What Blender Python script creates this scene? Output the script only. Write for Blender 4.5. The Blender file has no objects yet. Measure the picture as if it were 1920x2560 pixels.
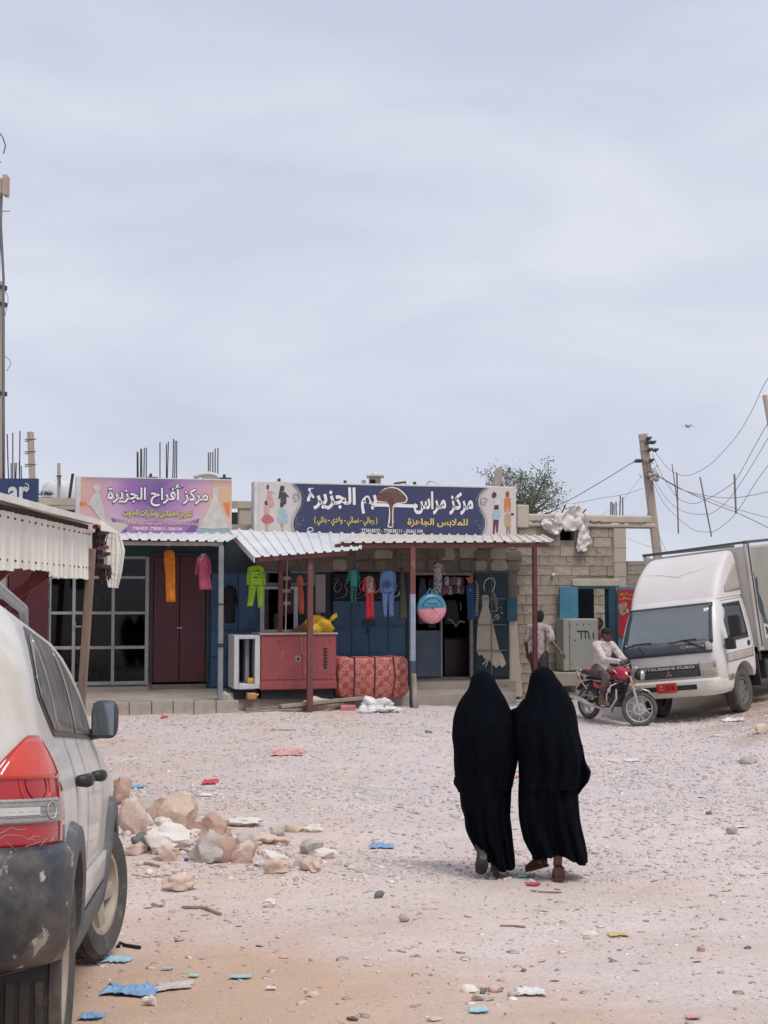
import bpy, bmesh, math, random
import numpy as np
from mathutils import Vector, Matrix, noise
random.seed(7)
RS = np.random.RandomState(11)
scene = bpy.context.scene
COL = scene.collection
# ------------------------------------------------------------------ camera
F_PX, CU, CV, HOR, CAM_Z = 3500.0, 960.0, 1280.0, 1490.0, 2.3
PHI = math.atan((HOR - CV) / F_PX)
cam_data = bpy.data.cameras.new('camera')
cam_data.sensor_fit = 'VERTICAL'
cam_data.sensor_height = 36.0
cam_data.lens = F_PX / 2560.0 * 36.0
cam_data.clip_start = 0.05
cam_data.clip_end = 3000
cam = bpy.data.objects.new('camera', cam_data)
COL.objects.link(cam)
cam.location = (0, 0, CAM_Z)
cam.rotation_euler = (math.pi / 2 + PHI, 0, 0)
scene.camera = cam
# ------------------------------------------------------------------ sky and sun (overcast)
SUN_EL, SUN_AZ = math.radians(60), math.radians(145)   # azimuth measured from +Y, clockwise
world = bpy.data.worlds.new('World')
scene.world = world
world.use_nodes = True
wt = world.node_tree
wn, wl = wt.nodes, wt.links
bg = wn['Background']
tc = wn.new('ShaderNodeTexCoord')
mp = wn.new('ShaderNodeMapping')
mp.inputs['Scale'].default_value = (1.0, 1.0, 3.2)
mp.inputs['Rotation'].default_value = (0.05, 0.08, 0.4)
nz = wn.new('ShaderNodeTexNoise')
nz.inputs['Scale'].default_value = 3.4
nz.inputs['Detail'].default_value = 6
nz.inputs['Roughness'].default_value = 0.5
nz.inputs['Distortion'].default_value = 0.35
rp = wn.new('ShaderNodeValToRGB')
rp.color_ramp.elements[0].position = 0.34
rp.color_ramp.elements[0].color = (0.432, 0.462, 0.556, 1)
rp.color_ramp.elements[1].position = 0.70
rp.color_ramp.elements[1].color = (0.560, 0.578, 0.642, 1)
sky = wn.new('ShaderNodeTexSky')
sky.sky_type = 'NISHITA'
sky.sun_disc = False
sky.sun_elevation = SUN_EL
sky.sun_rotation = SUN_AZ
sky.dust_density = 3.0
sm = wn.new('ShaderNodeMix'); sm.data_type = 'RGBA'; sm.blend_type = 'MULTIPLY'
sm.inputs[0].default_value = 1.0
sm.inputs[7].default_value = (0.1, 0.1, 0.1, 1)
mx = wn.new('ShaderNodeMix'); mx.data_type = 'RGBA'
mx.inputs[0].default_value = 0.93
wl.new(tc.outputs['Generated'], mp.inputs['Vector'])
wl.new(mp.outputs[0], nz.inputs['Vector'])
wl.new(nz.outputs['Fac'], rp.inputs[0])
wl.new(sky.outputs[0], sm.inputs[6])
wl.new(sm.outputs[2], mx.inputs[6])
wl.new(rp.outputs[0], mx.inputs[7])
wl.new(mx.outputs[2], bg.inputs['Color'])
bg.inputs['Strength'].default_value = 1.0
sun_d = bpy.data.lights.new('sun', 'SUN')
sun_d.energy = 1.5
sun_d.angle = math.radians(22)
sun_d.color = (1.0, 0.955, 0.90)
sun = bpy.data.objects.new('sun', sun_d)
COL.objects.link(sun)
_d = Vector((math.sin(SUN_AZ) * math.cos(SUN_EL), math.cos(SUN_AZ) * math.cos(SUN_EL), math.sin(SUN_EL)))
sun.rotation_euler = _d.to_track_quat('Z', 'Y').to_euler()
sun.location = (0, 0, 30)
scene.view_settings.view_transform = 'Standard'
scene.view_settings.look = 'None'
scene.view_settings.gamma = 1.0
scene.view_settings.exposure = 0.48
scene.view_settings.use_curve_mapping = False
# ------------------------------------------------------------------ pixel rays (photograph 1920x2560) to places at real distances
def ray(u, v):
 x, y = (u - CU) / F_PX, (CV - v) / F_PX
 return Vector((x, math.cos(PHI) - math.sin(PHI) * y, math.sin(PHI) + math.cos(PHI) * y))
def P(u, v, Y):
 r = ray(u, v)
 return Vector((0, 0, CAM_Z)) + r * (Y / r.y)
# shop row frame: origin on the facade, x along it, -y towards the camera
ALPHA = math.radians(15)
F_O = Vector((0, 28.0, 0))
def frame(loc, rz=0, rx=0, ry=0):
 return Matrix.Translation(Vector(loc)) @ Matrix.Rotation(rz, 4, 'Z') @ Matrix.Rotation(rx, 4, 'X') @ Matrix.Rotation(ry, 4, 'Y')
FAC = frame(F_O, ALPHA)
FACI = FAC.inverted()
WLD = Matrix.Identity(4)
def FP(u, v, n=0.0):
 """point of the photograph on the plane n metres in front of the facade -> (s, -n, z)"""
 c = FACI @ Vector((0, 0, CAM_Z))
 d = FACI.to_3x3() @ ray(u, v)
 t = (-n - c.y) / d.y
 return c + d * t
def S(u, n=0.0, v=1500): return FP(u, v, n).x
def Z(u, v, n=0.0): return FP(u, v, n).z
# ------------------------------------------------------------------ ground shape
_gy = [-40, 0, 3, 4.2, 5, 6, 7.5, 9, 10.9, 13, 17, 22, 30]
_gz = [1.02, .98, .85, .735, .648, .535, .375, .25, .14, .09, .06, .05, .05]
def sstep(a, b, x):
 t = np.clip((x - a) / (b - a), 0, 1)
 return t * t * (3 - 2 * t)
def gbase(x, y):
 x = np.asarray(x, float); y = np.asarray(y, float)
 z = np.interp(y, _gy, _gz)
 m = y - .268 * x
 z = z + .16 * sstep(23.3, 26, m)
 bank = .126 * (np.logaddexp(0, (x - 4.7) * 3) / 3) * sstep(15, 21, y)
 bank = np.minimum(bank, 1.4)
 z = z + bank
 w = np.exp(-(((x - 6.6) / 2.2) ** 4 + ((y - 26.5) / 2.8) ** 4))
 z = z * (1 - w) + w * (.25 + .126 * (x - 6.3))
 z = z + .22 * np.exp(-(((x - 6.1) / .9) ** 2 + ((y - 20.5) / 1.6) ** 2))
 z = z + .13 * np.exp(-(((x + 1.75) / .75) ** 2 + ((y - 12.1) / .9) ** 2))
 return z
_perm = RS.rand(256, 256)
def vnoise(x, y):
 xi = np.floor(x).astype(int); yi = np.floor(y).astype(int)
 fx = x - xi; fy = y - yi
 fx = fx * fx * (3 - 2 * fx); fy = fy * fy * (3 - 2 * fy)
 a = _perm[xi & 255, yi & 255]; b = _perm[(xi + 1) & 255, yi & 255]
 c = _perm[xi & 255, (yi + 1) & 255]; d = _perm[(xi + 1) & 255, (yi + 1) & 255]
 return (a * (1 - fx) + b * fx) * (1 - fy) + (c * (1 - fx) + d * fx) * fy - .5
def gz(x, y):
 x = np.asarray(x, float); y = np.asarray(y, float)
 amp = sstep(2.5, 6, y) * .8 + .2
 n = .055 * vnoise(x * .9 + 31, y * .9 + 7) + .030 * vnoise(x * 2.7, y * 2.7) + .016 * vnoise(x * 7.3, y * 7.3)
 return gbase(x, y) + n * amp
def G(x, y): return float(gz(x, y))
def ground_hit(u, v, lift=0.0):
 r = ray(u, v); o = Vector((0, 0, CAM_Z)); t = 2.0
 for _ in range(4000):
  p = o + r * t
  if p.z <= G(p.x, p.y) + lift: return p
  t += .02
 return p
# ------------------------------------------------------------------ materials
MATS = {}
def _ramp(nt, fac, p0, p1, c0=(0, 0, 0, 1), c1=(1, 1, 1, 1)):
 r = nt.nodes.new('ShaderNodeValToRGB')
 r.color_ramp.elements[0].position = p0; r.color_ramp.elements[1].position = p1
 r.color_ramp.elements[0].color = c0; r.color_ramp.elements[1].color = c1
 nt.links.new(fac, r.inputs[0]); return r
def _noise(nt, vec, scale, detail=4, rough=.55, dist=0):
 n = nt.nodes.new('ShaderNodeTexNoise')
 n.inputs['Scale'].default_value = scale; n.inputs['Detail'].default_value = detail
 n.inputs['Roughness'].default_value = rough; n.inputs['Distortion'].default_value = dist
 nt.links.new(vec, n.inputs['Vector']); return n
def _mix(nt, fac, a, b, mode='MIX'):
 m = nt.nodes.new('ShaderNodeMix'); m.data_type = 'RGBA'; m.blend_type = mode
 for i, s in ((0, fac), (6, a), (7, b)):
  if isinstance(s, (int, float)): m.inputs[i].default_value = s
  elif isinstance(s, tuple): m.inputs[i].default_value = s if len(s) == 4 else s + (1,)
  else: nt.links.new(s, m.inputs[i])
 return m.outputs[2]
def mat(name, c, c2=None, scale=6, rough=.8, metal=0.0, bump=0.0, bscale=None, spots=None, spots2=None,
  stretch=(1, 1, 1), coat=0.0, spec=.5, lo=.35, hi=.65, emit=None, sheen=0.0):
 if name in MATS: return MATS[name]
 m = bpy.data.materials.new(name); m.use_nodes = True
 nt = m.node_tree; b = nt.nodes['Principled BSDF']
 t = nt.nodes.new('ShaderNodeTexCoord'); mpn = nt.nodes.new('ShaderNodeMapping')
 mpn.inputs['Scale'].default_value = stretch
 nt.links.new(t.outputs['Object'], mpn.inputs[0]); vec = mpn.outputs[0]
 if c2 is None: c2 = tuple(x * .82 for x in c)
 n1 = _noise(nt, vec, scale)
 r1 = _ramp(nt, n1.outputs['Fac'], lo, hi)
 colr = _mix(nt, r1.outputs[0], tuple(c), tuple(c2))
 for k, sp in enumerate((spots, spots2)):
  if sp:
   sc, ss, p0, p1 = sp
   n2 = _noise(nt, vec, ss, 6, .65, .3)
   r2 = _ramp(nt, n2.outputs['Fac'], p0, p1)
   colr = _mix(nt, r2.outputs[0], colr, tuple(sc))
 nt.links.new(colr, b.inputs['Base Color'])
 b.inputs['Roughness'].default_value = rough
 b.inputs['Metallic'].default_value = metal
 b.inputs['Specular IOR Level'].default_value = spec
 b.inputs['Coat Weight'].default_value = coat
 b.inputs['Sheen Weight'].default_value = sheen
 if emit:
  b.inputs['Emission Color'].default_value = tuple(emit[:3]) + (1,); b.inputs['Emission Strength'].default_value = emit[3]
 if bump:
  n3 = _noise(nt, vec, bscale or scale * 4, 5, .6)
  bp = nt.nodes.new('ShaderNodeBump'); bp.inputs['Strength'].default_value = bump; bp.inputs['Distance'].default_value = .02
  nt.links.new(n3.outputs['Fac'], bp.inputs['Height']); nt.links.new(bp.outputs[0], b.inputs['Normal'])
 MATS[name] = m
 return m
def glass(name, tint=(.55, .6, .62), refl=.14, rough=.03, dust=0.0):
 if name in MATS: return MATS[name]
 m = bpy.data.materials.new(name); m.use_nodes = True; nt = m.node_tree
 nt.nodes.remove(nt.nodes['Principled BSDF']); out = nt.nodes['Material Output']
 tr = nt.nodes.new('ShaderNodeBsdfTransparent'); tr.inputs[0].default_value = tint + (1,)
 gl = nt.nodes.new('ShaderNodeBsdfGlossy'); gl.inputs['Roughness'].default_value = rough
 gl.inputs[0].default_value = (.9, .93, .95, 1)
 mxs = nt.nodes.new('ShaderNodeMixShader'); mxs.inputs[0].default_value = refl
 nt.links.new(tr.outputs[0], mxs.inputs[1]); nt.links.new(gl.outputs[0], mxs.inputs[2])
 last = mxs.outputs[0]
 if dust:
  df = nt.nodes.new('ShaderNodeBsdfDiffuse'); df.inputs[0].default_value = (.50, .47, .43, 1)
  t = nt.nodes.new('ShaderNodeTexCoord'); n = _noise(nt, t.outputs['Object'], 5, 6, .65)
  r = _ramp(nt, n.outputs['Fac'], .3, .75, (dust * .4,) * 3 + (1,), (dust,) * 3 + (1,))
  m2 = nt.nodes.new('ShaderNodeMixShader')
  nt.links.new(r.outputs[0], m2.inputs[0]); nt.links.new(last, m2.inputs[1]); nt.links.new(df.outputs[0], m2.inputs[2]); last = m2.outputs[0]
 nt.links.new(last, out.inputs[0]); MATS[name] = m
 return m
# ------------------------------------------------------------------ mesh building
class MB:
 def __init__(s): s.v = []; s.f = []; s.m = []
 def add(s, vs, fs, m=0):
  o = len(s.v); s.v += [tuple(p) for p in vs]
  for f in fs: s.f.append(tuple(o + i for i in f)); s.m.append(m)
  return s
 def box(s, x0, x1, y0, y1, z0, z1, m=0, M=None):
  vs = [Vector((x, y, z)) for z in (z0, z1) for y in (y0, y1) for x in (x0, x1)]
  if M is not None: vs = [M @ p for p in vs]
  return s.add(vs, [(0, 2, 3, 1), (4, 5, 7, 6), (0, 1, 5, 4), (2, 6, 7, 3), (0, 4, 6, 2), (1, 3, 7, 5)], m)
 def bar(s, a, b, w, h=None, m=0, up=(0, 0, 1)):
  a = Vector(a); b = Vector(b); h = w if h is None else h
  d = (b - a).normalized(); u = Vector(up)
  if abs(d.dot(u)) > .97: u = Vector((0, 1, 0))
  r = d.cross(u).normalized(); u = r.cross(d)
  vs = []
  for p in (a, b):
   for i, j in ((-1, -1), (1, -1), (1, 1), (-1, 1)): vs.append(p + r * (i * w / 2) + u * (j * h / 2))
  return s.add(vs, [(0, 3, 2, 1), (4, 5, 6, 7), (0, 1, 5, 4), (1, 2, 6, 5), (2, 3, 7, 6), (3, 0, 4, 7)], m)
 def tube(s, pts, r, n=8, m=0, cap=True, flat=1.0):
  pts = [Vector(p) for p in pts]; k = len(pts)
  rs = r if isinstance(r, (list, tuple)) else [r] * k
  vs = []; prev = None
  for i, p in enumerate(pts):
   d = (pts[min(i + 1, k - 1)] - pts[max(i - 1, 0)])
   d = d.normalized() if d.length > 1e-9 else Vector((0, 0, 1))
   if prev is None:
    u = Vector((0, 0, 1)) if abs(d.z) < .9 else Vector((0, 1, 0))
   else: u = prev
   a = d.cross(u)
   if a.length < 1e-6: a = d.cross(Vector((1, 0, 0)))
   a.normalize(); b = a.cross(d).normalized(); prev = b
   for j in range(n):
    t = 2 * math.pi * j / n
    vs.append(p + a * (math.cos(t) * rs[i]) + b * (math.sin(t) * rs[i] * flat))
  fs = []
  for i in range(k - 1):
   for j in range(n):
    fs.append((i * n + j, i * n + (j + 1) % n, (i + 1) * n + (j + 1) % n, (i + 1) * n + j))
  if cap: fs += [tuple(reversed(range(n))), tuple((k - 1) * n + j for j in range(n))]
  return s.add(vs, fs, m)
 def rings(s, rings, m=0, cap=True, closed=True):
  n = len(rings[0]); vs = [p for r in rings for p in r]; fs = []
  for i in range(len(rings) - 1):
   for j in range(n if closed else n - 1):
    fs.append((i * n + j, i * n + (j + 1) % n, (i + 1) * n + (j + 1) % n, (i + 1) * n + j))
  if cap and closed: fs += [tuple(reversed(range(n))), tuple((len(rings) - 1) * n + j for j in range(n))]
  return s.add(vs, fs, m)
 def grid(s, fn, nu, nv, m=0, flip=False):
  vs = [fn(i / nu, j / nv) for j in range(nv + 1) for i in range(nu + 1)]; fs = []
  for j in range(nv):
   for i in range(nu):
    a = j * (nu + 1) + i
    q = (a, a + 1, a + nu + 2, a + nu + 1)
    fs.append(q[::-1] if flip else q)
  return s.add(vs, fs, m)
 def lathe(s, prof, M, n=24, m=0, closed=False):
  """prof [(r,h)] turned about local z, placed by matrix M"""
  rs = []
  for r, h in prof: rs.append([M @ Vector((r * math.cos(2 * math.pi * j / n), r * math.sin(2 * math.pi * j / n), h)) for j in range(n)])
  if closed: rs.append(rs[0])
  return s.rings(rs, m, cap=False)
 def prism(s, poly, y0, y1, m=0, M=None, axis='xz'):
  """2-D outline extruded; axis xz: (x,z) outline extruded along y"""
  def mk(a, b, d): return Vector((a, d, b)) if axis == 'xz' else (Vector((d, a, b)) if axis == 'yz' else Vector((a, b, d)))
  n = len(poly); vs = [mk(a, b, y0) for a, b in poly] + [mk(a, b, y1) for a, b in poly]
  if M is not None: vs = [M @ p for p in vs]
  fs = [tuple(range(n)), tuple(reversed(range(n, 2 * n)))] + [(i, n + i, n + (i + 1) % n, (i + 1) % n) for i in range(n)]
  return s.add(vs, fs, m)
 def blob(s, c, r, m=0, n=10, seed=0, rough=0.0, M=None):
  rx, ry, rz = r if isinstance(r, (tuple, list)) else (r, r, r)
  rings = []
  k = max(5, n // 2 + 1)
  for i in range(k):
   th = math.pi * (i + .02) / (k - 1 + .04); ring = []
   for j in range(n):
    ph = 2 * math.pi * j / n
    d = Vector((math.sin(th) * math.cos(ph), math.sin(th) * math.sin(ph), math.cos(th)))
    q = 1 + (rough * noise.noise(d * 1.6 + Vector((seed * 3.1, seed * 1.7, 0))) if rough else 0)
    p = Vector((d.x * rx, d.y * ry, d.z * rz)) * q
    ring.append((M @ p if M is not None else p) + Vector(c))
   rings.append(ring)
  return s.rings(rings, m)
def to_mesh(mb, name, off=None):
 me = bpy.data.meshes.new(name)
 v = mb.v if off is None else [(p[0] - off[0], p[1] - off[1], p[2] - off[2]) for p in mb.v]
 me.from_pydata(v, [], mb.f); me.update()
 return me
def clean(me):
 bm = bmesh.new(); bm.from_mesh(me); bmesh.ops.remove_doubles(bm, verts=bm.verts, dist=1e-5)
 bmesh.ops.recalc_face_normals(bm, faces=bm.faces); bm.to_mesh(me); bm.free()
class Thing:
 def __init__(s, name, label, cat, base=(0, 0, 0), fr=None, group=None):
  s.fr = fr if fr is not None else WLD; s.base = Vector(base)
  o = bpy.data.objects.new(name, None); COL.objects.link(o)
  o.empty_display_size = .1
  o.matrix_world = s.fr @ Matrix.Translation(s.base)
  o['label'] = label; o['category'] = cat
  if group: o['group'] = group
  s.o = o
 def part(s, name, mb, mats, smooth=False, bevel=0, parent=None, fix=True, label=None, seg=1, kind=None, auto=None):
  me = to_mesh(mb, name, s.base)
  _finish(me, mb, mats, smooth, fix, auto)
  o = bpy.data.objects.new(name, me); COL.objects.link(o)
  o.parent = parent if parent is not None else s.o
  if parent is not None and parent.type != 'EMPTY':
   o.location = -Vector(parent.get('_off', (0, 0, 0)))
  if bevel:
   b = o.modifiers.new('bevel', 'BEVEL'); b.width = bevel; b.segments = seg; b.limit_method = 'ANGLE'
  if label: o['label'] = label
  if kind: o['kind'] = kind
  return o
def _finish(me, mb, mats, smooth, fix, auto=None):
 if not isinstance(mats, (list, tuple)): mats = [mats]
 for m in mats: me.materials.append(m)
 if len(mats) > 1 and len(mb.m) == len(me.polygons): me.polygons.foreach_set('material_index', mb.m)
 if fix:
  bm = bmesh.new(); bm.from_mesh(me); bmesh.ops.remove_doubles(bm, verts=bm.verts, dist=1e-5)
  bmesh.ops.recalc_face_normals(bm, faces=bm.faces); bm.to_mesh(me); bm.free()
 if smooth: me.polygons.foreach_set('use_smooth', [True] * len(me.polygons))
 if smooth and auto is not None: me.set_sharp_from_angle(angle=math.radians(auto))
def single(name, mb, mats, label, cat, base=None, fr=None, group=None, smooth=False, bevel=0, kind=None, fix=True, auto=None):
 """a thing that is one mesh"""
 fr = fr if fr is not None else WLD
 if base is None:
  a = np.array(mb.v); base = ((a[:, 0].min() + a[:, 0].max()) / 2, (a[:, 1].min() + a[:, 1].max()) / 2, a[:, 2].min())
 me = to_mesh(mb, name, base); _finish(me, mb, mats, smooth, fix, auto)
 o = bpy.data.objects.new(name, me); COL.objects.link(o); o.matrix_world = fr @ Matrix.Translation(Vector(base))
 if bevel:
  b = o.modifiers.new('bevel', 'BEVEL'); b.width = bevel; b.segments = 1; b.limit_method = 'ANGLE'
 if label: o['label'] = label
 if cat: o['category'] = cat
 if group: o['group'] = group
 if kind: o['kind'] = kind
 return o
def piece(name, me, parent, loc, rot=(0, 0, 0), scl=(1, 1, 1)):
 o = bpy.data.objects.new(name, me); COL.objects.link(o); o.parent = parent
 o.location = loc; o.rotation_euler = rot; o.scale = scl
 return o
def remesh(mb, vox, smooth=3, disp=None):
 """fuse overlapping volumes into one continuous skin"""
 me = to_mesh(mb, 'tmp'); clean(me)
 o = bpy.data.objects.new('tmp', me); COL.objects.link(o)
 r = o.modifiers.new('r', 'REMESH'); r.mode = 'VOXEL'; r.voxel_size = vox
 if smooth:
  q = o.modifiers.new('s', 'SMOOTH'); q.iterations = smooth; q.factor = .5
 dg = bpy.context.evaluated_depsgraph_get(); e = o.evaluated_get(dg); me2 = e.to_mesh()
 out = MB(); co = np.empty(len(me2.vertices) * 3); me2.vertices.foreach_get('co', co)
 co = co.reshape(-1, 3)
 if disp: co = disp(co)
 out.v = [tuple(p) for p in co]; out.f = [tuple(p.vertices) for p in me2.polygons]; out.m = [0] * len(out.f)
 e.to_mesh_clear(); bpy.data.objects.remove(o); bpy.data.meshes.remove(me)
 return out
# ------------------------------------------------------------------ lettering
_AR = {'ا':(0xFE8D,0),'أ':(0xFE83,0),'ب':(0xFE8F,1),'ة':(0xFE93,0),'ت':(0xFE95,1),'ج':(0xFE9D,1),'ح':(0xFEA1,1),'خ':(0xFEA5,1),'د':(0xFEA9,0),
 'ر':(0xFEAD,0),'ز':(0xFEAF,0),'س':(0xFEB1,1),'ص':(0xFEB9,1),'ط':(0xFEC1,1),'ع':(0xFEC9,1),'ف':(0xFED1,1),'ك':(0xFED9,1),'ل':(0xFEDD,1),
 'م':(0xFEE1,1),'ن':(0xFEE5,1),'ه':(0xFEE9,1),'و':(0xFEED,0),'ي':(0xFEF1,1),'ئ':(0xFE89,1)}
def arabic(t):
 t = t.replace('لا', '\ufefb'); out = []
 for i, ch in enumerate(t):
  p = i > 0 and t[i - 1] in _AR and _AR[t[i - 1]][1]
  if ch == '\ufefb': out.append(chr(0xFEFC if p else 0xFEFB)); continue
  if ch not in _AR: out.append({'(': ')', ')': '('}.get(ch, ch)); continue
  b, d = _AR[ch]; n = d and i + 1 < len(t) and (t[i + 1] in _AR or t[i + 1] in '\ufefb\u0640')
  out.append(chr(b + (3 if p and n else 2 if n else 1 if p else 0)))
 return ''.join(reversed(out))
def text_mb(body, x0, x1, z0, z1, y, depth=.004, bold=.02, fn=None, shear=0.0):
 """flat lettering filling the rectangle x0..x1, z0..z1 on the plane y (facing -y); fn maps (x,y,z) on"""
 cu = bpy.data.curves.new('t', 'FONT'); cu.body = body; cu.size = 1; cu.offset = bold; cu.resolution_u = 3; cu.shear = shear
 o = bpy.data.objects.new('t', cu); COL.objects.link(o)
 dg = bpy.context.evaluated_depsgraph_get(); me = o.evaluated_get(dg).to_mesh()
 a = np.array([v.co[:] for v in me.vertices]); mb = MB()
 mn = a.min(0); mxx = a.max(0)
 X = x0 + (a[:, 0] - mn[0]) / (mxx[0] - mn[0]) * (x1 - x0); Zz = z0 + (a[:, 1] - mn[1]) / (mxx[1] - mn[1]) * (z1 - z0)
 vs = [(float(x), y, float(z)) for x, z in zip(X, Zz)]
 if fn: vs = [fn(*p) for p in vs]
 mb.add(vs, [tuple(p.vertices) for p in me.polygons])
 o.evaluated_get(dg).to_mesh_clear(); bpy.data.objects.remove(o)
 return mb
# ------------------------------------------------------------------ ground sheet
def build_ground():
 xs = np.concatenate([[-900, -400, -180, -90, -50, -30, -20, -14, -11], np.arange(-9, 9.01, .055), [10, 12, 15, 20, 30, 50, 90, 180, 400, 900]])
 ys = np.concatenate([[-600, -200, -80, -30, -12, -5, -1, 1, 2, 3], np.arange(3.6, 14, .045), np.arange(14, 29, .075), [29.5, 30.5, 32, 35, 40, 50, 70, 110, 200, 400, 900, 1500]])
 X, Y = np.meshgrid(xs, ys)
 Zg = gz(X, Y)
 far = sstep(14, 60, np.abs(X)) + sstep(34, 80, np.abs(Y))
 Zg = Zg * (1 - np.clip(far, 0, 1)) + .3 * np.clip(far, 0, 1)
 nx, ny = len(xs), len(ys)
 V = np.stack([X, Y, Zg], -1).reshape(-1, 3)
 i = np.arange(nx - 1); j = np.arange(ny - 1); I, J = np.meshgrid(i, j)
 a = (J * nx + I).ravel()
 Fq = np.stack([a, a + 1, a + nx + 1, a + nx], 1)
 me = bpy.data.meshes.new('ground')
 me.vertices.add(len(V)); me.vertices.foreach_set('co', V.ravel())
 me.loops.add(Fq.size); me.loops.foreach_set('vertex_index', Fq.ravel())
 me.polygons.add(len(Fq)); me.polygons.foreach_set('loop_start', np.arange(0, Fq.size, 4)); me.polygons.foreach_set('loop_total', np.full(len(Fq), 4))
 me.polygons.foreach_set('use_smooth', np.ones(len(Fq), bool)); me.update(calc_edges=True)
 o = bpy.data.objects.new('ground', me); COL.objects.link(o); o['kind'] = 'structure'
 m = bpy.data.materials.new('dusty_earth'); m.use_nodes = True; nt = m.node_tree; b = nt.nodes['Principled BSDF']
 t = nt.nodes.new('ShaderNodeTexCoord'); v = t.outputs['Object']
 n1 = _noise(nt, v, .55, 5, .6); r1 = _ramp(nt, n1.outputs['Fac'], .36, .66)
 c = _mix(nt, r1.outputs[0], (.735, .620, .580), (.625, .510, .465))
 n2 = _noise(nt, v, 1.3, 7, .72, .4); sep = nt.nodes.new('ShaderNodeSeparateXYZ'); nt.links.new(v, sep.inputs[0])
 ry = nt.nodes.new('ShaderNodeMapRange'); nt.links.new(sep.outputs[1], ry.inputs[0])
 for k, q in zip((1, 2, 3, 4), (9.0, 15.0, -.16, .13)): ry.inputs[k].default_value = q
 ad = nt.nodes.new('ShaderNodeMath'); ad.operation = 'ADD'; nt.links.new(n2.outputs['Fac'], ad.inputs[0]); nt.links.new(ry.outputs[0], ad.inputs[1])
 r2 = _ramp(nt, ad.outputs[0], .48, .66); c = _mix(nt, r2.outputs[0], c, (.600, .530, .525))
 mr = nt.nodes.new('ShaderNodeMapRange'); nt.links.new(sep.outputs[1], mr.inputs[0])
 for k, q in zip((1, 2, 3, 4), (9.6, 5.8, -.10, .40)): mr.inputs[k].default_value = q
 mr2 = nt.nodes.new('ShaderNodeMapRange'); nt.links.new(sep.outputs[0], mr2.inputs[0])
 for k, q in zip((1, 2, 3, 4), (-.5, 1.4, .18, -.30)): mr2.inputs[k].default_value = q
 n4 = _noise(nt, v, .9, 5, .6)
 a1 = nt.nodes.new('ShaderNodeMath'); a1.operation = 'ADD'; nt.links.new(mr.outputs[0], a1.inputs[0]); nt.links.new(mr2.outputs[0], a1.inputs[1])
 a2 = nt.nodes.new('ShaderNodeMath'); a2.operation = 'ADD'; nt.links.new(a1.outputs[0], a2.inputs[0]); nt.links.new(n4.outputs['Fac'], a2.inputs[1])
 r4 = _ramp(nt, a2.outputs[0], .52, .98); c = _mix(nt, r4.outputs[0], c, (.63, .435, .315))
 mr5 = nt.nodes.new('ShaderNodeMapRange'); nt.links.new(sep.outputs[0], mr5.inputs[0])
 for k, q in zip((1, 2, 3, 4), (4.2, 6.2, -.25, .22)): mr5.inputs[k].default_value = q
 mr6 = nt.nodes.new('ShaderNodeMapRange'); nt.links.new(sep.outputs[1], mr6.inputs[0])
 for k, q in zip((1, 2, 3, 4), (17.5, 20.5, -.5, 0)): mr6.inputs[k].default_value = q
 a5 = nt.nodes.new('ShaderNodeMath'); a5.operation = 'ADD'; nt.links.new(mr5.outputs[0], a5.inputs[0]); nt.links.new(mr6.outputs[0], a5.inputs[1])
 a6 = nt.nodes.new('ShaderNodeMath'); a6.operation = 'ADD'; nt.links.new(a5.outputs[0], a6.inputs[0]); nt.links.new(n4.outputs['Fac'], a6.inputs[1])
 r6 = _ramp(nt, a6.outputs[0], .42, .72); c = _mix(nt, r6.outputs[0], c, (.40, .285, .205))
 n5 = _noise(nt, v, 38, 6, .75); r5 = _ramp(nt, n5.outputs['Fac'], .50, .66); c = _mix(nt, r5.outputs[0], c, (.47, .385, .355))
 n6 = _noise(nt, v, 61, 4, .7); r7 = _ramp(nt, n6.outputs['Fac'], .60, .74); c = _mix(nt, r7.outputs[0], c, (.80, .74, .71))
 nt.links.new(c, b.inputs['Base Color']); b.inputs['Roughness'].default_value = .95; b.inputs['Specular IOR Level'].default_value = .15
 nb = _noise(nt, v, 17, 9, .78); bp = nt.nodes.new('ShaderNodeBump'); bp.inputs['Strength'].default_value = .5; bp.inputs['Distance'].default_value = .03
 nt.links.new(nb.outputs['Fac'], bp.inputs['Height'])
 nb2 = _noise(nt, v, 85, 5, .7); bp2 = nt.nodes.new('ShaderNodeBump'); bp2.inputs['Strength'].default_value = .55; bp2.inputs['Distance'].default_value = .012; nt.links.new(nb2.outputs['Fac'], bp2.inputs['Height']); nt.links.new(bp.outputs[0], bp2.inputs['Normal']); nt.links.new(bp2.outputs[0], b.inputs['Normal'])
 me.materials.append(m)
 return o
build_ground()
def rock_mesh(seed, sub=1, rough=.35, flat=(1, 1, .7), cuts=5):
 bm = bmesh.new(); bmesh.ops.create_icosphere(bm, subdivisions=sub, radius=1)
 rnd = random.Random(seed)
 pl = []
 for _ in range(cuts):
  d = Vector((rnd.gauss(0, 1), rnd.gauss(0, 1), rnd.gauss(0, 1))).normalized(); pl.append((d, rnd.uniform(.5, .85)))
 for v in bm.verts:
  p = v.co.copy()
  for d, q in pl:
   e = p.dot(d) - q
   if e > 0: p -= d * e * .92
  n = noise.noise(v.co * 1.7 + Vector((seed * 5.3, 0, 0))) + .45 * noise.noise(v.co * 4.3 + Vector((0, seed * 2.9, 0)))
  p *= 1 + rough * n * .55
  if sub > 2: p *= 1 + rough * (.10 * noise.noise(v.co * 7 + Vector((seed, 0, 3))) + .06 * noise.noise(v.co * 15))
  v.co = Vector((p.x * flat[0], p.y * flat[1], p.z * flat[2]))
 return bm
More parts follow.
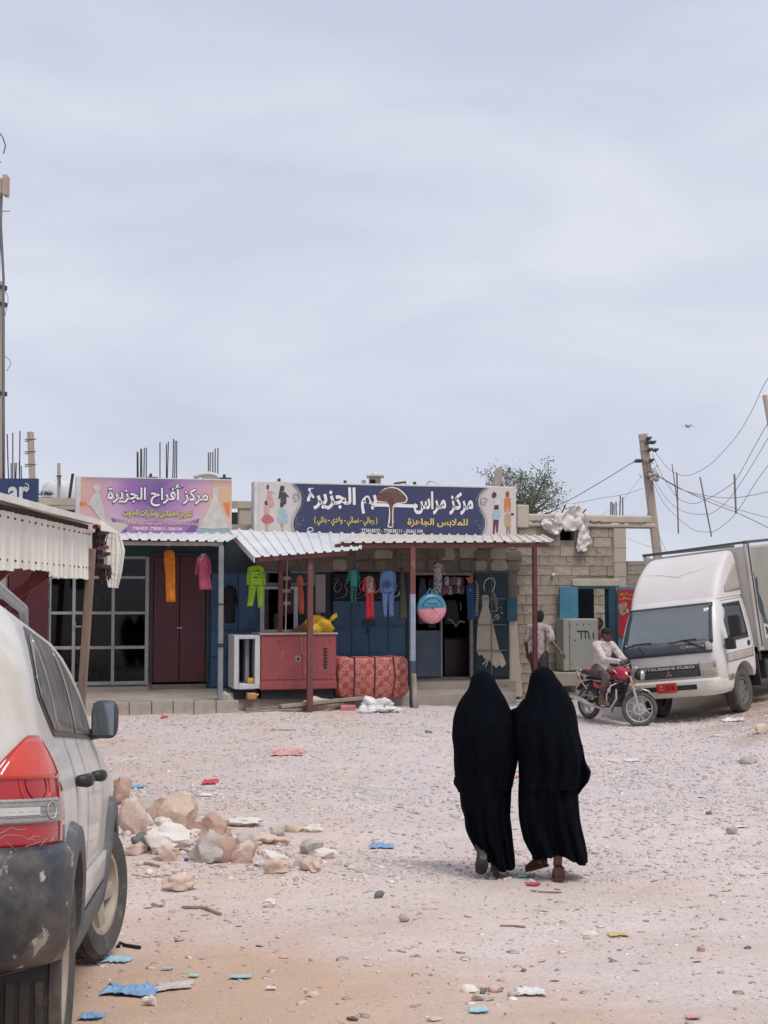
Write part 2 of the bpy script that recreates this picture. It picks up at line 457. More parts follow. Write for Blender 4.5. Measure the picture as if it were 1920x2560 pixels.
def stone_stuff(name, label, n, area, smin, smax, power, pal, dens=None, sink=.25, flat=.55):
 """loose small stones as one object; each is real geometry with its own tone"""
 bases = []
 for k in range(6):
  bm = rock_mesh(k + 40, 1, .4, (1, .75, flat), 4); bm.verts.ensure_lookup_table()
  vs = np.array([v.co[:] for v in bm.verts]); fs = np.array([[v.index for v in f.verts] for f in bm.faces]); bm.free()
  if len(vs) > 14:   # icosphere 1 has 12 verts in bmesh numbering
   pass
  bases.append((vs, fs))
 (x0, x1), (y0, y1) = area
 X = RS.uniform(x0, x1, n * 6); Y = y0 + (y1 - y0) * RS.rand(n * 6) ** power
 keep = np.abs(X) < .30 * Y + .4
 if dens is not None: keep &= RS.rand(n * 6) < dens(X, Y)
 X = X[keep][:n]; Y = Y[keep][:n]; n = len(X)
 s = smin * (smax / smin) ** (RS.rand(n) ** 2.2)
 Zs = gz(X, Y)
 ang = RS.rand(n) * 6.283; tilt = RS.normal(0, .25, n)
 VV, FF, CC = [], [], []; off = 0
 pal = np.array(pal)
 for k, (vs, fs) in enumerate(bases):
  idx = np.where(np.arange(n) % len(bases) == k)[0]
  if not len(idx): continue
  c, sn = np.cos(ang[idx]), np.sin(ang[idx]); sc = s[idx] * .5
  p = vs[None] * sc[:, None, None]
  t = tilt[idx][:, None]
  py = p[:, :, 1] * np.cos(t) - p[:, :, 2] * np.sin(t); pz = p[:, :, 1] * np.sin(t) + p[:, :, 2] * np.cos(t); px = p[:, :, 0]
  qx = px * c[:, None] - py * sn[:, None] + X[idx][:, None]; qy = px * sn[:, None] + py * c[:, None] + Y[idx][:, None]
  qz = pz + (Zs[idx] + sc * flat * (1 - 2 * sink))[:, None]
  VV.append(np.stack([qx, qy, qz], -1).reshape(-1, 3)); nv = len(vs)
  FF.append((fs[None] + (off + np.arange(len(idx)) * nv)[:, None, None]).reshape(-1, 3)); off += len(idx) * nv
  cc = pal[RS.randint(0, len(pal), len(idx))] * RS.uniform(.8, 1.15, (len(idx), 1))
  CC.append(np.repeat(cc, nv, 0))
 V = np.concatenate(VV); Fq = np.concatenate(FF); C = np.concatenate(CC)
 me = bpy.data.meshes.new(name); me.vertices.add(len(V)); me.vertices.foreach_set('co', V.ravel())
 me.loops.add(Fq.size); me.loops.foreach_set('vertex_index', Fq.ravel().astype(np.int32))
 me.polygons.add(len(Fq)); me.polygons.foreach_set('loop_start', np.arange(0, Fq.size, 3)); me.polygons.foreach_set('loop_total', np.full(len(Fq), 3)); me.update(calc_edges=True)
 at = me.color_attributes.new('tone', 'FLOAT_COLOR', 'POINT'); at.data.foreach_set('color', np.concatenate([C, np.ones((len(C), 1))], 1).ravel())
 o = bpy.data.objects.new(name, me); COL.objects.link(o); o['kind'] = 'stuff'; o['label'] = label; o['category'] = 'gravel'
 if 'loose_stone' not in MATS:
  m = bpy.data.materials.new('loose_stone'); m.use_nodes = True; nt = m.node_tree; b = nt.nodes['Principled BSDF']
  a = nt.nodes.new('ShaderNodeVertexColor'); a.layer_name = 'tone'; t = nt.nodes.new('ShaderNodeTexCoord')
  nn = _noise(nt, t.outputs['Object'], 60, 4, .6); r = _ramp(nt, nn.outputs['Fac'], .3, .7, (.78, .76, .75, 1), (1.12, 1.1, 1.08, 1))
  nt.links.new(_mix(nt, 1.0, a.outputs[0], r.outputs[0], 'MULTIPLY'), b.inputs['Base Color']); b.inputs['Roughness'].default_value = .92; b.inputs['Specular IOR Level'].default_value = .2
  MATS['loose_stone'] = m
 me.materials.append(MATS['loose_stone'])
 return o
GREY = [(.57, .52, .515), (.62, .56, .55), (.52, .475, .475), (.66, .59, .57), (.60, .53, .505), (.70, .64, .625), (.46, .42, .42)]
PINK = [(.64, .53, .47), (.60, .49, .43), (.68, .59, .54), (.52, .43, .38), (.44, .39, .365), (.72, .65, .61)]
def d_far(X, Y):
 p = .22 + 1.5 * np.clip(vnoise(X * .45 + 3, Y * .45) + .22, 0, 1) * np.clip(.5 + 1.6 * vnoise(X * 1.9, Y * 1.9 + 5), .1, 1)
 p = p * np.where(X > 4.2 + .1 * Y, .45, 1.0)
 return np.clip(p, 0, 1) * (Y - .268 * X < 26)
stone_stuff('gravel', 'grey crushed stone strewn across the open yard', 40000, ((-7, 8), (10.6, 26)), .016, .085, 1.0, GREY, d_far, sink=.36, flat=.36)
def d_near(X, Y):
 return np.clip(.16 + 1.5 * np.clip(vnoise(X * 1.1 + 9, Y * 1.1 + 4), 0, 1) + .4 * (Y > 9.5), 0, 1)
stone_stuff('pebbles', 'small pink and grey pebbles loose in the dust near the camera', 9000, ((-3, 4), (5.2, 12.5)), .005, .030, .9, PINK + GREY[:4], d_near)
CHIP = [(.68, .60, .55), (.74, .68, .64), (.48, .40, .35), (.34, .28, .25), (.60, .47, .39), (.50, .46, .45)]
stone_stuff('debris', 'thin chips, straw ends and flakes lying all over the dirt', 5200, ((-4, 6), (5.2, 17)), .010, .085, .8, CHIP, lambda X, Y: np.clip(.3 + .9 * vnoise(X * .8 + 40, Y * .8), 0.08, 1), sink=.1, flat=.10)
# ------------------------------------------------------------------ shop row
M_STONE = mat('rough_plaster_wall', (.215, .185, .155), (.15, .13, .112), 2.5, .95, bump=.5, bscale=14, spots=((.27, .24, .21), 5, .55, .7))
M_CONC = mat('grey_concrete', (.42, .375, .325), (.34, .30, .26), 3, .95, bump=.35, bscale=25, spots=((.26, .22, .19), 3.5, .58, .72))
M_BEIGE = mat('beige_plaster', (.50, .44, .365), (.42, .365, .30), 2, .95, bump=.3, bscale=18, spots=((.30, .25, .20), 3, .6, .75))
M_DARK = mat('dark_void_plaster', (.028, .030, .034), (.02, .021, .024), 3, .95)  # near black puts the shade of rooms and voids into colour; also dark fittings
M_NAVY = mat('navy_panel', (.022, .036, .055), (.016, .025, .04), 4, .7)
M_BLUE = mat('blue_metal_paint', (.050, .115, .205), (.036, .082, .155), 2.2, .6, bump=.3, bscale=4, spots=((.085, .145, .215), 4, .58, .75), stretch=(1, 1, .5))
M_MAROON = mat('maroon_metal_paint', (.088, .014, .022), (.060, .010, .016), 2, .5, bump=.35, bscale=3.5, spots=((.17, .05, .05), 9, .66, .78))
M_ALU = mat('aluminium_frame', (.34, .345, .36), (.26, .265, .275), 8, .5, metal=.35, spots=((.25, .24, .23), 12, .62, .75))
M_TEAL = mat('teal_board', (.018, .062, .07), (.012, .04, .048), 3, .7)
M_SILL = mat('concrete_floor', (.36, .315, .27), (.29, .25, .215), 2.2, .95, bump=.4, bscale=30, spots=((.22, .185, .155), 5, .56, .72))
G_SHOP = glass('shop_glass', (.30, .35, .37), .022, .04)
M_PAPER = mat('paper', (.72, .71, .68), (.66, .65, .62), 6, .9)
M_CARD = mat('cardboard', (.30, .205, .13), (.25, .17, .105), 4, .9)
M_WHITEP = mat('chipped_white_paint', (.56, .57, .58), (.48, .49, .50), 5, .7, spots=((.25, .23, .21), 9, .6, .7), bump=.2, bscale=30)
def bx(mb, u0, u1, v0, v1, n0, n1, m=0):
 um = (u0 + u1) / 2
 return mb.box(S(u0, n1), S(u1, n1), -n1, -n0, Z(um, v1, n1), Z(um, v0, n1), m)
FLOOR_Z = Z(300, 1713)          # threshold level
PLAT_F = Z(300, 1752, 1.9)
TOP = 3.55
shop = Thing('shop_building', 'low row of small shops with maroon, blue and glazed fronts under tin awnings', 'building', (S(620), 0, .2), FAC)
sL, sR = S(-230), S(1292)
zwin = Z(250, 1391)
w = MB()
def pier(u0, u1, z0, z1, m=0, n1=0.0, n0=-.22): w.box(S(u0), S(u1), -n1, -n0, z0, z1, m)
pier(-230, 18, .1, TOP, 0); pier(18, 127, .1, FLOOR_Z + .05, 0)
pier(18, 127, Z(70, 1400), TOP); pier(127, 380, .1, FLOOR_Z); pier(127, 380, zwin, TOP, 1)
pier(367, 381, FLOOR_Z, zwin); pier(381, 516, .1, FLOOR_Z); pier(380, 516, Z(450, 1388), TOP, 1)
pier(516, 526, .1, TOP, 2); pier(526, 662, .1, Z(600, 1432), 3); pier(526, 640, Z(600, 1432), TOP, 2)
pier(640, 828, Z(700, 1430), TOP); pier(662, 748, .1, Z(700, 1582), 3); pier(748, 828, .1, Z(700, 1430), 2)
pier(828, 1013, .1, FLOOR_Z); pier(828, 1036, Z(900, 1430), TOP); pier(1013, 1036, .1, Z(900, 1430), 2)
pier(1036, 1182, .1, FLOOR_Z + .05); pier(1036, 1292, Z(1100, 1432), TOP); pier(1182, 1292, .1, Z(1100, 1432), 0)
shop.part('wall', w, [M_STONE, M_TEAL, M_NAVY, M_BLUE])
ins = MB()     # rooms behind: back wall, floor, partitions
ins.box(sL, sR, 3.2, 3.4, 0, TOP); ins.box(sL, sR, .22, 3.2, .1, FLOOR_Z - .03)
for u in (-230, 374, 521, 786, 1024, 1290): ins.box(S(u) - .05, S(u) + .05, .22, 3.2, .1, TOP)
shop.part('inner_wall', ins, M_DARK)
rf = MB(); rf.box(sL, sR, -.05, 3.5, TOP, TOP + .14)
roof = shop.part('roof', rf, M_CONC)
pb = MB()
pb.box(sL + .3, sR - .35, .75, .95, 4.06, 4.2); pb.box(sL + .3, sR - .35, 2.2, 2.3, TOP + .14, 4.06, 1)  # second box: dark sheet added so the gap between the signs looks shaded
for u in (120, 400, 628, 900, 1150): pb.box(S(u) - .12, S(u) + .12, .78, 1.0, TOP + .14, 4.06)
shop.part('parapet', pb, [M_BEIGE, M_DARK], parent=roof)
# large rough stones showing above the doors
rnd = random.Random(3)
s0 = S(830)
while s0 < S(1285):
 zz = Z(1000, 1432) + .03
 while zz < TOP - .1:
  ww, hh = rnd.uniform(.26, .46), rnd.uniform(.2, .3)
  mb = MB()
  o = [(-.5, -.42), (-.3, -.5), (.34, -.5), (.5, -.35), (.48, .3), (.3, .5), (-.35, .48), (-.5, .25)]
  o = [(a * ww * rnd.uniform(.88, 1.0), b * hh * rnd.uniform(.88, 1.0)) for a, b in o]
  c = (s0 + ww / 2, zz + hh / 2)
  mb.prism([(c[0] + a, c[1] + b) for a, b in o], .03, -rnd.uniform(.015, .05))
  shop.part('stone', mb, M_STONE if rnd.random() < .6 else M_CONC, bevel=.015)
  zz += hh
 s0 += ww
# --- glazed storefront
gf = Thing('glazed_storefront', 'aluminium framed shop window with twelve panes behind the leaning wooden post', 'storefront', (S(250), 0, FLOOR_Z), FAC)
us = [(127, 181), (189, 279), (287, 363)]
vs_ = [(1397, 1440), (1447, 1529), (1536, 1615), (1623, 1704)]
fr = MB()
zt, zb = Z(250, 1391), FLOOR_Z
for u0, u1 in ((120, 128), (181, 189), (279, 287), (363, 372)): fr.box(S(u0), S(u1), -.03, .05, zb, zt)
for v0, v1 in ((1390, 1397), (1440, 1447), (1529, 1536), (1615, 1623), (1704, 1713)):
 for (a, b) in ((128, 181), (189, 279), (287, 363)): fr.box(S(a), S(b), -.022, .045, Z(250, v1), Z(250, v0))
gf.part('window_frame', fr, M_ALU, bevel=.004)
for a, b in us:
 for v0, v1 in vs_:
  p = MB(); p.box(S(a), S(b), .004, .010, Z(250, v1), Z(250, v0)); gf.part('pane', p, G_SHOP)
h = MB(); h.bar((S(187), -.07, Z(200, 1566)), (S(204), -.07, Z(200, 1566)), .025); h.box(S(187), S(190), -.07, -.02, Z(200, 1572), Z(200, 1556)); gf.part('door_handle', h, M_ALU)
def leanbar(name, label, cat, pts, r, m): 
 mb = MB(); [mb.bar(a, b, r) for a, b in pts]; return single(name, mb, m, label, cat, fr=FAC)
lb = MB()
p0, p1 = FP(222, 1700, -.3), FP(268, 1462, -.12)
for d in (0, .13):
 lb.bar(p0 + Vector((d, 0, 0)), p1 + Vector((d, 0, 0)), .035, .05)
for k in range(1, 7):
 q = p0.lerp(p1, k / 7); lb.bar(q, q + Vector((.13, 0, 0)), .025)
single('ladder', lb, M_ALU, 'aluminium ladder leaning inside the glazed shop window', 'ladder', fr=FAC)
for (u0, u1, v0, v1, nn, tx) in ((310, 362, 1588, 1628, -.35, 'small brown carton on top inside the glazed shop window'), (322, 364, 1630, 1706, -.5, 'tall brown carton on the floor inside the glazed shop window'), (200, 232, 1640, 1704, -.6, 'brown carton behind the ladder inside the glazed shop')):
 c = MB(); a, b = FP(u0, v1, nn), FP(u1, v0, nn); c.box(a.x, b.x, -nn, -nn + .4, a.z if v1 < 1650 else FLOOR_Z - .03, b.z); single('cardboard_carton', c, M_CARD, tx, 'carton', fr=FAC, bevel=.008)
sh = MB(); sh.box(S(290), S(364), .3, .75, Z(300, 1636), Z(300, 1629)); sh.bar((S(292), .32, FLOOR_Z - .03), (S(292), .32, Z(300, 1636)), .04); sh.bar((S(292), .7, FLOOR_Z - .03), (S(292), .7, Z(300, 1636)), .04); sh.bar((S(362), .7, FLOOR_Z - .03), (S(362), .7, Z(300, 1636)), .04); sh.bar((S(362), .32, FLOOR_Z - .03), (S(362), .32, Z(300, 1636)), .04)
single('shelf', sh, M_ALU, 'low shelf inside the right bay of the glazed shop window', 'shelf', fr=FAC)
pp = MB(); pp.box(S(239), S(250), .014, .017, Z(244, 1515), Z(244, 1487)); single('paper_notice', pp, M_PAPER, 'small white notice taped inside the glazed shop window', 'notice', fr=FAC)
pk = MB(); pk.add([FP(303, 1500, -.1), FP(335, 1452, -.1), FP(334, 1512, -.1), FP(305, 1506, -.14)], [(0, 1, 2, 3)]); pk.add([FP(303, 1500, -.13), FP(335, 1452, -.13), FP(334, 1512, -.13), FP(305, 1506, -.17)], [(3, 2, 1, 0)])
single('hanging_cloth', pk, mat('dusky_cloth', (.10, .10, .12)), 'grey triangular cloth hanging inside the right bay of the glazed shop', 'cloth', fr=FAC)
gar = MB()
for k in range(150):
 q = FP(226 + random.uniform(-4, 9), random.uniform(1452, 1532), -.02 + random.uniform(-.05, .0)); d = Vector((random.uniform(-1, 1), random.uniform(-.4, .4), random.uniform(-1, 1))) * .03
 e = Vector((d.z, .005, -d.x)) * .35; gar.add([q - d, q + e, q + d, q - e], [(0, 1, 2, 3)])
gar.tube([FP(230, 1450, -.04), FP(231, 1532, -.04)], .008, 5)
single('leaf_garland', gar, mat('plastic_leaf', (.05, .13, .10), (.16, .22, .19), 30, .7), 'strip of plastic leaves hanging behind the leaning wooden post', 'garland', fr=FAC)
# --- maroon doors
def door(name, label, u0, u1, v0, v1, n, leaves, m, seams=(), thick=.04, ribs=True):
 T = Thing(name, label, 'door', (S((u0 + u1) / 2), -n, Z((u0 + u1) / 2, v1)), FAC)
 a, b = S(u0), S(u1); zz0, zz1 = Z((u0 + u1) / 2, v1), Z((u0 + u1) / 2, v0); out = []
 for k in range(leaves):
  x0 = a + (b - a) * k / leaves + .006; x1 = a + (b - a) * (k + 1) / leaves - .006
  d = MB(); d.box(x0, x1, -n, -n + thick, zz0, zz1)
  out.append(T.part('door_leaf', d, m, bevel=.006))
 return T, a, b, zz0, zz1, out
T, a, b, z0, z1, _ = door('maroon_door', 'tall maroon double metal door beside the glazed shop', 383, 514, 1391, 1705, .03, 2, M_MAROON)
f = MB(); f.box(a - .06, a - .005, -.05, .05, z0, z1 + .06); f.box(b + .005, b + .06, -.05, .05, z0, z1 + .06); f.box(a - .005, b + .005, -.05, .05, z1 + .004, z1 + .06); T.part('door_frame', f, mat('dark_frame', (.05, .045, .05)))
h = MB(); h.box((a + b) / 2 - .05, (a + b) / 2 + .05, -.06, -.032, z0 + 1.02, z0 + 1.05); T.part('latch', h, M_ALU)
T, a, b, z0, z1, _ = door('maroon_panel_door', 'dark maroon metal panel behind the braces of the tin awning', 20, 126, 1412, 1706, .03, 1, M_MAROON)
# --- blue panels
bp_ = Thing('blue_shopfront', 'blue painted metal shopfront with raised seams behind the grey post', 'shopfront', (S(590), -.04, FLOOR_Z), FAC)
for k, (u0, u1, v0, v1) in enumerate(((528, 594, 1434, 1574), (596, 640, 1434, 1574), (528, 594, 1577, 1640), (596, 640, 1577, 1640), (528, 594, 1643, 1716), (596, 640, 1643, 1716))):
 d = MB(); d.box(S(u0), S(u1), -.035, -.002, Z(590, v1), Z(590, v0)); bp_.part('panel', d, M_BLUE, bevel=.006)
for v in (1575.5, 1641.5):
 d = MB(); d.box(S(528), S(640), -.05, -.02, Z(590, v + 1.3), Z(590, v - 1.3)); bp_.part('seam_rail', d, mat('blue_rail', (.04, .115, .22)))
T, a, b, z0, z1, _ = door('blue_double_door', 'blue metal double door with cross seams behind the bundled mattresses', 830, 1012, 1502, 1706, .05, 2, M_BLUE)
r = MB(); xs = [a + (b - a) * q for q in (.265, .5, .765)]
for x in xs: r.box(x - .012, x + .012, -.072, -.05, z0, z1)
for v in (1566, 1636): r.box(a, b, -.078, -.05, Z(920, v + 1.5), Z(920, v - 1.5))
T.part('seam_rail', r, mat('blue_rail', (.04, .115, .22)))
k = MB(); k.box((a + b) / 2 - .13, (a + b) / 2 + .11, -.10, -.07, Z(920, 1562), Z(920, 1550)); k.box((a + b) / 2 - .05, (a + b) / 2 - .0, -.12, -.07, Z(920, 1582), Z(920, 1572)); T.part('bolt', k, mat('dark_blue_bolt', (.03, .06, .11)))
# black lettering board over the blue door
cb = Thing('calligraphy_board', 'black board with white flowing script above the blue double door', 'sign', (S(920), -.05, Z(920, 1501)), FAC)
d = MB(); d.box(S(829), S(1008), -.07, -.01, Z(920, 1501), Z(920, 1434)); cb.part('board', d, mat('black_board', (.012, .014, .018)))
cal = MB()
def swash(pts, r0):
 pts = [FP(u, v, .085) for u, v in pts]; out = []
 for i in range(len(pts) - 1):
  for t in range(4):
   p_ = pts[max(i - 1, 0)]; q = pts[i]; w_ = pts[i + 1]; x_ = pts[min(i + 2, len(pts) - 1)]; t_ = t / 4
   out.append(.5 * ((2 * q) + (w_ - p_) * t_ + (2 * p_ - 5 * q + 4 * w_ - x_) * t_ ** 2 + (3 * q - p_ - 3 * w_ + x_) * t_ ** 3))
 out.append(pts[-1]); n = len(out)
 cal.tube(out, [r0 * (.35 + .65 * math.sin(math.pi * min(1, (i + .6) / n))) for i in range(n)], 6, flat=.35)
swash([(836, 1450), (842, 1446), (846, 1452), (840, 1458), (836, 1470), (840, 1480), (850, 1476), (853, 1464), (850, 1452)], .013)
swash([(860, 1448), (866, 1454), (862, 1466), (868, 1476), (864, 1488), (852, 1494), (838, 1496)], .015)
swash([(872, 1452), (876, 1446), (880, 1454), (874, 1462)], .011)
swash([(892, 1490), (902, 1478), (898, 1464), (906, 1452), (914, 1458), (908, 1470), (914, 1482), (906, 1492), (890, 1496)], .014)
swash([(926, 1448), (924, 1464), (930, 1478), (942, 1480), (950, 1470)], .013)
swash([(944, 1494), (962, 1494), (976, 1484), (980, 1468), (974, 1456), (968, 1464), (976, 1472), (990, 1468), (1000, 1456)], .015)
swash([(955, 1450), (960, 1455)], .010); swash([(986, 1488), (992, 1492)], .010); swash([(1000, 1476), (996, 1488), (984, 1494)], .012)
cb.part('lettering', cal, mat('white_letter', (.62, .63, .63)), smooth=True)
# --- shoe window
sw = Thing('shoe_shop_window', 'white framed display window with shelves of shoes behind the lime tracksuit', 'window', (S(705), 0, Z(700, 1582)), FAC)
f = MB()
for (u0, u1, v0, v1) in ((651, 661, 1466, 1581), (735, 745, 1466, 1581), (661, 735, 1466, 1473), (661, 735, 1574, 1581)): bx(f, u0, u1, v0, v1, -.04, .05)
sw.part('window_frame', f, mat('white_window_frame', (.62, .64, .66), (.5, .52, .54), 8, .6))
f = MB()
for (u0, u1, v0, v1) in ((662, 788, 1428, 1433), (662, 788, 1457, 1464), (661, 666, 1433, 1457), (783, 788, 1433, 1457), (722, 727, 1433, 1457)): bx(f, u0, u1, v0, v1, -.03, .04)
sw.part('transom_frame', f, mat('pale_blue_frame', (.17, .27, .33)))
p = MB(); bx(p, 661, 735, 1473, 1574, .0, .006); sw.part('pane', p, G_SHOP)
p = MB(); bx(p, 666, 783, 1433, 1457, .0, .006); sw.part('pane', p, G_SHOP)
s_ = MB()
for v in (1494, 1527, 1559): s_.box(S(661), S(735), .1, .45, Z(700, v) - .02, Z(700, v))
sw.part('shelf', s_, M_NAVY)
nshoe = 0
for r_, v in enumerate((1494, 1527, 1559)):
 for k in range(4):
  u = 667 + k * 17; c = FP(u, v, -.24); c.z = Z(700, v); m_ = MB()
  pr = [(-.13, 0), (.12, 0), (.13, .02), (.09, .045), (.02, .06), (-.03, .1), (-.12, .1)]
  m_.prism([(c.x + a_, c.z + .002 + b_) for a_, b_ in pr], c.y - .04, c.y + .04)
  single('shoe', m_, mat('pale_shoe', (.50, .50, .50), (.4, .4, .4)), ('leftmost', 'second from left', 'second from right', 'rightmost')[k] + ' pale shoe on the %s shelf of the shoe shop window' % ('top', 'middle', 'bottom')[r_], 'shoe', fr=FAC, group='shoes in the shop window', bevel=.01)
pi_ = MB(); bx(pi_, 789, 814, 1436, 1532, -.02, .07); single('pale_board', pi_, mat('pale_board', (.40, .37, .36), (.33, .3, .29), 3, .9), 'narrow pale board fixed to the wall between the two blue shop fronts', 'board', fr=FAC, bevel=.01)
cd = MB(); a = FP(722, 1582, .12); b = FP(800, 1528, .10); cd.add([a, FP(760, 1582, .12), FP(803, 1540, .12), b, a + Vector((0, .02, 0)), FP(760, 1582, .1), FP(803, 1540, .1), b + Vector((0, .02, 0))], [(0, 1, 2, 3), (7, 6, 5, 4), (0, 4, 5, 1), (1, 5, 6, 2), (2, 6, 7, 3), (3, 7, 4, 0)])
single('cardboard_sheet', cd, M_CARD, 'brown cardboard sheet leaning behind the yellow bag', 'cardboard', fr=FAC)
# --- open clothes shop entrance
T, a, b, z0, z1, _ = door('grey_door', 'lower grey blue door leaf at the left of the open clothes shop', 1038, 1102, 1576, 1692, .04, 1, mat('grey_blue_door', (.085, .115, .155), (.065, .09, .125), 3, .7, bump=.1))
f = MB(); bx(f, 1102, 1106, 1436, 1692, -.05, .05); bx(f, 1176, 1182, 1436, 1692, -.05, .05); bx(f, 1036, 1039, 1436, 1692, -.05, .05); bx(f, 1039, 1182, 1432, 1438, -.06, .045); T.part('door_frame', f, mat('grey_frame', (.30, .30, .31), (.2, .2, .2), 9, .7))
c = MB(); a_, b_ = FP(1111, 1692, -.5), FP(1172, 1598, -.5); c.box(a_.x, b_.x, .5, 1.1, FLOOR_Z + .02, b_.z); c.box(a_.x - .02, b_.x + .02, .47, 1.12, b_.z, b_.z + .03)
single('shop_counter', c, mat('dark_plum_counter', (.022, .010, .022), (.016, .008, .016), 3, .4), 'dark plum cabinet standing inside the open clothes shop', 'counter', fr=FAC, bevel=.01)
bd = Thing('painted_bride_door', 'dark teal door leaf painted with a bride in a long pale dress', 'door', (S(1227), -.12, Z(1227, 1691)), FAC)
d = MB(); d.box(S(1184), S(1266), -.12, -.06, Z(1227, 1691), Z(1227, 1433)); bd.part('door_leaf', d, mat('dark_teal_paint', (.014, .036, .050), (.010, .026, .038), 3, .6), bevel=.006)
def flat(T, name, pts, n, m, parent=None):
 q = [FP(u, v, n) for u, v in pts]; mb = MB(); mb.add(q + [p + Vector((0, .006, 0)) for p in q], [tuple(range(len(q))), tuple(reversed(range(len(q), 2 * len(q))))] + [(i, len(q) + i, len(q) + (i + 1) % len(q), (i + 1) % len(q)) for i in range(len(q))])
 return T.part(name, mb, m, parent=parent)
cr = lambda pts, o=(1000, 1150), s=3.318: [(o[0] + x / s, o[1] + y / s) for x, y in pts]
M_CREAM = mat('cream_painted_dress', (.50, .43, .35), (.43, .37, .30), 5, .85)
flat(bd, 'painted_dress', cr([(680, 1125), (705, 1118), (735, 1125), (742, 1170), (735, 1215), (750, 1270), (775, 1370), (800, 1480), (822, 1570), (855, 1620), (880, 1690), (850, 1722), (825, 1700), (800, 1725), (770, 1700), (740, 1660), (718, 1640), (700, 1650), (680, 1612), (660, 1625), (645, 1600), (634, 1585), (640, 1440), (650, 1330), (668, 1270), (686, 1210), (680, 1165)]), .129, M_CREAM)
flat(bd, 'painted_veil', cr([(770, 1070), (795, 1110), (815, 1180), (808, 1230), (795, 1235), (780, 1180), (768, 1120)]), .129, mat('grey_veil', (.17, .18, .18)))
ol = MB()
def line(pts, r=.012, n=.135): ol.tube([FP(u, v, n) for u, v in cr(pts)], r, 5, flat=.4)
line([(700, 1080), (694, 1040), (708, 1000), (740, 978), (775, 985), (788, 1020), (780, 1060), (766, 1090)], .010)
line([(706, 1085), (722, 1112), (742, 1100), (738, 1075)], .008); line([(720, 1640), (705, 1680), (685, 1695)], .012); line([(730, 1650), (722, 1690), (708, 1715)], .010)
for k in range(34):
 u, v = 800 + random.gauss(0, 18), 1300 + random.gauss(0, 28); line([(u, v), (u + random.uniform(-12, 12), v + random.uniform(-12, 12))], .011)
bd.part('painted_outline', ol, mat('white_letter', (.62, .63, .63)))
rl = MB()
for v in (1497, 1562, 1626): rl.bar(FP(1192, v, .15), FP(1264, v, .15), .018)
rl.bar(FP(1229, 1436, .145), FP(1229, 1690, .145), .014); bd.part('seam_rail', rl, mat('grey_seam', (.20, .22, .24)))
eb = MB(); bx(eb, 1268, 1293, 1494, 1552, .02, .2); single('meter_box', eb, mat('blue_meter_box', (.035, .10, .15), (.028, .08, .12), 5, .6), 'small dark blue meter box beside the painted bride door', 'box', fr=FAC, bevel=.01)
# --- platform, steps and kerb
pl = MB()
def slab(u0, u1, n0, n1, zf, zb, z0=-.1):
 a0, a1, b0, b1 = S(u0, n1, 1750), S(u1, n1, 1750), S(u0, n0, 1710), S(u1, n0, 1710)
 pl.add([(a0, -n1, z0), (a1, -n1, z0), (b1, -n0, z0), (b0, -n0, z0), (a0, -n1, zf), (a1, -n1, zf), (b1, -n0, zb), (b0, -n0, zb)], [(0, 3, 2, 1), (4, 5, 6, 7), (0, 1, 5, 4), (1, 2, 6, 5), (2, 3, 7, 6), (3, 0, 4, 7)])
ZP = Z(400, 1752, 1.72)
slab(-230, 566, 0.0, 1.72, ZP, FLOOR_Z - .09); slab(566, 1290, 0.0, 1.3, ZP - .03, FLOOR_Z - .1)
slab(1032, 1290, 0.0, .55, FLOOR_Z - .01, FLOOR_Z - .005)
pl.box(S(-230), S(372), -.13, 0, FLOOR_Z - .1, FLOOR_Z - .03)
pav = single('pavement', pl, M_SILL, None, None, fr=FAC, kind='structure')
po = pav.location
kb = []
rnd = random.Random(5)
s_ = S(40, 1.9)
kz0 = .0; kme = None
while s_ < S(566, 1.9):
 L = rnd.uniform(.36, .42); m_ = MB(); m_.box(0, L - .012, 0, .17, 0, 1)
 zt = ZP + rnd.uniform(-.012, .012)
 me = to_mesh(m_, 'kerb_stone'); me.materials.append(M_CONC); clean(me)
 k = bpy.data.objects.new('kerb_stone', me); COL.objects.link(k); k.parent = pav
 bpos = FACI @ pav.matrix_world.translation if False else None
 k.location = Vector((s_, -1.90 - rnd.uniform(0, .015), -.05)); k.scale = (1, 1, zt + .05)
 bv = k.modifiers.new('b', 'BEVEL'); bv.width = .008; bv.segments = 1
 kb.append(k); s_ += L
bpy.context.view_layer.update()
off = FACI @ pav.matrix_world.to_translation()
for k in kb: k.location = k.location - off
st = MB(); st.add([FP(1266, 1690, .1)] * 0, [])
rc = MB(); slabz = ZP - .03
rc.box(S(1036, 1.3), S(1290, 1.3), -1.75, -1.3, .02, ZP - .22); single('pavement_step', rc, M_SILL, None, None, fr=FAC, kind='structure', bevel=.02)
# ------------------------------------------------------------------ unfinished block building on the right
M_BLOCK = mat('concrete_block', (.395, .330, .262), (.290, .240, .192), 3.0, .96, bump=.5, bscale=40, spots=((.40, .345, .285), 7, .58, .72))
M_BLOCK2 = mat('pale_concrete_block', (.46, .39, .315), (.38, .32, .255), 3.0, .96, bump=.5, bscale=40)
M_MORTAR = mat('mortar', (.30, .255, .21), (.22, .188, .155), 6, .97, bump=.6, bscale=30)
bl = Thing('block_building', 'unfinished grey concrete block building with a turquoise door and jutting beam', 'building', (S(1420), 0, .2), FAC)
u_l, u_c0, u_c1 = 1292, 1534, 1566
zpar, zbeam = Z(1420, 1286), Z(1420, 1318)
dl, dr, dt = S(1440), S(1537), Z(1480, 1466)
wl_, wr_, wt0, wt1 = S(1402), S(1437), Z(1420, 1351), Z(1420, 1324)
mw = MB(); y0, y1 = .014, .20
X0, X1 = S(u_l), S(u_c0)
zb0 = .05
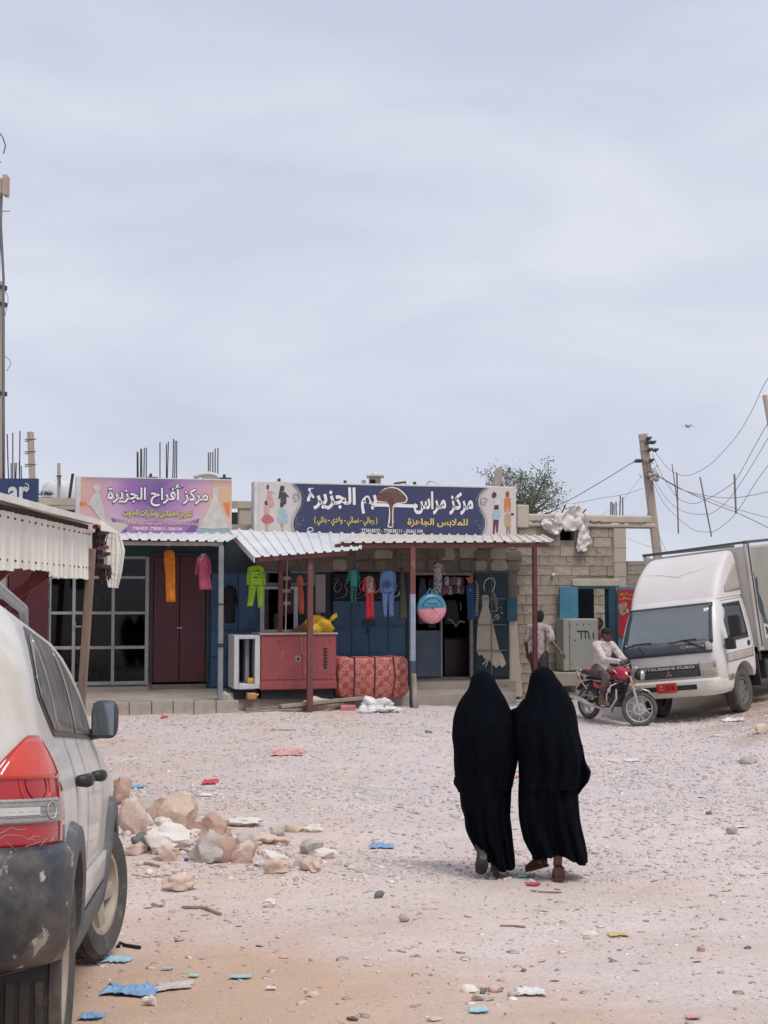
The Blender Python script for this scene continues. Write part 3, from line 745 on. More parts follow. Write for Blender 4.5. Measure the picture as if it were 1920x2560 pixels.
for (a, b, c, d) in ((X0, wl_, zb0, zbeam), (wr_, dl, dt, zbeam), (wl_, wr_, zb0, wt0), (wl_, wr_, wt1, zbeam), (wr_, dl, zb0, dt), (dl, dr, dt, zbeam)):
 if d - c > .02 and b - a > .005: mw.box(a, b, y0, y1, c, d)
mw.box(S(u_c1) , S(1640), .03, .2, zb0, Z(1590, 1405)); mw.box(dr, S(u_c0), y0, y1, zb0, dt)
bl.part('wall', mw, M_MORTAR)
bmesh_v = []
for k in range(4):
 bm = bmesh.new(); bmesh.ops.create_cube(bm, size=1)
 bmesh.ops.subdivide_edges(bm, edges=bm.edges[:], cuts=2, use_grid_fill=True)
 for v in bm.verts:
  v.co.x += .018 * noise.noise(v.co * 5 + Vector((k * 9, 0, 0))); v.co.z += .05 * noise.noise(v.co * 5 + Vector((0, k * 7, 3))); v.co.y += .06 * noise.noise(v.co * 4 + Vector((0, 3, k * 5)))
 me = bpy.data.meshes.new('block'); bm.to_mesh(me); bm.free(); me.materials.append(M_BLOCK if k != 2 else M_BLOCK2); bmesh_v.append(me)
rnd = random.Random(21)
def lay(xa, xb, za, zb_, holes, parent, yb=0.0):
 row = 0; zz = za
 while zz < zb_ - .06:
  hgt = min(.2, zb_ - zz); x = xa - rnd.uniform(0, .4)
  while x < xb:
   L = rnd.choice((.4, .4, .4, .2)); segs = [(max(x, xa), min(x + L, xb))]
   for (ha, hb, hc, hd) in holes:
    if zz + hgt > hc + .03 and zz < hd - .03:
     ns = []
     for s0, s1 in segs:
      if s1 <= ha or s0 >= hb: ns.append((s0, s1))
      else:
       if s0 < ha: ns.append((s0, ha))
       if s1 > hb: ns.append((hb, s1))
     segs = ns
   for s0, s1 in segs:
    if s1 - s0 > .05:
     p = Vector(((s0 + s1) / 2, yb + .05 + rnd.uniform(-.008, .006), zz + hgt / 2)) - bl.base
     piece('block', rnd.choice(bmesh_v), parent, p, (0, rnd.uniform(-.006, .006), rnd.uniform(-.01, .01)), (s1 - s0 - rnd.uniform(.008, .016), .1, hgt - rnd.uniform(.009, .016)))
   x += L
  zz += .2; row += 1
lay(X0, X1, .32, zbeam - .01, [(wl_, wr_, wt0, wt1), (dl, dr, 0, dt + .16)], bl.o)
lay(S(u_c1), S(1625), .55, Z(1590, 1402), [], bl.o, .02)
cn = MB(); cn.box(S(u_c0), S(u_c1), -.03, .22, .05, zbeam); bl.part('column', cn, M_BEIGE, bevel=.02)
jn = MB()
for k in range(1, 10):
 zz = .6 + k * .3; jn.box(S(u_c0) - .004, S(u_c1) + .004, -.034, -.026, zz, zz + .012)
bl.part('column_joint', jn, M_MORTAR, kind='stuff')
bm_ = MB(); bm_.box(X0 + .24, S(1640), -.05, .24, zbeam, Z(1420, 1306)); bl.part('ring_beam', bm_, M_BEIGE, bevel=.025)
bm2 = MB(); bm2.box(X0 + .24, S(1632), -.03, .22, Z(1420, 1306) - .004, zpar); bl.part('parapet', bm2, M_BEIGE, bevel=.03)
ps = MB(); ps.box(X0 + .0, X0 + .26, -.06, .3, zbeam - .03, Z(1305, 1262)); bl.part('parapet_end', ps, M_BEIGE, bevel=.02)
cracks = MB(); rnd = random.Random(8)
for k in range(26):
 x = X0 + .3 + rnd.random() * 2.6; zc = Z(1420, 1304.5); L = rnd.uniform(.05, .22); cracks.bar((x, -.045, zc + rnd.uniform(-.02, .03)), (x + L, -.045, zc + rnd.uniform(-.03, .03)), .03, .02)
bl.part('loose_mortar', cracks, M_MORTAR, kind='stuff')
lt = MB(); lt.box(dl - .1, dr + .1, -.05, .2, dt, dt + .15); bl.part('lintel', lt, M_BEIGE, bevel=.015)
M_TURQ = mat('turquoise_paint', (.075, .235, .345), (.055, .18, .275), 3, .6, spots=((.13, .16, .17), 8, .66, .76), bump=.1)
df = MB(); df.box(S(1519), S(1537), -.06, .15, FLOOR_Z, dt); df.box(dl, S(1519), -.04, .15, dt - .05, dt - .002); fo = bl.part('door_frame', df, mat('dark_teal_frame', (.03, .085, .12), (.02, .06, .09), 6, .6))
d1 = MB(); d1.box(S(1392), S(1439), -.14, -.09, FLOOR_Z - .15, dt - .01); d1.box(S(1392), S(1399), -.16, -.14, FLOOR_Z - .15, dt - .01); bl.part('door_leaf', d1, M_TURQ, bevel=.006, label='turquoise door leaf folded open against the block wall')
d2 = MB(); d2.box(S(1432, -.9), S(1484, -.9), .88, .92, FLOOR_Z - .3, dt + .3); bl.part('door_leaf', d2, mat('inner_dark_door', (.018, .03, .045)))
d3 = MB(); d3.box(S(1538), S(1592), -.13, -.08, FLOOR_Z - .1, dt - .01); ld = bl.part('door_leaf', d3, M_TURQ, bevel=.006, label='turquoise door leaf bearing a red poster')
wk = MB(); wk.box(wl_ - .1, wr_ + .1, .5, .55, wt0 - .3, wt1 + .3); wk.box(wl_ - .1, wr_ + .1, .2, .55, wt1 + .25, wt1 + .3); wk.box(wl_ - .1, wl_ - .05, .2, .5, wt0 - .3, wt1 + .25); wk.box(wr_ + .05, wr_ + .1, .2, .5, wt0 - .3, wt1 + .25); bl.part('dark_niche', wk, M_DARK)  # box added behind the window hole, its near black stands for shade
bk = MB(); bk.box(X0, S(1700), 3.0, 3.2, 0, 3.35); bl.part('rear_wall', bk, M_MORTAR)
lay(S(1476, -2.9), S(1536, -2.9), .9, 3.3, [], bl.o, 2.9)
jb = MB(); a = S(1268); jb.add([(a, -.14, .25), (a + .28, -.14, .25), (a + .15, -.12, 2.1), (a, -.12, 2.1), (a, .0, .25), (a + .28, .0, .25), (a + .15, .0, 2.1), (a, .0, 2.1)], [(0, 1, 2, 3), (4, 7, 6, 5), (0, 4, 5, 1), (1, 5, 6, 2), (2, 6, 7, 3), (3, 7, 4, 0)]); bl.part('buttress', jb, M_BEIGE, bevel=.02)
# red poster
pt = Thing('red_poster', 'red poster with yellow script and a small figure group on the turquoise door', 'poster', (S(1560), -.135, Z(1560, 1592)), FAC)
q = MB(); q.box(S(1539), S(1590), -.142, -.134, Z(1560, 1592), Z(1560, 1474)); pt.part('sheet', q, mat('red_print', (.45, .035, .03), (.36, .02, .022), 4, .6))
for k, (v0, v1, t_) in enumerate(((1480, 1489, 'ملابس أطفال'), (1491, 1500, 'ورجال'))):
 pt.part('lettering', text_mb(arabic(t_), S(1542), S(1584), Z(1560, v1), Z(1560, v0), -.145, bold=.02), mat('yellow_print', (.62, .42, .12)))
bb = MB()
for (u, v, r) in ((1551, 1517, 7), (1562, 1512, 6), (1556, 1530, 8), (1566, 1526, 6)): bb.add([FP(u + r * math.cos(t * .7), v + r * 1.2 * math.sin(t * .7), .146) for t in range(9)], [tuple(range(9))])
pt.part('figure_print', bb, mat('yellow_figure_print', (.58, .46, .28), (.12, .10, .14), 14, .7))
# grey electrical cabinet and plinth
ec = Thing('electrical_cabinet', 'grey green steel cabinet with dark painted tally marks beside the turquoise door', 'cabinet', (S(1452, .5), -.5, Z(1452, 1678, .5)), FAC)
M_CAB = mat('grey_green_steel', (.34, .345, .305), (.30, .305, .265), 2, .55, spots=((.18, .17, .14), 9, .68, .78))
c = MB(); bx(c, 1408, 1495, 1547, 1677, .1, .5); ec.part('body', c, M_CAB, bevel=.01)
c = MB(); bx(c, 1424, 1494, 1549, 1675, .5, .525); ec.part('door', c, M_CAB, bevel=.008)
tm = MB()
for pts in (((1442, 1578), (1470, 1578)), ((1453, 1578), (1454, 1597)), ((1463, 1578), (1464, 1597)), ((1470, 1578), (1474, 1597)), ((1483, 1581), (1484, 1596))): tm.bar(FP(*pts[0], .53), FP(*pts[1], .53), .022, .006, up=(0, 1, 0))
ec.part('painted_mark', tm, mat('dark_blue_mark', (.02, .03, .05)))
kn = MB()
for (u, v) in ((1437, 1600), (1425, 1593), (1425, 1561), (1443, 1560), (1459, 1560), (1474, 1560), (1430, 1660)): kn.blob(FP(u, v, .53), .014, n=6)
ec.part('rivet', kn, mat('dark_rivet', (.05, .05, .05)), kind='stuff')
pl2 = MB(); bx(pl2, 1386, 1441, 1681, 1716, .05, .62); pl2.box(S(1441, .62), S(1500, .62), -.55, 0, .1, Z(1452, 1679, .5)); single('cabinet_plinth', pl2, M_SILL, 'low concrete plinth under the grey electrical cabinet', 'plinth', fr=FAC, bevel=.02)
# ------------------------------------------------------------------ awnings
M_TIN = mat('white_tin', (.64, .65, .67), (.56, .57, .59), 2.5, .5, metal=.0, spots=((.42, .40, .38), 6, .63, .75))
M_TINC = mat('cream_tin', (.60, .56, .53), (.52, .48, .45), 2.5, .55, spots=((.38, .33, .29), 6, .63, .75))
M_RUST = mat('red_brown_steel', (.17, .055, .05), (.12, .042, .04), 4, .65, spots=((.26, .16, .13), 9, .6, .72), stretch=(1, 1, .4))
M_BEAM = mat('beige_timber', (.34, .29, .24), (.26, .22, .18), 5, .9, bump=.2)
M_GREYP = mat('grey_post_paint', (.22, .235, .25), (.17, .18, .19), 6, .7, spots=((.36, .34, .32), 10, .62, .74))
def tin(T, name, bl_, br_, fr_, fl_, m, pitch=.19, rib=.028, parent=None):
 """ribbed sheet between four corners (back left, back right, front right, front left)"""
 bl_, br_, fr_, fl_ = map(Vector, (bl_, br_, fr_, fl_)); W = ((br_ - bl_).length + (fr_ - fl_).length) / 2; n = max(1, round(W / pitch)); mb = MB()
 cols = []
 for k in range(n):
  for t, h_ in ((0, 0), (.62, 0), (.70, 1), (.90, 1), (.98, 0)): cols.append(((k + t) / n, h_))
 cols.append((1, 0)); vs = []
 for lvl in (0, -.006):
  for t, h_ in cols:
   up = Vector((0, 0, h_ * rib + lvl)); a_ = bl_.lerp(br_, t) + up; b_ = fl_.lerp(fr_, t) + up; vs += [a_, b_]
 k = len(cols); fs = []
 for i in range(k - 1):
  a_ = 2 * i; fs.append((a_, a_ + 1, a_ + 3, a_ + 2)); c_ = 2 * k + 2 * i; fs.append((c_ + 2, c_ + 3, c_ + 1, c_)); fs.append((a_ + 1, c_ + 1, c_ + 3, a_ + 3)); fs.append((a_, a_ + 2, c_ + 2, c_))
 fs += [(0, 2 * k, 2 * k + 1, 1), (2 * k - 2, 2 * k - 1, 4 * k - 1, 4 * k - 2)]
 mb.add(vs, fs); return T.part(name, mb, m, parent=parent, fix=False)
def fp3(u, v, n): return FP(u, v, n)
G_OFF = .03
def foot(s, n):
 w_ = FAC @ Vector((s, -n, 0)); return G(w_.x, w_.y) - .05
# left awning
a1 = Thing('tin_awning', 'white tin awning on a grey post over the maroon door', 'awning', (S(420, 1.75), -1.75, 3.0), FAC)
zf, zb_ = Z(420, 1353, 1.8), Z(420, 1334, .32)
tin(a1, 'roof_sheet', (S(262), -.32, zb_), (S(600), -.32, zb_ + .02), (S(566, 1.85), -1.85, zf + .0), (S(280, 1.85), -1.85, zf + .02), M_TIN)
b_ = MB(); b_.box(S(284, 1.78), S(556, 1.78), -1.80, -1.72, Z(420, 1364, 1.78), Z(420, 1354, 1.78)); a1.part('beam', b_, M_BEAM, bevel=.006)
b_ = MB()
for u in (300, 420, 540): b_.bar((S(u), -.32, zb_ - .06), (S(u, 1.72), -1.72, zf - .06), .05, .07)
for k_, me_ in enumerate([b_]): a1.part('rafter', me_, M_BEAM, kind='stuff')
p_ = MB(); sp = S(552, 1.78); p_.box(sp - .045, sp + .045, -1.82, -1.73, ZP - .02, Z(552, 1364, 1.78)); po_ = a1.part('post', p_, M_GREYP, bevel=.006)
cl = MB()
for v in (1511, 1611, 1616): cl.box(sp - .055, sp + .055, -1.83, -1.72, Z(552, v + 1, 1.78), Z(552, v - 2, 1.78))
a1.part('post_clamp', cl, mat('black_tape', (.02, .02, .02)), parent=po_)
# middle awning
a2 = Thing('tin_awning', 'lower white tin awning jutting forward on red posts over the generator', 'awning', (S(770, 2.0), -2.0, .4), FAC)
fl_, fr_ = fp3(638, 1393, 2.15), fp3(903, 1374, 2.15)
tin(a2, 'roof_sheet', (S(566), -.33, TOP + .02), (S(905), -.33, TOP - .01), fr_, fl_, M_TIN)
ff = MB(); q0, q1 = Vector((S(566), -.33, TOP + .02)), Vector(fl_)
ff.add([q0 + Vector((-.006, 0, .01)), q1 + Vector((-.006, 0, .01)), q1 + Vector((-.006, 0, -.10)), q0 + Vector((-.006, 0, -.10)), q0 + Vector((-.02, 0, .01)), q1 + Vector((-.02, 0, .01)), q1 + Vector((-.02, 0, -.10)), q0 + Vector((-.02, 0, -.10))], [(0, 1, 2, 3), (7, 6, 5, 4), (0, 4, 5, 1), (1, 5, 6, 2), (2, 6, 7, 3), (3, 7, 4, 0)])
a2.part('edge_flashing', ff, M_TIN)
b_ = MB(); b_.bar(fp3(644, 1398, 2.05), fp3(868, 1381, 2.05), .06, .10); a2.part('beam', b_, M_RUST, bevel=.005)
zr = Z(700, 1400, 1.4)
for (u, v0, nn, vv) in ((775, 1389, 1.95, None), (701, 1400, 1.15, None)):
 s_ = S(u, nn); zt_ = Z(u, v0, nn); w_ = .052 if u == 775 else .04
 zbm = ZP - .12 if nn > 1.4 else ZP - .05
 if nn > 1.4: zbm = foot(s_, nn)
 p_ = MB(); p_.box(s_ - w_, s_ + w_, -nn - w_, -nn + w_, zbm, zt_); a2.part('post', p_, M_RUST, bevel=.006)
rp_ = MB(); rp_.tube([FP(719, 1396, 1.6), FP(716, 1480, 1.6), FP(714, 1580, 1.5)], .012, 6); a2.part('pole_rod', rp_, M_BEAM)
lp = MB(); lp.blob(FP(806, 1387, 1.9), (.07, .05, .035), n=10); single('ceiling_lamp', lp, mat('lamp_plastic', (.8, .8, .82), None, 5, .4), 'small white lamp under the lower tin awning', 'lamp', fr=FAC, smooth=True)
# right awning
a3 = Thing('tin_awning', 'long cream tin awning on two red brown posts below the navy sign', 'awning', (S(1110, 1.75), -1.75, .3), FAC)
tin(a3, 'roof_sheet', (S(880), -.33, TOP - .02), (S(1345), -.33, TOP - .02), fp3(1388, 1354, 1.85), fp3(835, 1357, 1.85), M_TINC)
b_ = MB(); b_.bar(fp3(838, 1366, 1.76), fp3(1369, 1363, 1.76), .05, .085); a3.part('beam', b_, M_RUST, bevel=.005)
b_ = MB()
for u in (900, 1020, 1140, 1260, 1340): b_.bar((S(u), -.33, TOP - .09), (S(u, 1.74), -1.74, Z(u, 1363, 1.74)), .045, .06)
a3.part('rafter', b_, M_RUST, kind='stuff')
for (u, nn, lean) in ((1031, 1.76, -.02), (1337, 1.76, .0)):
 s_ = S(u, nn); p_ = MB(); zt_ = Z(u, 1368, nn); zb_ = foot(s_, nn)
 if u == 1031:
  zs = [zb_, Z(u, 1652, nn), Z(u, 1562, nn), Z(u, 1485, nn), zt_]
  mm = [mat('navy_post_paint', (.05, .08, .13)), mat('pale_blue_post_paint', (.22, .28, .38), (.30, .31, .33), 8, .7), mat('grey_white_post_paint', (.30, .33, .40), (.22, .28, .40), 6, .7), M_RUST]
  for k in range(4): p_.box(s_ - .048, s_ + .048, -nn - .048, -nn + .048, zs[k], zs[k + 1], k)
  a3.part('post', p_, mm, fix=False, label='post painted red above, pale blue and navy below')
 else:
  p_.tube([(s_, -nn, zb_), (s_, -nn, zt_)], .052, 10); a3.part('post', p_, mat('maroon_post_paint', (.12, .03, .04), (.09, .024, .032), 5, .55), smooth=True, auto=40)
stp = MB(); stp.tube([FP(1040, 1772, 1.85) - Vector((0, 0, .03)), FP(1036, 1735, 1.85), FP(1034, 1684, 1.85)], [.055, .06, .05], 8)
single('wooden_stump', stp, mat('peeling_wood', (.42, .37, .31), (.20, .16, .13), 14, .95, stretch=(1, 1, .25), bump=.5), 'short peeling wooden stake strapped to the foot of the two-tone post', 'stake', fr=FAC)
# ------------------------------------------------------------------ shop signs
def crs(o, s): return lambda pts: [(o[0] + x / s, o[1] + y / s) for x, y in pts]
c1, c2, c3 = crs((180, 1170), 3.95), crs((620, 1190), 4.879), crs((950, 1190), 4.608)
N1 = .40
def sign_grad():
 m = bpy.data.materials.new('printed_purple_banner'); m.use_nodes = True; nt = m.node_tree; b = nt.nodes['Principled BSDF']
 t = nt.nodes.new('ShaderNodeTexCoord'); sp_ = nt.nodes.new('ShaderNodeSeparateXYZ'); nt.links.new(t.outputs['Generated'], sp_.inputs[0])
 n = _noise(nt, t.outputs['Object'], 1.6, 3, .5); ad = nt.nodes.new('ShaderNodeMath'); ad.operation = 'MULTIPLY_ADD'; nt.links.new(n.outputs['Fac'], ad.inputs[0]); ad.inputs[1].default_value = .22; nt.links.new(sp_.outputs[0], ad.inputs[2])
 r = nt.nodes.new('ShaderNodeValToRGB'); nt.links.new(ad.outputs[0], r.inputs[0]); e = r.color_ramp.elements
 e[0].position = .08; e[0].color = (.62, .37, .24, 1); e[1].position = 1.12 if False else 1.0; e[1].color = (.60, .38, .25, 1)
 for p_, c_ in ((.17, (.58, .32, .36)), (.30, (.50, .30, .44)), (.46, (.25, .12, .34)), (.60, (.15, .085, .27)), (.72, (.33, .16, .38)), (.86, (.50, .28, .42))):
  q = e.new(p_); q.color = c_ + (1,)
 rz = _ramp(nt, sp_.outputs[2], .2, .62, (.62, .56, .55, 1), (0, 0, 0, 1))
 rf_ = _ramp(nt, sp_.outputs[2], .18, .55, (.55, .55, .55, 1), (0, 0, 0, 1)); col = _mix(nt, rf_.outputs[0], r.outputs[0], (.52, .45, .47))
 n2 = _noise(nt, t.outputs['Object'], 3.5, 6, .65); rt = _ramp(nt, sp_.outputs[2], .86, 1.0); mu = nt.nodes.new('ShaderNodeMath'); mu.operation = 'MULTIPLY'; nt.links.new(rt.outputs[0], mu.inputs[0]); nt.links.new(n2.outputs['Fac'], mu.inputs[1])
 col = _mix(nt, mu.outputs[0], col, (.17, .17, .22)); nt.links.new(col, b.inputs['Base Color']); b.inputs['Roughness'].default_value = .6
 return m
def label_flat(T, name, pts, n, m, parent=None, th=.003):
 q = [FP(u, v, n) for u, v in pts]; mb = MB(); k = len(q)
 mb.add(q + [p + Vector((0, th, 0)) for p in q], [tuple(range(k)), tuple(reversed(range(k, 2 * k)))] + [(i, k + i, k + (i + 1) % k, (i + 1) % k) for i in range(k)])
 return T.part(name, mb, m, parent=parent)
M_SIGNW = mat('sign_casing', (.60, .59, .58), (.50, .49, .48), 4, .6, spots=((.38, .36, .33), 7, .64, .76))
M_WHITE = mat('white_letter_print', (.74, .72, .72), (.70, .68, .68), 5, .6)
M_YEL = mat('yellow_letter_print', (.70, .55, .13), (.66, .50, .12), 5, .6)
M_PURP = mat('deep_purple_print', (.14, .075, .26), (.18, .09, .29), 3, .6)
s1 = Thing('shop_sign', 'purple and pink shop sign with white Arabic title and bridal dresses', 'sign', (S(388, N1), -N1, Z(388, 1331, N1)), FAC)
za, zc = Z(388, 1331.5, N1), Z(388, 1197, N1)
ca = MB(); ca.box(S(186, N1) + .0, S(578, N1), -N1 + .004, -N1 + .30, za - .02, zc + .02); s1.part('casing', ca, M_SIGNW, bevel=.006)
pn = MB(); pn.box(S(200, N1), S(577, N1), -N1 - .006, -N1 + .003, za, zc); pno = s1.part('banner', pn, sign_grad())
def tx(T, body, u0, u1, v0, v1, n, m, bold, name='lettering', parent=None, shear=0.0):
 um = (u0 + u1) / 2; return T.part(name, text_mb(body, S(u0, n), S(u1, n), Z(um, v1, n), Z(um, v0, n), -n, bold=bold, shear=shear), m, fix=False, parent=parent)
label_flat(s1, 'purple_band', c1([(390, 490), (600, 540), (830, 520), (1090, 540), (1255, 500), (1245, 600), (1215, 632), (430, 632)]), N1 + .010, mat('mauve_print', (.36, .17, .37), (.28, .13, .34), 2, .6))
label_flat(s1, 'purple_corner', c1([(388, 488), (470, 545), (560, 632), (430, 632)]), N1 + .014, M_PURP); label_flat(s1, 'purple_corner', c1([(1258, 498), (1190, 560), (1110, 628), (1225, 628)]), N1 + .014, M_PURP)
label_flat(s1, 'blue_corner', c1([(380, 600), (412, 606), (440, 638), (382, 638)]), N1 + .018, mat('pale_blue_print', (.22, .42, .50))); label_flat(s1, 'blue_corner', c1([(1230, 600), (1400, 608), (1560, 590), (1558, 625), (1220, 630)]), N1 + .012, mat('pale_blue_print', (.22, .42, .50)))
M_OR = mat('orange_print', (.66, .20, .06), (.6, .17, .05), 3, .6)
label_flat(s1, 'orange_corner', c1([(1490, 345), (1562, 338), (1554, 482), (1530, 462)]), N1 + .010, M_OR); label_flat(s1, 'orange_corner', c1([(82, 330), (145, 338), (140, 372), (82, 366)]), N1 + .010, M_OR)
M_DRESS = mat('dress_print', (.56, .53, .49), (.47, .44, .42), 7, .7)
label_flat(s1, 'dress_print', c1([(1378, 200), (1395, 188), (1412, 196), (1432, 188), (1452, 200), (1448, 250), (1440, 290), (1470, 380), (1500, 470), (1530, 560), (1545, 590), (1400, 602), (1262, 592), (1290, 530), (1335, 430), (1370, 330), (1392, 285), (1380, 250)]), N1 + .016, M_DRESS)
label_flat(s1, 'dress_print', c1([(205, 185), (225, 160), (260, 158), (285, 180), (280, 210), (265, 235), (290, 320), (320, 420), (330, 530), (300, 530), (180, 372), (150, 370), (190, 290), (230, 235), (210, 205)]), N1 + .016, M_DRESS)
M_INK = mat('dark_outline_print', (.06, .045, .07))
T1 = arabic('مركز أفراح الجزيرة')
tx(s1, T1, 264.0, 520.0, 1208.5, 1267.5, N1 + .020, M_INK, .055, 'lettering_outline'); tx(s1, T1, 265.5, 518.5, 1210, 1266, N1 + .024, M_WHITE, .022)
T2 = arabic('لتجهيز الفساتين ومكبرات الصوت'); tx(s1, T2, 304.5, 480, 1272.5, 1295.5, N1 + .020, M_INK, .06, 'lettering_outline'); tx(s1, T2, 305.5, 479, 1273.5, 1294.5, N1 + .024, M_YEL, .028)
tx(s1, arabic('يوجد لدينا مستلزمات الاعراس - يوجد لدينا خياطة بأنواعها'), 288, 494, 1300, 1313, N1 + .022, M_YEL, .022)
tx(s1, '773818337 - 770038111 - 05661104', 329, 453, 1317.5, 1326, N1 + .022, M_WHITE, .02)
def ellipse(u, v, a_, b_, n=20): return [(u + a_ * math.cos(2 * math.pi * k / n), v + b_ * math.sin(2 * math.pi * k / n)) for k in range(n)]
def stroke(T, name, pts, r, n, m, parent=None, closed=False):
 q = [FP(u, v, n) for u, v in pts]; mb = MB(); mb.tube(q + ([q[0]] if closed else []), r, 5, flat=.25); return T.part(name, mb, m, parent=parent)
stroke(s1, 'printer_mark', ellipse(297, 1321, 6, 4.5), .008, N1 + .022, M_WHITE, closed=True)
N2 = .42
s2 = Thing('shop_sign', 'long navy shop sign with white Arabic title around a dragon tree emblem', 'sign', (S(960, N2), -N2, Z(960, 1336, N2)), FAC)
za, zc = Z(960, 1337, N2), Z(960, 1213.5, N2)
ca = MB(); ca.box(S(634, N2), S(1292, N2), -N2 + .004, -N2 + .34, za - .03, zc + .03); s2.part('casing', ca, M_SIGNW, bevel=.006)
pn = MB(); pn.box(S(645, N2), S(1291, N2), -N2 - .006, -N2 + .003, za, zc); s2.part('banner', pn, mat('cream_print', (.56, .51, .49), (.50, .46, .44), 2, .6))
zt_, zb_ = zc - .004, za + .004
def edge(u_top, side):
 pts = []
 for k in range(13):
  t = k / 12; pts.append((u_top + side * (22 * math.sin(t * math.pi * 1.05) * (1 if t < .62 else 1) - 14 * math.sin(t * math.pi * 2)) , t))
 return pts
eL = [(S(732 + x, N2), zt_ + (zb_ - zt_) * t) for x, t in ((0, 0), (10, .08), (18, .18), (21, .30), (19, .42), (13, .53), (6, .63), (2, .72), (0, .82), (3, .92), (8, 1.0))]
eR = [(S(1218 + x, N2), zt_ + (zb_ - zt_) * t) for x, t in ((0, 0), (-10, .06), (-18, .15), (-22, .26), (-20, .38), (-14, .50), (-8, .61), (-5, .70), (-5, .80), (-9, .91), (-15, 1.0))]
nv = MB()
for k in range(10):
 a_, b_, c_, d_ = eL[k], eR[k], eR[k + 1], eL[k + 1]
 nv.add([(a_[0], -N2 - .009, a_[1]), (b_[0], -N2 - .009, b_[1]), (c_[0], -N2 - .009, c_[1]), (d_[0], -N2 - .009, d_[1])], [(0, 3, 2, 1)])
s2.part('navy_field', nv, mat('navy_print', (.030, .038, .098), (.038, .046, .11), 2.5, .55, spots=((.06, .065, .12), 4, .6, .75)), fix=False)
M_SW = mat('silver_swirl_print', (.50, .50, .53)); M_SWD = mat('navy_swirl_print', (.05, .06, .13))
for e_, sd in ((eL, 1), (eR, -1)):
 for dx, m_, r_ in ((0, M_SW, .012), (.035 * sd, M_SWD if False else M_SW, .006), (-.04 * sd, M_SWD, .006)):
  mb = MB(); mb.tube([(x + dx, -N2 - .013, z) for x, z in e_], r_, 5, flat=.3); s2.part('swirl_print', mb, m_)
def spiral(u, v, r0, turns, sd, flip=1):
 return [(u + sd * r0 * (1 - .8 * k / 22) * math.cos(k / 22 * turns * 6.283 + 1.2), v + flip * r0 * (1 - .8 * k / 22) * math.sin(k / 22 * turns * 6.283 + 1.2)) for k in range(23)]
for (u, v, r_, sd, m_) in ((738, 1242, 11, -1, M_SWD), (752, 1300, 13, 1, M_SW), (746, 1313, 8, 1, M_SW), (1212, 1252, 11, 1, M_SWD), (1195, 1310, 14, -1, M_SW), (1200, 1318, 8, -1, M_SW)): stroke(s2, 'swirl_print', spiral(u, v, r_, 1.3, sd), .008, N2 + .014, m_)
stroke(s2, 'swirl_print', c2([(645, 170), (690, 240), (695, 310), (650, 380), (600, 410)]), .007, N2 + .014, M_SW); stroke(s2, 'swirl_print', c3([(1150, 200), (1105, 270), (1110, 350), (1150, 410), (1185, 440)]), .007, N2 + .014, M_SW)
# title
tx(s2, arabic('مركز مراس'), 1035, 1184, 1229, 1287, N2 + .016, M_WHITE, .035)
tx(s2, arabic('يم الجزيرة'), 766.5, 942, 1218, 1284, N2 + .016, M_WHITE, .035)
label_flat(s2, 'lettering', [(936, 1257.5), (1044, 1261.5), (1044, 1269.5), (936, 1266)], N2 + .0165, M_WHITE)
tx(s2, arabic('للملابس الجاهزة'), 1019, 1170, 1296, 1318, N2 + .016, M_YEL, .022)
tx(s2, arabic('( رجالي - نسائي - ولادي - بناتي )'), 785, 943, 1291, 1315, N2 + .016, M_YEL, .018)
tx(s2, '773818337 - 770038111 - 05661104', 903, 1057, 1322.5, 1332, N2 + .016, M_WHITE, .018)
stroke(s2, 'printer_mark', ellipse(776, 1324, 7, 5), .008, N2 + .014, M_WHITE, closed=True)
# dragon tree emblem
cap_o = c2([(1585, 250), (1600, 205), (1640, 170)]) + c3([(60, 140), (140, 124), (210, 140), (270, 185), (312, 235), (318, 280), (295, 310), (240, 318), (180, 325), (158, 350), (152, 450), (155, 540), (150, 590), (115, 598), (85, 585), (95, 545), (104, 450), (104, 340), (92, 310), (20, 305), (-60, 300)])
label_flat(s2, 'emblem_outline', cap_o, N2 + .019, M_WHITE)
label_flat(s2, 'emblem_crown', c3([(-42, 250), (-15, 200), (30, 165), (85, 142), (140, 136), (200, 150), (255, 190), (298, 240), (306, 275), (285, 298), (230, 305), (190, 308), (165, 325), (150, 345), (112, 345), (100, 320), (80, 300), (20, 292), (-30, 285)]), N2 + .023, mat('dark_red_crown_print', (.105, .035, .04), (.16, .075, .06), 18, .7))
label_flat(s2, 'emblem_foliage', c3([(-15, 205), (30, 168), (85, 145), (140, 139), (200, 153), (255, 193), (290, 235), (240, 225), (190, 200), (130, 205), (70, 190), (20, 215)]), N2 + .027, mat('brown_green_foliage_print', (.16, .13, .06), (.10, .07, .045), 22, .8))
label_flat(s2, 'emblem_trunk', c3([(112, 340), (150, 340), (143, 400), (141, 520), (146, 575), (120, 582), (100, 572), (116, 520), (120, 420)]), N2 + .026, mat('dark_red_crown_print', (.105, .035, .04)))
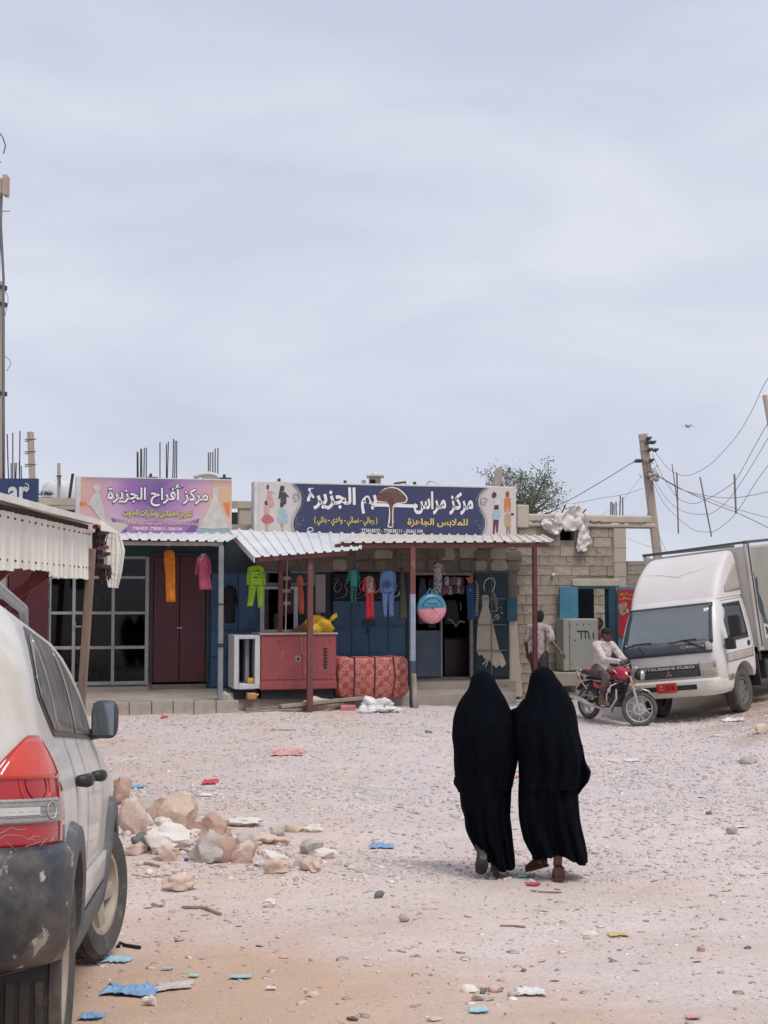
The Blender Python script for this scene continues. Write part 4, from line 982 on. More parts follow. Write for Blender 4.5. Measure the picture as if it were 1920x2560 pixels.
# small clothed figures printed at both ends: coloured garment shapes
def fig(cf, parts):
 for pts, m_ in parts: label_flat(s2, 'figure_print', cf(pts), N2 + .010 + .0015 * len(m_.name) % .004, m_)
mk = lambda n_, c_: mat(n_, c_, tuple(x * .8 for x in c_), 16, .7)
SKIN, HAIR = mk('figure_skin_print', (.52, .33, .25)), mk('figure_hair_print', (.06, .045, .05))
PK, RD, BKD, LB, OG, BR, MR, TN = mk('figure_pink_print', (.58, .33, .30)), mk('figure_floral_print', (.48, .14, .16)), mk('figure_black_print', (.07, .065, .08)), mk('figure_blue_print', (.36, .46, .54)), mk('figure_orange_print', (.56, .20, .06)), mk('figure_brown_print', (.36, .22, .12)), mk('figure_maroon_print', (.13, .04, .06)), mk('figure_tan_print', (.46, .34, .2))
fig(c2, [([(228, 125), (240, 102), (258, 115), (255, 150), (240, 170), (228, 150)], HAIR), ([(236, 180), (265, 178), (290, 190), (330, 210), (300, 212), (275, 205), (240, 215)], SKIN), ([(240, 215), (275, 205), (300, 260), (322, 355), (240, 358), (222, 280)], PK),
 ([(200, 320), (222, 298), (245, 315), (240, 350), (210, 355)], HAIR), ([(205, 358), (240, 358), (315, 375), (260, 392), (255, 470), (205, 470), (190, 400)], PK), ([(205, 470), (255, 470), (305, 510), (318, 548), (270, 580), (200, 580), (160, 540), (175, 500)], RD), ([(212, 582), (246, 582), (246, 672), (232, 672), (228, 600), (232, 672), (218, 672)], SKIN),
 ([(395, 125), (420, 118), (447, 128), (440, 175), (410, 200), (395, 260), (375, 285), (370, 270)], HAIR), ([(395, 205), (450, 190), (480, 230), (505, 255), (470, 250), (468, 340), (400, 350)], BKD), ([(390, 330), (415, 315), (440, 330), (436, 372), (395, 385)], HAIR), ([(368, 405), (460, 400), (480, 470), (488, 560), (455, 575), (395, 575), (350, 545), (365, 470)], LB), ([(392, 578), (437, 578), (430, 672), (415, 672), (414, 600), (408, 640)], SKIN)])
fig(c3, [([(1288, 215), (1310, 182), (1340, 195), (1342, 235), (1310, 258), (1290, 240)], HAIR), ([(1312, 280), (1385, 270), (1380, 330), (1320, 335)], mk('figure_white_print', (.62, .6, .58))), ([(1315, 345), (1335, 322), (1362, 335), (1370, 375), (1340, 395), (1315, 380)], HAIR), ([(1305, 405), (1335, 388), (1385, 395), (1392, 470), (1370, 505), (1308, 500), (1292, 470)], LB), ([(1306, 500), (1370, 505), (1358, 650), (1338, 650), (1336, 540), (1318, 668), (1298, 668)], MR),
 ([(1448, 190), (1468, 172), (1490, 185), (1486, 240), (1450, 240)], mk('figure_redhair_print', (.30, .07, .05))), ([(1432, 262), (1468, 245), (1506, 255), (1508, 380), (1500, 420), (1470, 380), (1430, 420)], OG), ([(1448, 365), (1475, 355), (1490, 380), (1478, 420), (1452, 415)], SKIN), ([(1436, 450), (1470, 425), (1510, 450), (1505, 545), (1515, 585), (1440, 580), (1430, 520)], TN), ([(1505, 425), (1548, 430), (1540, 452), (1515, 455)], HAIR), ([(1455, 585), (1500, 585), (1505, 668), (1492, 668), (1486, 605), (1470, 668), (1458, 668)], BR)])
# small clamps on the sign tops
for (T_, u, v, n_) in ((s2, 697, 1204, N2), (s2, 862, 1209, N2), (s2, 1036, 1212, N2), (s1, 376, 1192, N1), (s1, 560, 1194, N1)):
 mb = MB(); q = FP(u, v, n_ - .12); mb.box(q.x - .08, q.x + .14, q.y - .03, q.y + .03, q.z - .06, q.z); mb.box(q.x - .02, q.x + .03, q.y - .03, q.y + .03, q.z, q.z + .06); T_.part('clamp', mb, mat('dark_rivet', (.05, .05, .05)))
# ------------------------------------------------------------------ tin-fronted shack on the left, its front running away from the camera
M_TINW = mat('weathered_cream_tin', (.76, .73, .66), (.66, .63, .56), 2.2, .55, spots=((.33, .25, .19), 5, .66, .76), stretch=(1, 1, .6))
M_REDW = mat('flaking_red_timber', (.20, .055, .055), (.15, .04, .045), 4, .85, spots=((.40, .30, .27), 6, .6, .7), bump=.3)
M_WOOD = mat('weathered_timber', (.27, .20, .16), (.19, .14, .11), 7, .95, stretch=(1, 1, .15), bump=.5, bscale=40)
M_DKW = mat('dark_timber', (.07, .045, .04), (.05, .032, .03), 6, .95)
XF = -4.42
shk = Thing('market_shack', 'weathered shack with a hanging cream tin front and red braces at the left edge', 'shack', (-5.2, 16, .1), WLD)
w = MB(); w.box(-8.6, -8.4, 10, 22.2, 0, 3.5); w.box(-8.4, -6.1, 22.0, 22.2, 0, 3.5); w.box(-6.3, -6.1, 10, 15.6, 0, 3.5); shk.part('wall', w, M_BEIGE)
r = MB()
ys = np.arange(10, 21.61, .1)
def roof_s(u_, v_):
 y = 10 + 11.5 * u_; x = XF + .16 - 4.4 * v_; rib = .02 if (int(y / .11) % 4 == 0) else 0
 return Vector((x, y, 3.40 + .25 * v_ + rib + .02 * math.sin(y * 1.3)))
r.grid(roof_s, 105, 3); o = shk.part('roof_sheet', r, M_TINW, fix=False); so = o.modifiers.new('s', 'SOLIDIFY'); so.thickness = .015; so.offset = -1
lip = MB(); lip.add([(XF + .17, 10, 3.37), (XF + .17, 21.0, 3.36), (XF + .17, 21.0, 3.44), (XF + .17, 10, 3.45), (XF + .15, 10, 3.37), (XF + .15, 21.0, 3.36), (XF + .15, 21.0, 3.44), (XF + .15, 10, 3.45)], [(0, 1, 2, 3), (7, 6, 5, 4), (0, 4, 5, 1), (1, 5, 6, 2), (2, 6, 7, 3), (3, 7, 4, 0)]); shk.part('roof_edge', lip, M_TINW)
wd = MB(); wd.add([(XF + .17, 21.0, 3.44), (XF + .55, 21.2, 3.38), (XF + .42, 21.2, 3.25), (XF + .17, 21.0, 3.28), (XF + .0, 21.3, 3.46)], [(0, 3, 2, 1), (0, 1, 4), (0, 4, 3), (1, 2, 4), (2, 3, 4)]); shk.part('bent_roof_corner', wd, M_TINW)
rnd = random.Random(14)
y = 10.6; k = 0
while y < 21.0:
 wd_ = 1.02 if y < 17 else .98
 y1 = min(y + wd_, 21.05); zt_ = 3.29; zb_ = 2.60 + rnd.uniform(-.02, .05)
 if 18.0 < y: zb_ = 2.55
 mb = MB(); n = 30; vs = []
 for lvl in (0, .006):
  for i in range(n + 1):
   t = i / n; ph = (t * 3) % 1; rib = .03 if ph > .80 else 0
   x = XF - lvl + rib + .012 * math.sin(y + t * 5); yy = y + (y1 - y) * t
   zl = zb_ + .02 * noise.noise(Vector((yy * 4, k, 0))) + .03 * noise.noise(Vector((yy * 11, k, 5)))
   vs += [(x, yy, zt_), (x + .01, yy, zl)]
 fs = []; q = 2 * (n + 1)
 for i in range(n):
  a = 2 * i; fs += [(a, a + 1, a + 3, a + 2), (q + a + 2, q + a + 3, q + a + 1, q + a), (a + 1, q + a + 1, q + a + 3, a + 3), (a, a + 2, q + a + 2, q + a)]
 fs += [(0, q, q + 1, 1), (q - 2, q - 1, 2 * q - 1, 2 * q - 2)]
 mb.add(vs, fs); so = shk.part('tin_sheet', mb, M_TINW, fix=False)
 bo = MB()
 for j in range(3):
  bo.blob((XF + .015, y + (y1 - y) * (.15 + .33 * j), 3.22), .016, n=6); bo.blob((XF + .015, y + (y1 - y) * (.2 + .3 * j), 2.72), .016, n=6)
 shk.part('bolt', bo, mat('rusty_bolt', (.12, .08, .06)), parent=so, kind='stuff')
 y = y1 - .03; k += 1
bm = MB(); bm.bar((XF - .06, 10.5, 3.32), (XF - .06, 21.0, 3.32), .08, .09); bm.bar((XF - .06, 10.5, 2.75), (XF - .06, 20.9, 2.75), .08, .1); shk.part('front_rail', bm, M_DKW)
for (a, b, w_) in (((-6.1, 17.2, 1.55), (XF - .1, 17.2, 2.72), .15), ((-6.1, 19.6, 1.65), (XF - .1, 19.6, 2.75), .14), ((-5.75, 20.4, 1.3), (-5.0, 20.4, 2.75), .11)):
 mb = MB(); mb.bar(a, b, w_, .06, up=(0, 1, 0)); shk.part('brace', mb, M_REDW, bevel=.005)
pst = MB(); q0 = P(196, 1860, 21.0); q0.z = G(q0.x, q0.y) - .05; q1 = P(229, 1372, 21.0); pst.bar(q0, q1, .12, .09, up=(0, 1, 0)); shk.part('post', pst, M_WOOD, bevel=.008, label='leaning weathered wooden post')
pst = MB(); pst.box(-6.2, -6.08, 20.9, 21.0, .1, 3.4); pst.box(-6.2, -6.08, 15.4, 15.52, .1, 3.4); shk.part('rear_post', pst, M_WOOD)
# torn end of the tin front
for k, (a, b) in enumerate((((236, 1318), (262, 1308)), ((238, 1336), (268, 1330)), ((236, 1352), (262, 1358)), ((236, 1372), (266, 1368)), ((240, 1394), (272, 1384)), ((248, 1412), (270, 1420)))):
 mb = MB(); mb.bar(P(*a, 21.2), P(*b, 21.5), .06 + .03 * (k % 2), .05); shk.part('broken_batten', mb, M_DKW if k % 3 else M_REDW)
mb = MB(); mb.bar(P(246, 1310, 21.3), P(240, 1420, 21.3), .07, .09); shk.part('end_stud', mb, M_DKW)
def torn(u_, v_):
 L = [(275, 1300), (256, 1372), (262, 1420), (270, 1468)]; R = [(281, 1318), (297, 1374), (289, 1430), (279, 1470)]
 i = min(int(v_ * 3), 2); t = v_ * 3 - i
 lu = L[i][0] + (L[i + 1][0] - L[i][0]) * t; lv = L[i][1] + (L[i + 1][1] - L[i][1]) * t; ru = R[i][0] + (R[i + 1][0] - R[i][0]) * t; rv = R[i][1] + (R[i + 1][1] - R[i][1]) * t
 jag = 4 * noise.noise(Vector((v_ * 30, 0, 0))) * (1 - u_)
 p = P(lu + (ru - lu) * u_ + jag, lv + (rv - lv) * u_, 21.45); p.y += .5 * u_ + .04 * math.sin(u_ * 25); return p
mb = MB(); mb.grid(torn, 14, 28); o = shk.part('torn_tin_sheet', mb, M_TINW, fix=False); so = o.modifiers.new('s', 'SOLIDIFY'); so.thickness = .006
rg = MB()
for k in range(9): rg.blob(P(262 + random.uniform(-9, 9), 1430 + random.uniform(-18, 22), 21.5), (.06, .05, .07), n=7, rough=.8, seed=k)
shk.part('nest_rubble', rg, M_DKW, kind='stuff')
# blue sign above the shack
bs = Thing('blue_sign', 'dark blue sign with ornate white letters on the shack roof', 'sign', P(66, 1254, 22.5), WLD)
q0, q1 = P(-110, 1254, 22.5), P(93, 1196, 22.5)
mb = MB(); mb.box(q0.x, q1.x, 22.5, 22.62, q0.z, q1.z); bs.part('board', mb, mat('blue_sign_paint', (.020, .045, .125), (.015, .035, .10), 3, .6, spots=((.12, .13, .16), 5, .62, .75)))
mb = MB(); 
for x_ in (q0.x + .3, q1.x - .2): mb.bar((x_, 22.68, 3.6), (x_, 22.68, q1.z), .06)
bs.part('support', mb, M_DKW)
L0, L1 = P(20, 1251, 22.5), P(72, 1212, 22.5)
bs.part('lettering', text_mb('ar', L0.x, L1.x, L0.z - .02, L1.z - .03, 22.49, bold=.03), mat('white_letter', (.62, .63, .63)), fix=False)
mb = MB(); mb.tube([P(68, 1222, 22.49), P(62, 1216, 22.49), P(60, 1224, 22.49), P(66, 1230, 22.49), P(72, 1224, 22.49), P(70, 1212, 22.49), P(63, 1208, 22.49)], .018, 6, flat=.4); bs.part('lettering', mb, mat('white_letter', (.62, .63, .63)))
# ------------------------------------------------------------------ poles at the left edge
M_POLE = mat('pale_wooden_pole', (.46, .39, .33), (.36, .30, .25), 6, .95, stretch=(1, 1, .12), bump=.5, bscale=30, spots=((.22, .18, .15), 12, .64, .74))
M_CABLE = mat('grey_cable', (.14, .145, .16), None, 5, .6)
tp = Thing('antenna_pole', 'tall pale pole with black cable and antenna box at the left edge', 'pole', P(0, 1760, 22), WLD)
b0, b1 = P(3, 1700, 23.2), P(1, 705, 23.2); b0.z = .1
mb = MB(); mb.tube([b0, b1], [.085, .075], 10); tp.part('pole', mb, M_POLE, smooth=True, auto=40)
mb = MB(); mb.tube([P(9, 1260, 23), P(8, 1000, 23), P(8, 730, 23), P(9, 700, 23), P(6, 640, 23), P(2, 560, 23), P(4, 480, 23)], .022, 6); tp.part('cable', mb, M_CABLE, smooth=True)
mb = MB(); q = P(9, 490, 23); q1 = P(18, 440, 23); mb.box(q.x, q1.x + .02, 22.9, 23.1, q.z, q1.z); mb.box(q.x - .07, q.x, 22.95, 23.05, q.z + .04, q1.z - .05); tp.part('antenna_box', mb, mat('tan_plastic', (.42, .33, .27)), bevel=.008)
mb = MB(); mb.tube([P(-4, 705, 23.2), P(1, 490, 23.1)], .025, 8); tp.part('mast', mb, M_CABLE)
mb = MB()
for v in (720, 762, 985, 1230): q = P(4, v, 23.2); mb.lathe([(.095, -.03), (.095, .03)], Matrix.Translation(q), 12)
tp.part('band', mb, mat('dark_rivet', (.05, .05, .05)), kind='stuff')
mb = MB(); mb.tube([P(9, 722, 23), P(20, 740, 23), P(20, 758, 23), P(12, 790, 23)], .006, 5); mb.tube([P(12, 890, 23), P(24, 900, 23), P(27, 912, 23), P(16, 928, 23)], .006, 5); mb.tube([P(2, 528, 23), P(25, 528, 23)], .008, 5); mb.tube([P(-6, 325, 23), P(8, 345, 23), P(14, 365, 23), P(9, 384, 23)], .012, 5); mb.tube([P(-4, 405, 23), P(3, 405, 23)], .01, 5); tp.part('loose_wire', mb, M_CABLE, kind='stuff')
# stub pole with brackets, slim post and rebars behind the blue sign
sp_ = Thing('stub_pole', 'short square timber pole with wire brackets behind the blue sign', 'pole', P(86, 1280, 30), WLD)
mb = MB(); mb.bar(P(86, 1330, 30), P(76, 1080, 30), .12, .1, up=(0, 1, 0)); sp_.part('pole', mb, M_POLE)
for v in (1098, 1129, 1161):
 mb = MB(); q = P(63, v, 29.95); mb.tube([P(90, v, 29.95), P(70, v, 29.95), q, q + Vector((0, 0, -.05)), P(72, v + 4, 29.95)], .014, 5); sp_.part('bracket', mb, M_CABLE)
q = Thing('slim_post', 'slim grey post with a cross bracket left of the purple sign', 'post', P(147, 1260, 30), WLD)
mb = MB(); mb.bar(P(147, 1330, 30), P(147, 1158, 30), .06); q.part('pole', mb, M_POLE); mb = MB(); mb.bar(P(141, 1190, 29.96), P(154, 1190, 29.96), .03); mb.bar(P(150, 1190, 29.96), P(150, 1213, 29.96), .03); q.part('bracket', mb, M_CABLE)
M_REBAR = mat('rusted_rebar', (.075, .065, .065), (.06, .05, .05), 10, .8)
def rebars(label, items, Y, seed):
 rnd = random.Random(seed); us_ = [i[0] for i in items]; T = Thing('rebar_bundle', label, 'rebar', P(sum(us_) / len(us_), 1260, Y), WLD, group='rebar bundles on the roofs')
 for (u, v0, v1, du) in items:
  mb = MB(); yy = Y + rnd.uniform(-.15, .15); mb.tube([P(u + du, v1, yy), P(u + du * .4, (v0 + v1) / 2, yy), P(u, v0, yy)], .013, 5); T.part('rebar', mb, M_REBAR)
rebars('tall bent rebars rising behind the blue sign', [(18, 1085, 1235, 5), (32, 1082, 1235, 0), (50, 1077, 1235, -2), (28, 1158, 1235, 0), (37, 1157, 1235, 0), (41, 1157, 1235, -3), (48, 1155, 1235, 1), (53, 1165, 1235, 1)], 29, 1)
rebars('cluster of six rebars above the middle of the purple sign', [(343, 1129, 1225, 0), (352, 1121, 1225, -1), (354, 1122, 1225, 1), (361, 1120, 1225, -2), (366, 1119, 1225, -1), (345, 1130, 1225, 1)], 30, 2)
rebars('loose group of tall rebars above the right half of the purple sign', [(400, 1105, 1225, 0), (416, 1110, 1225, 0), (421, 1104, 1225, -4), (434, 1097, 1225, -3), (438, 1102, 1225, -2), (442, 1102, 1225, -1)], 30.5, 3)
rebars('short cluster of rebars at the right corner of the purple sign', [(521, 1131, 1225, 0), (526, 1131, 1225, -2), (532, 1129, 1225, 0), (538, 1121, 1225, 0), (545, 1120, 1225, -1)], 30, 4)
rebars('stiff rebars on the parapet of the block building', [(1527, 1254, 1300, 0), (1531, 1256, 1300, 0), (1535, 1259, 1300, 1), (1540, 1254, 1300, 1), (1551, 1239, 1300, -2), (1557, 1243, 1300, 0)], 29.6, 5)
mb = MB(); mb.tube([P(172, 1255, 28.5), P(182, 1184, 28.5)], .03, 6); single('iron_bar', mb, M_DKW, 'dark iron bar leaning at the left end of the purple sign', 'bar')
# things on the roofs
wtk = Thing('water_tank', 'white water tank on the roof left of the purple sign', 'tank', P(152, 1240, 32), WLD)
c_ = P(152, 1262, 32); mb = MB(); mb.lathe([(.001, 0), (.42, 0), (.44, .04), (.44, .40), (.36, .50), (.15, .54), (.13, .60), (.001, .60)], Matrix.Translation(c_), 20); wtk.part('body', mb, mat('white_tank_plastic', (.66, .68, .70)), smooth=True, auto=40)
mb = MB(); mb.box(c_.x - .6, c_.x + .6, 31.5, 32.5, c_.z - 1.2, c_.z - .002); wtk.part('stand', mb, M_BEIGE)
gr_ = MB()
for k in range(40):
 q = P(122 + random.uniform(-22, 8), 1240, 31); d = Vector((random.uniform(-.12, .12), 0, random.uniform(.05, .16))); gr_.add([q, q + d, q + d * .5 + Vector((.02, 0, 0))], [(0, 1, 2)])
gr_.box(P(95, 1250, 31).x, P(130, 1250, 31).x, 30.9, 31.1, P(100, 1250, 31).z - .6, P(100, 1250, 31).z + .06)
single('dry_thatch', gr_, mat('dry_thatch', (.10, .11, .09)), 'tuft of dry leaves on the roof beside the white water tank', 'plant')
hv = MB(); hv.tube([P(485, 1196, 27.5), P(500, 1187, 27.5), P(520, 1184, 27.5), P(540, 1188, 27.5), P(548, 1200, 27.5)], .045, 8); single('roof_pipe', hv, mat('white_pipe', (.62, .61, .60)), 'white curved pipe above the right end of the purple sign', 'pipe', smooth=True)
bx_ = MB(); q0, q1 = P(505, 1200, 27.8), P(540, 1184, 27.8); bx_.box(q0.x, q1.x, 27.7, 27.9, q0.z - .5, q1.z); single('floodlight', bx_, M_BEIGE, 'pale box lamp on the roof above the purple sign', 'lamp', bevel=.01)
ch = Thing('roof_cistern', 'small block roof cistern with a domed lid above the navy sign', 'tank', P(938, 1215, 31), WLD)
q0, q1 = P(922, 1225, 31), P(952, 1192, 31); mb = MB(); mb.box(q0.x, q1.x, 30.9, 31.3, q0.z - .8, q1.z); ch.part('body', mb, M_BEIGE)
mb = MB(); mb.box(P(917, 1, 31).x, P(960, 1, 31).x, 30.8, 31.4, q1.z, q1.z + .03); mb.blob((P(938, 1, 31).x, 31.1, q1.z + .04), (.1, .1, .09), n=10); ch.part('lid', mb, M_SIGNW)
mb = MB(); q = P(933, 1205, 30.89); mb.box(q.x - .07, q.x + .05, 30.88, 30.9, q.z - .04, q.z + .05); ch.part('hatch', mb, M_DARK)
mb = MB(); q0, q1 = P(904, 1222, 31), P(914, 1201, 31); mb.box(q0.x, q1.x, 30.9, 31.1, q0.z - .8, q1.z); single('concrete_upstand', mb, M_BEIGE, 'small concrete upstand left of the roof cistern', 'block')
mb = MB(); mb.tube([P(985, 1215, 30), P(986, 1209, 30), P(1014, 1205, 30), P(1014, 1218, 30)], .025, 6); single('rusty_pipe', mb, M_RUST, 'bent rusty pipe above the dragon tree emblem', 'pipe')
mb = MB(); mb.tube([P(1063, 1218, 29.5), P(1072, 1203, 29.5), P(1084, 1204, 29.5), P(1098, 1211, 29.5), P(1106, 1218, 29.5)], [.03, .028, .012, .01, .01], 6); single('bent_rod', mb, M_SIGNW, 'bent pale rod above the right half of the navy sign', 'rod')
# log standing on the roof and tree behind
mb = MB(); mb.tube([P(1238, 1228, 30), P(1245, 1195, 30), P(1250, 1172, 30)], [.10, .085, .08], 10); single('roof_log', mb, M_POLE, 'sawn log standing above the right end of the navy sign', 'log', smooth=True, auto=40)
def tree():
 T = Thing('acacia_tree', 'sparse pale green tree rising behind the navy sign', 'tree', P(1310, 1500, 35), WLD)
 base = P(1312, 1500, 35); base.z = .2; rnd = random.Random(17)
 tr = MB(); fork = P(1312, 1300, 35); tr.tube([base, base.lerp(fork, .5) + Vector((.08, 0, 0)), fork], [.16, .13, .10], 8)
 tips = [(1222, 1192), (1238, 1185), (1262, 1198), (1290, 1186), (1305, 1178), (1318, 1212), (1352, 1182), (1372, 1176), (1380, 1205), (1398, 1230), (1385, 1258), (1340, 1235), (1268, 1240), (1300, 1230), (1360, 1240), (1330, 1260), (1250, 1230), (1345, 1205), (1392, 1275), (1290, 1265)]
 br = MB(); ends = []
 for (u, v) in tips:
  e = P(u, v, 35 + rnd.uniform(-1, 1)); m_ = fork.lerp(e, .5) + Vector((rnd.uniform(-.12, .12), rnd.uniform(-.2, .2), rnd.uniform(-.05, .12)))
  br.tube([fork, m_, e], [.05, .03, .008], 5); ends.append((e, m_))
  for _ in range(5):
   t = rnd.uniform(.4, 1); a = m_.lerp(e, t); b = a + Vector((rnd.uniform(-.35, .35), rnd.uniform(-.35, .35), rnd.uniform(-.12, .4))); br.tube([a, b], [.010, .004], 4); ends.append((b, a))
 T.part('trunk', tr, M_POLE, smooth=True); T.part('branch', br, mat('grey_twig', (.22, .18, .15)), kind='stuff')
 lf = MB()
 for e, m_ in ends:
  for _ in range(rnd.randint(8, 30)):
   t = rnd.random(); c = m_.lerp(e, .35 + .7 * t) + Vector((rnd.gauss(0, .10), rnd.gauss(0, .12), rnd.gauss(0, .09)))
   s = rnd.uniform(.018, .045); d = Vector((rnd.gauss(0, 1), rnd.gauss(0, 1), rnd.gauss(0, 1))).normalized(); e2 = d.cross(Vector((rnd.gauss(0, 1), rnd.gauss(0, 1), 1))).normalized()
   lf.add([c - d * s, c + e2 * s * .5, c + d * s, c - e2 * s * .5], [(0, 1, 2, 3)])
 for (u, v, su, sv, n_) in ((1340, 1240, 22, 20, 520), (1312, 1262, 18, 16, 320), (1228, 1215, 8, 14, 130), (1368, 1212, 10, 18, 130)):
  for _ in range(n_):
   c = P(u + rnd.gauss(0, su), v + rnd.gauss(0, sv), 35 + rnd.gauss(0, .4)); s = rnd.uniform(.02, .05); d = Vector((rnd.gauss(0, 1), rnd.gauss(0, 1), rnd.gauss(0, 1))).normalized(); e2 = d.cross(Vector((rnd.gauss(0, 1), rnd.gauss(0, 1), 1))).normalized()
   lf.add([c - d * s, c + e2 * s * .55, c + d * s, c - e2 * s * .55], [(0, 1, 2, 3)])
 T.part('crown', lf, mat('pale_leaf', (.07, .135, .07), (.20, .24, .17), 2.2, .7), fix=False, kind='stuff')
tree()
# ------------------------------------------------------------------ utility pole, wires, bird
up = Thing('utility_pole', 'leaning square timber utility pole with insulators behind the block building', 'pole', P(1645, 1500, 33), WLD)
YU = 33.0
t0, t1 = P(1607, 1085, YU), P(1662, 1540, YU); t1 = t0 + (t1 - t0) * ((t0.z - .1) / (t0.z - t1.z))
mb = MB(); mb.bar(t1, t0, .19, .16, up=(0, 1, 0)); up.part('pole', mb, M_POLE, bevel=.01)
M_INS = mat('dark_insulator', (.05, .055, .065), None, 5, .4)
for (u, v) in ((1622, 1096), (1621, 1106), (1633, 1106), (1625, 1124), (1639, 1125), (1628, 1151), (1592, 1152), (1600, 1152)):
 mb = MB(); q = P(u, v, YU - .12); mb.blob(q, (.055, .05, .05), n=8); mb.blob(q + Vector((.05, 0, .02)), .03, n=6); mb.blob(q + Vector((-.05, 0, -.02)), .03, n=6); up.part('insulator', mb, M_INS, smooth=True)
mb = MB(); rnd = random.Random(4)
for (u0, v0, u1, v1) in ((1598, 1100, 1622, 1098), (1598, 1125, 1640, 1124), (1590, 1153, 1630, 1151)): mb.tube([P(u0, v0, YU - .11), P(u1, v1, YU - .11)], .012, 5)
for k in range(26):
 u, v = 1618 + rnd.gauss(4, 10), 1178 + rnd.gauss(0, 10); mb.tube([P(u, v, YU - .12), P(u + rnd.uniform(-12, 14), v + rnd.uniform(-10, 10), YU - .15), P(u + rnd.uniform(-12, 16), v + rnd.uniform(-12, 12), YU - .13)], .008, 4)
mb.tube([P(1628, 1205, YU - .12), P(1622, 1250, YU - .12), P(1618, 1300, YU - .12)], .01, 4)
up.part('wire_tangle', mb, mat('pale_wire', (.36, .32, .29)), kind='stuff')
for k in range(10):
 mb = MB(); mb.blob(P(1634 + rnd.uniform(-10, 9), 1193 + rnd.uniform(-7, 7), YU - .2), (.05, .05, .05), n=6, rough=.6, seed=k); up.part('junction_rag', mb, mat('pale_rag', (.45, .38, .33)))
WIRES = [
 ('thick black cable rising from behind the white plastic to the pole', [(1365, 1275), (1420, 1252), (1480, 1218), (1530, 1188), (1570, 1163), (1590, 1153)], .016),
 ('thin wire running left from the pole above the block parapet', [(1430, 1260), (1500, 1246), (1560, 1236), (1608, 1221)], .008),
 ('thin wire dropping from the pole towards the parapet rebars', [(1502, 1288), (1545, 1262), (1580, 1222), (1604, 1188)], .006),
 ('uppermost wire sagging from the pole and climbing to the upper right corner', [(1638, 1130), (1668, 1168), (1700, 1188), (1730, 1186), (1762, 1170), (1788, 1150), (1840, 1092), (1878, 1030), (1905, 972), (1926, 935)], .009),
 ('second wire sagging through the spreader sticks up to the right edge', [(1630, 1134), (1655, 1188), (1690, 1240), (1715, 1256), (1740, 1258), (1762, 1250), (1790, 1236), (1835, 1205), (1860, 1165), (1890, 1110), (1924, 1050)], .010),
 ('third wire sagging low and climbing steeply to the right edge', [(1632, 1195), (1665, 1245), (1692, 1270), (1720, 1282), (1760, 1286), (1785, 1280), (1820, 1250), (1850, 1210), (1885, 1155), (1926, 1085)], .009),
 ('lowest sagging wire with a kink between the spreader sticks', [(1632, 1205), (1660, 1258), (1695, 1295), (1735, 1325), (1770, 1330), (1786, 1328), (1815, 1308), (1838, 1285), (1862, 1250), (1890, 1205), (1926, 1155)], .009),
 ('thick cable sloping from the pole down to the right edge', [(1642, 1187), (1690, 1215), (1740, 1240), (1790, 1262), (1850, 1285), (1926, 1322)], .012),
 ('cable sloping from the pole to the right edge just below the thick cable', [(1642, 1189), (1690, 1216), (1735, 1236), (1770, 1246), (1840, 1272), (1926, 1296)], .009),
 ('cable sagging from the pole and rising gently to the right edge', [(1642, 1188), (1700, 1222), (1760, 1238), (1820, 1245), (1870, 1240), (1926, 1228)], .010),
 ('thin stay wire dropping from the pole behind the truck box', [(1636, 1310), (1648, 1340), (1664, 1375)], .008),
 ('thin wire crossing the gap under the jutting beam', [(1568, 1346), (1610, 1362), (1660, 1376), (1690, 1382)], .006)]
for k, (lab, pts, r_) in enumerate(WIRES):
 right = pts[-1][0] > 1700; n = len(pts); q = []
 for i, (u, v) in enumerate(pts):
  yd = YU - .15 - (9.0 * max(0, (u - 1640) / 290) ** 1.2 if right else 0)
  q.append(P(u, v, yd))
 out = []
 for i in range(n - 1):
  a, b, c, d = q[max(i - 1, 0)], q[i], q[i + 1], q[min(i + 2, n - 1)]
  for t in range(5):
   t /= 5; out.append(.5 * (2 * b + (c - a) * t + (2 * a - 5 * b + 4 * c - d) * t * t + (3 * b - a - 3 * c + d) * t ** 3))
 out.append(q[-1]); mb = MB(); mb.tube(out, r_ * .6, 5)
 single('overhead_wire', mb, M_CABLE, lab, 'wire', group='overhead wires', smooth=True)
M_STICK = mat('grey_stick', (.22, .20, .20), None, 8, .9)
for lab, pts, r_ in (('thin stick hanging across the wires left of its straight neighbour', [(1680, 1160), (1694, 1260)], .012), ('long straight spreader stick hanging nearest the pole', [(1692, 1181), (1696, 1334)], .017), ('slanting spreader stick in the middle of the wires', [(1750, 1192), (1779, 1342)], .016), ('thick short spreader stick on the right hand wires', [(1836, 1185), (1840, 1284)], .02)):
 u = pts[0][0]; yd = YU - .15 - 9.0 * max(0, (u - 1640) / 290) ** 1.2 - .05
 mb = MB(); mb.tube([P(*p, yd) for p in pts], r_, 6); single('wire_spreader', mb, M_STICK, lab, 'stick', group='spreader sticks on the wires')
mb = MB(); mb.tube([P(1912, 988, 23.5), P(1928, 1080, 23.5)], .045, 8); single('pale_rod', mb, M_POLE, 'pale rod cut off by the right edge above the wires', 'rod')
bd = Thing('bird', 'pale bird gliding with spread wings right of the utility pole', 'bird', P(1720, 1066, 62), WLD)
c_ = P(1720, 1066, 62); mb = MB(); mb.tube([c_ + Vector((-.06, .30, -.0)), c_ + Vector((-.02, .12, .02)), c_, c_ + Vector((.03, -.16, 0)), c_ + Vector((.04, -.26, -.01))], [.01, .06, .08, .06, .015], 8); bd.part('body', mb, mat('pale_feather', (.42, .40, .37)), smooth=True)
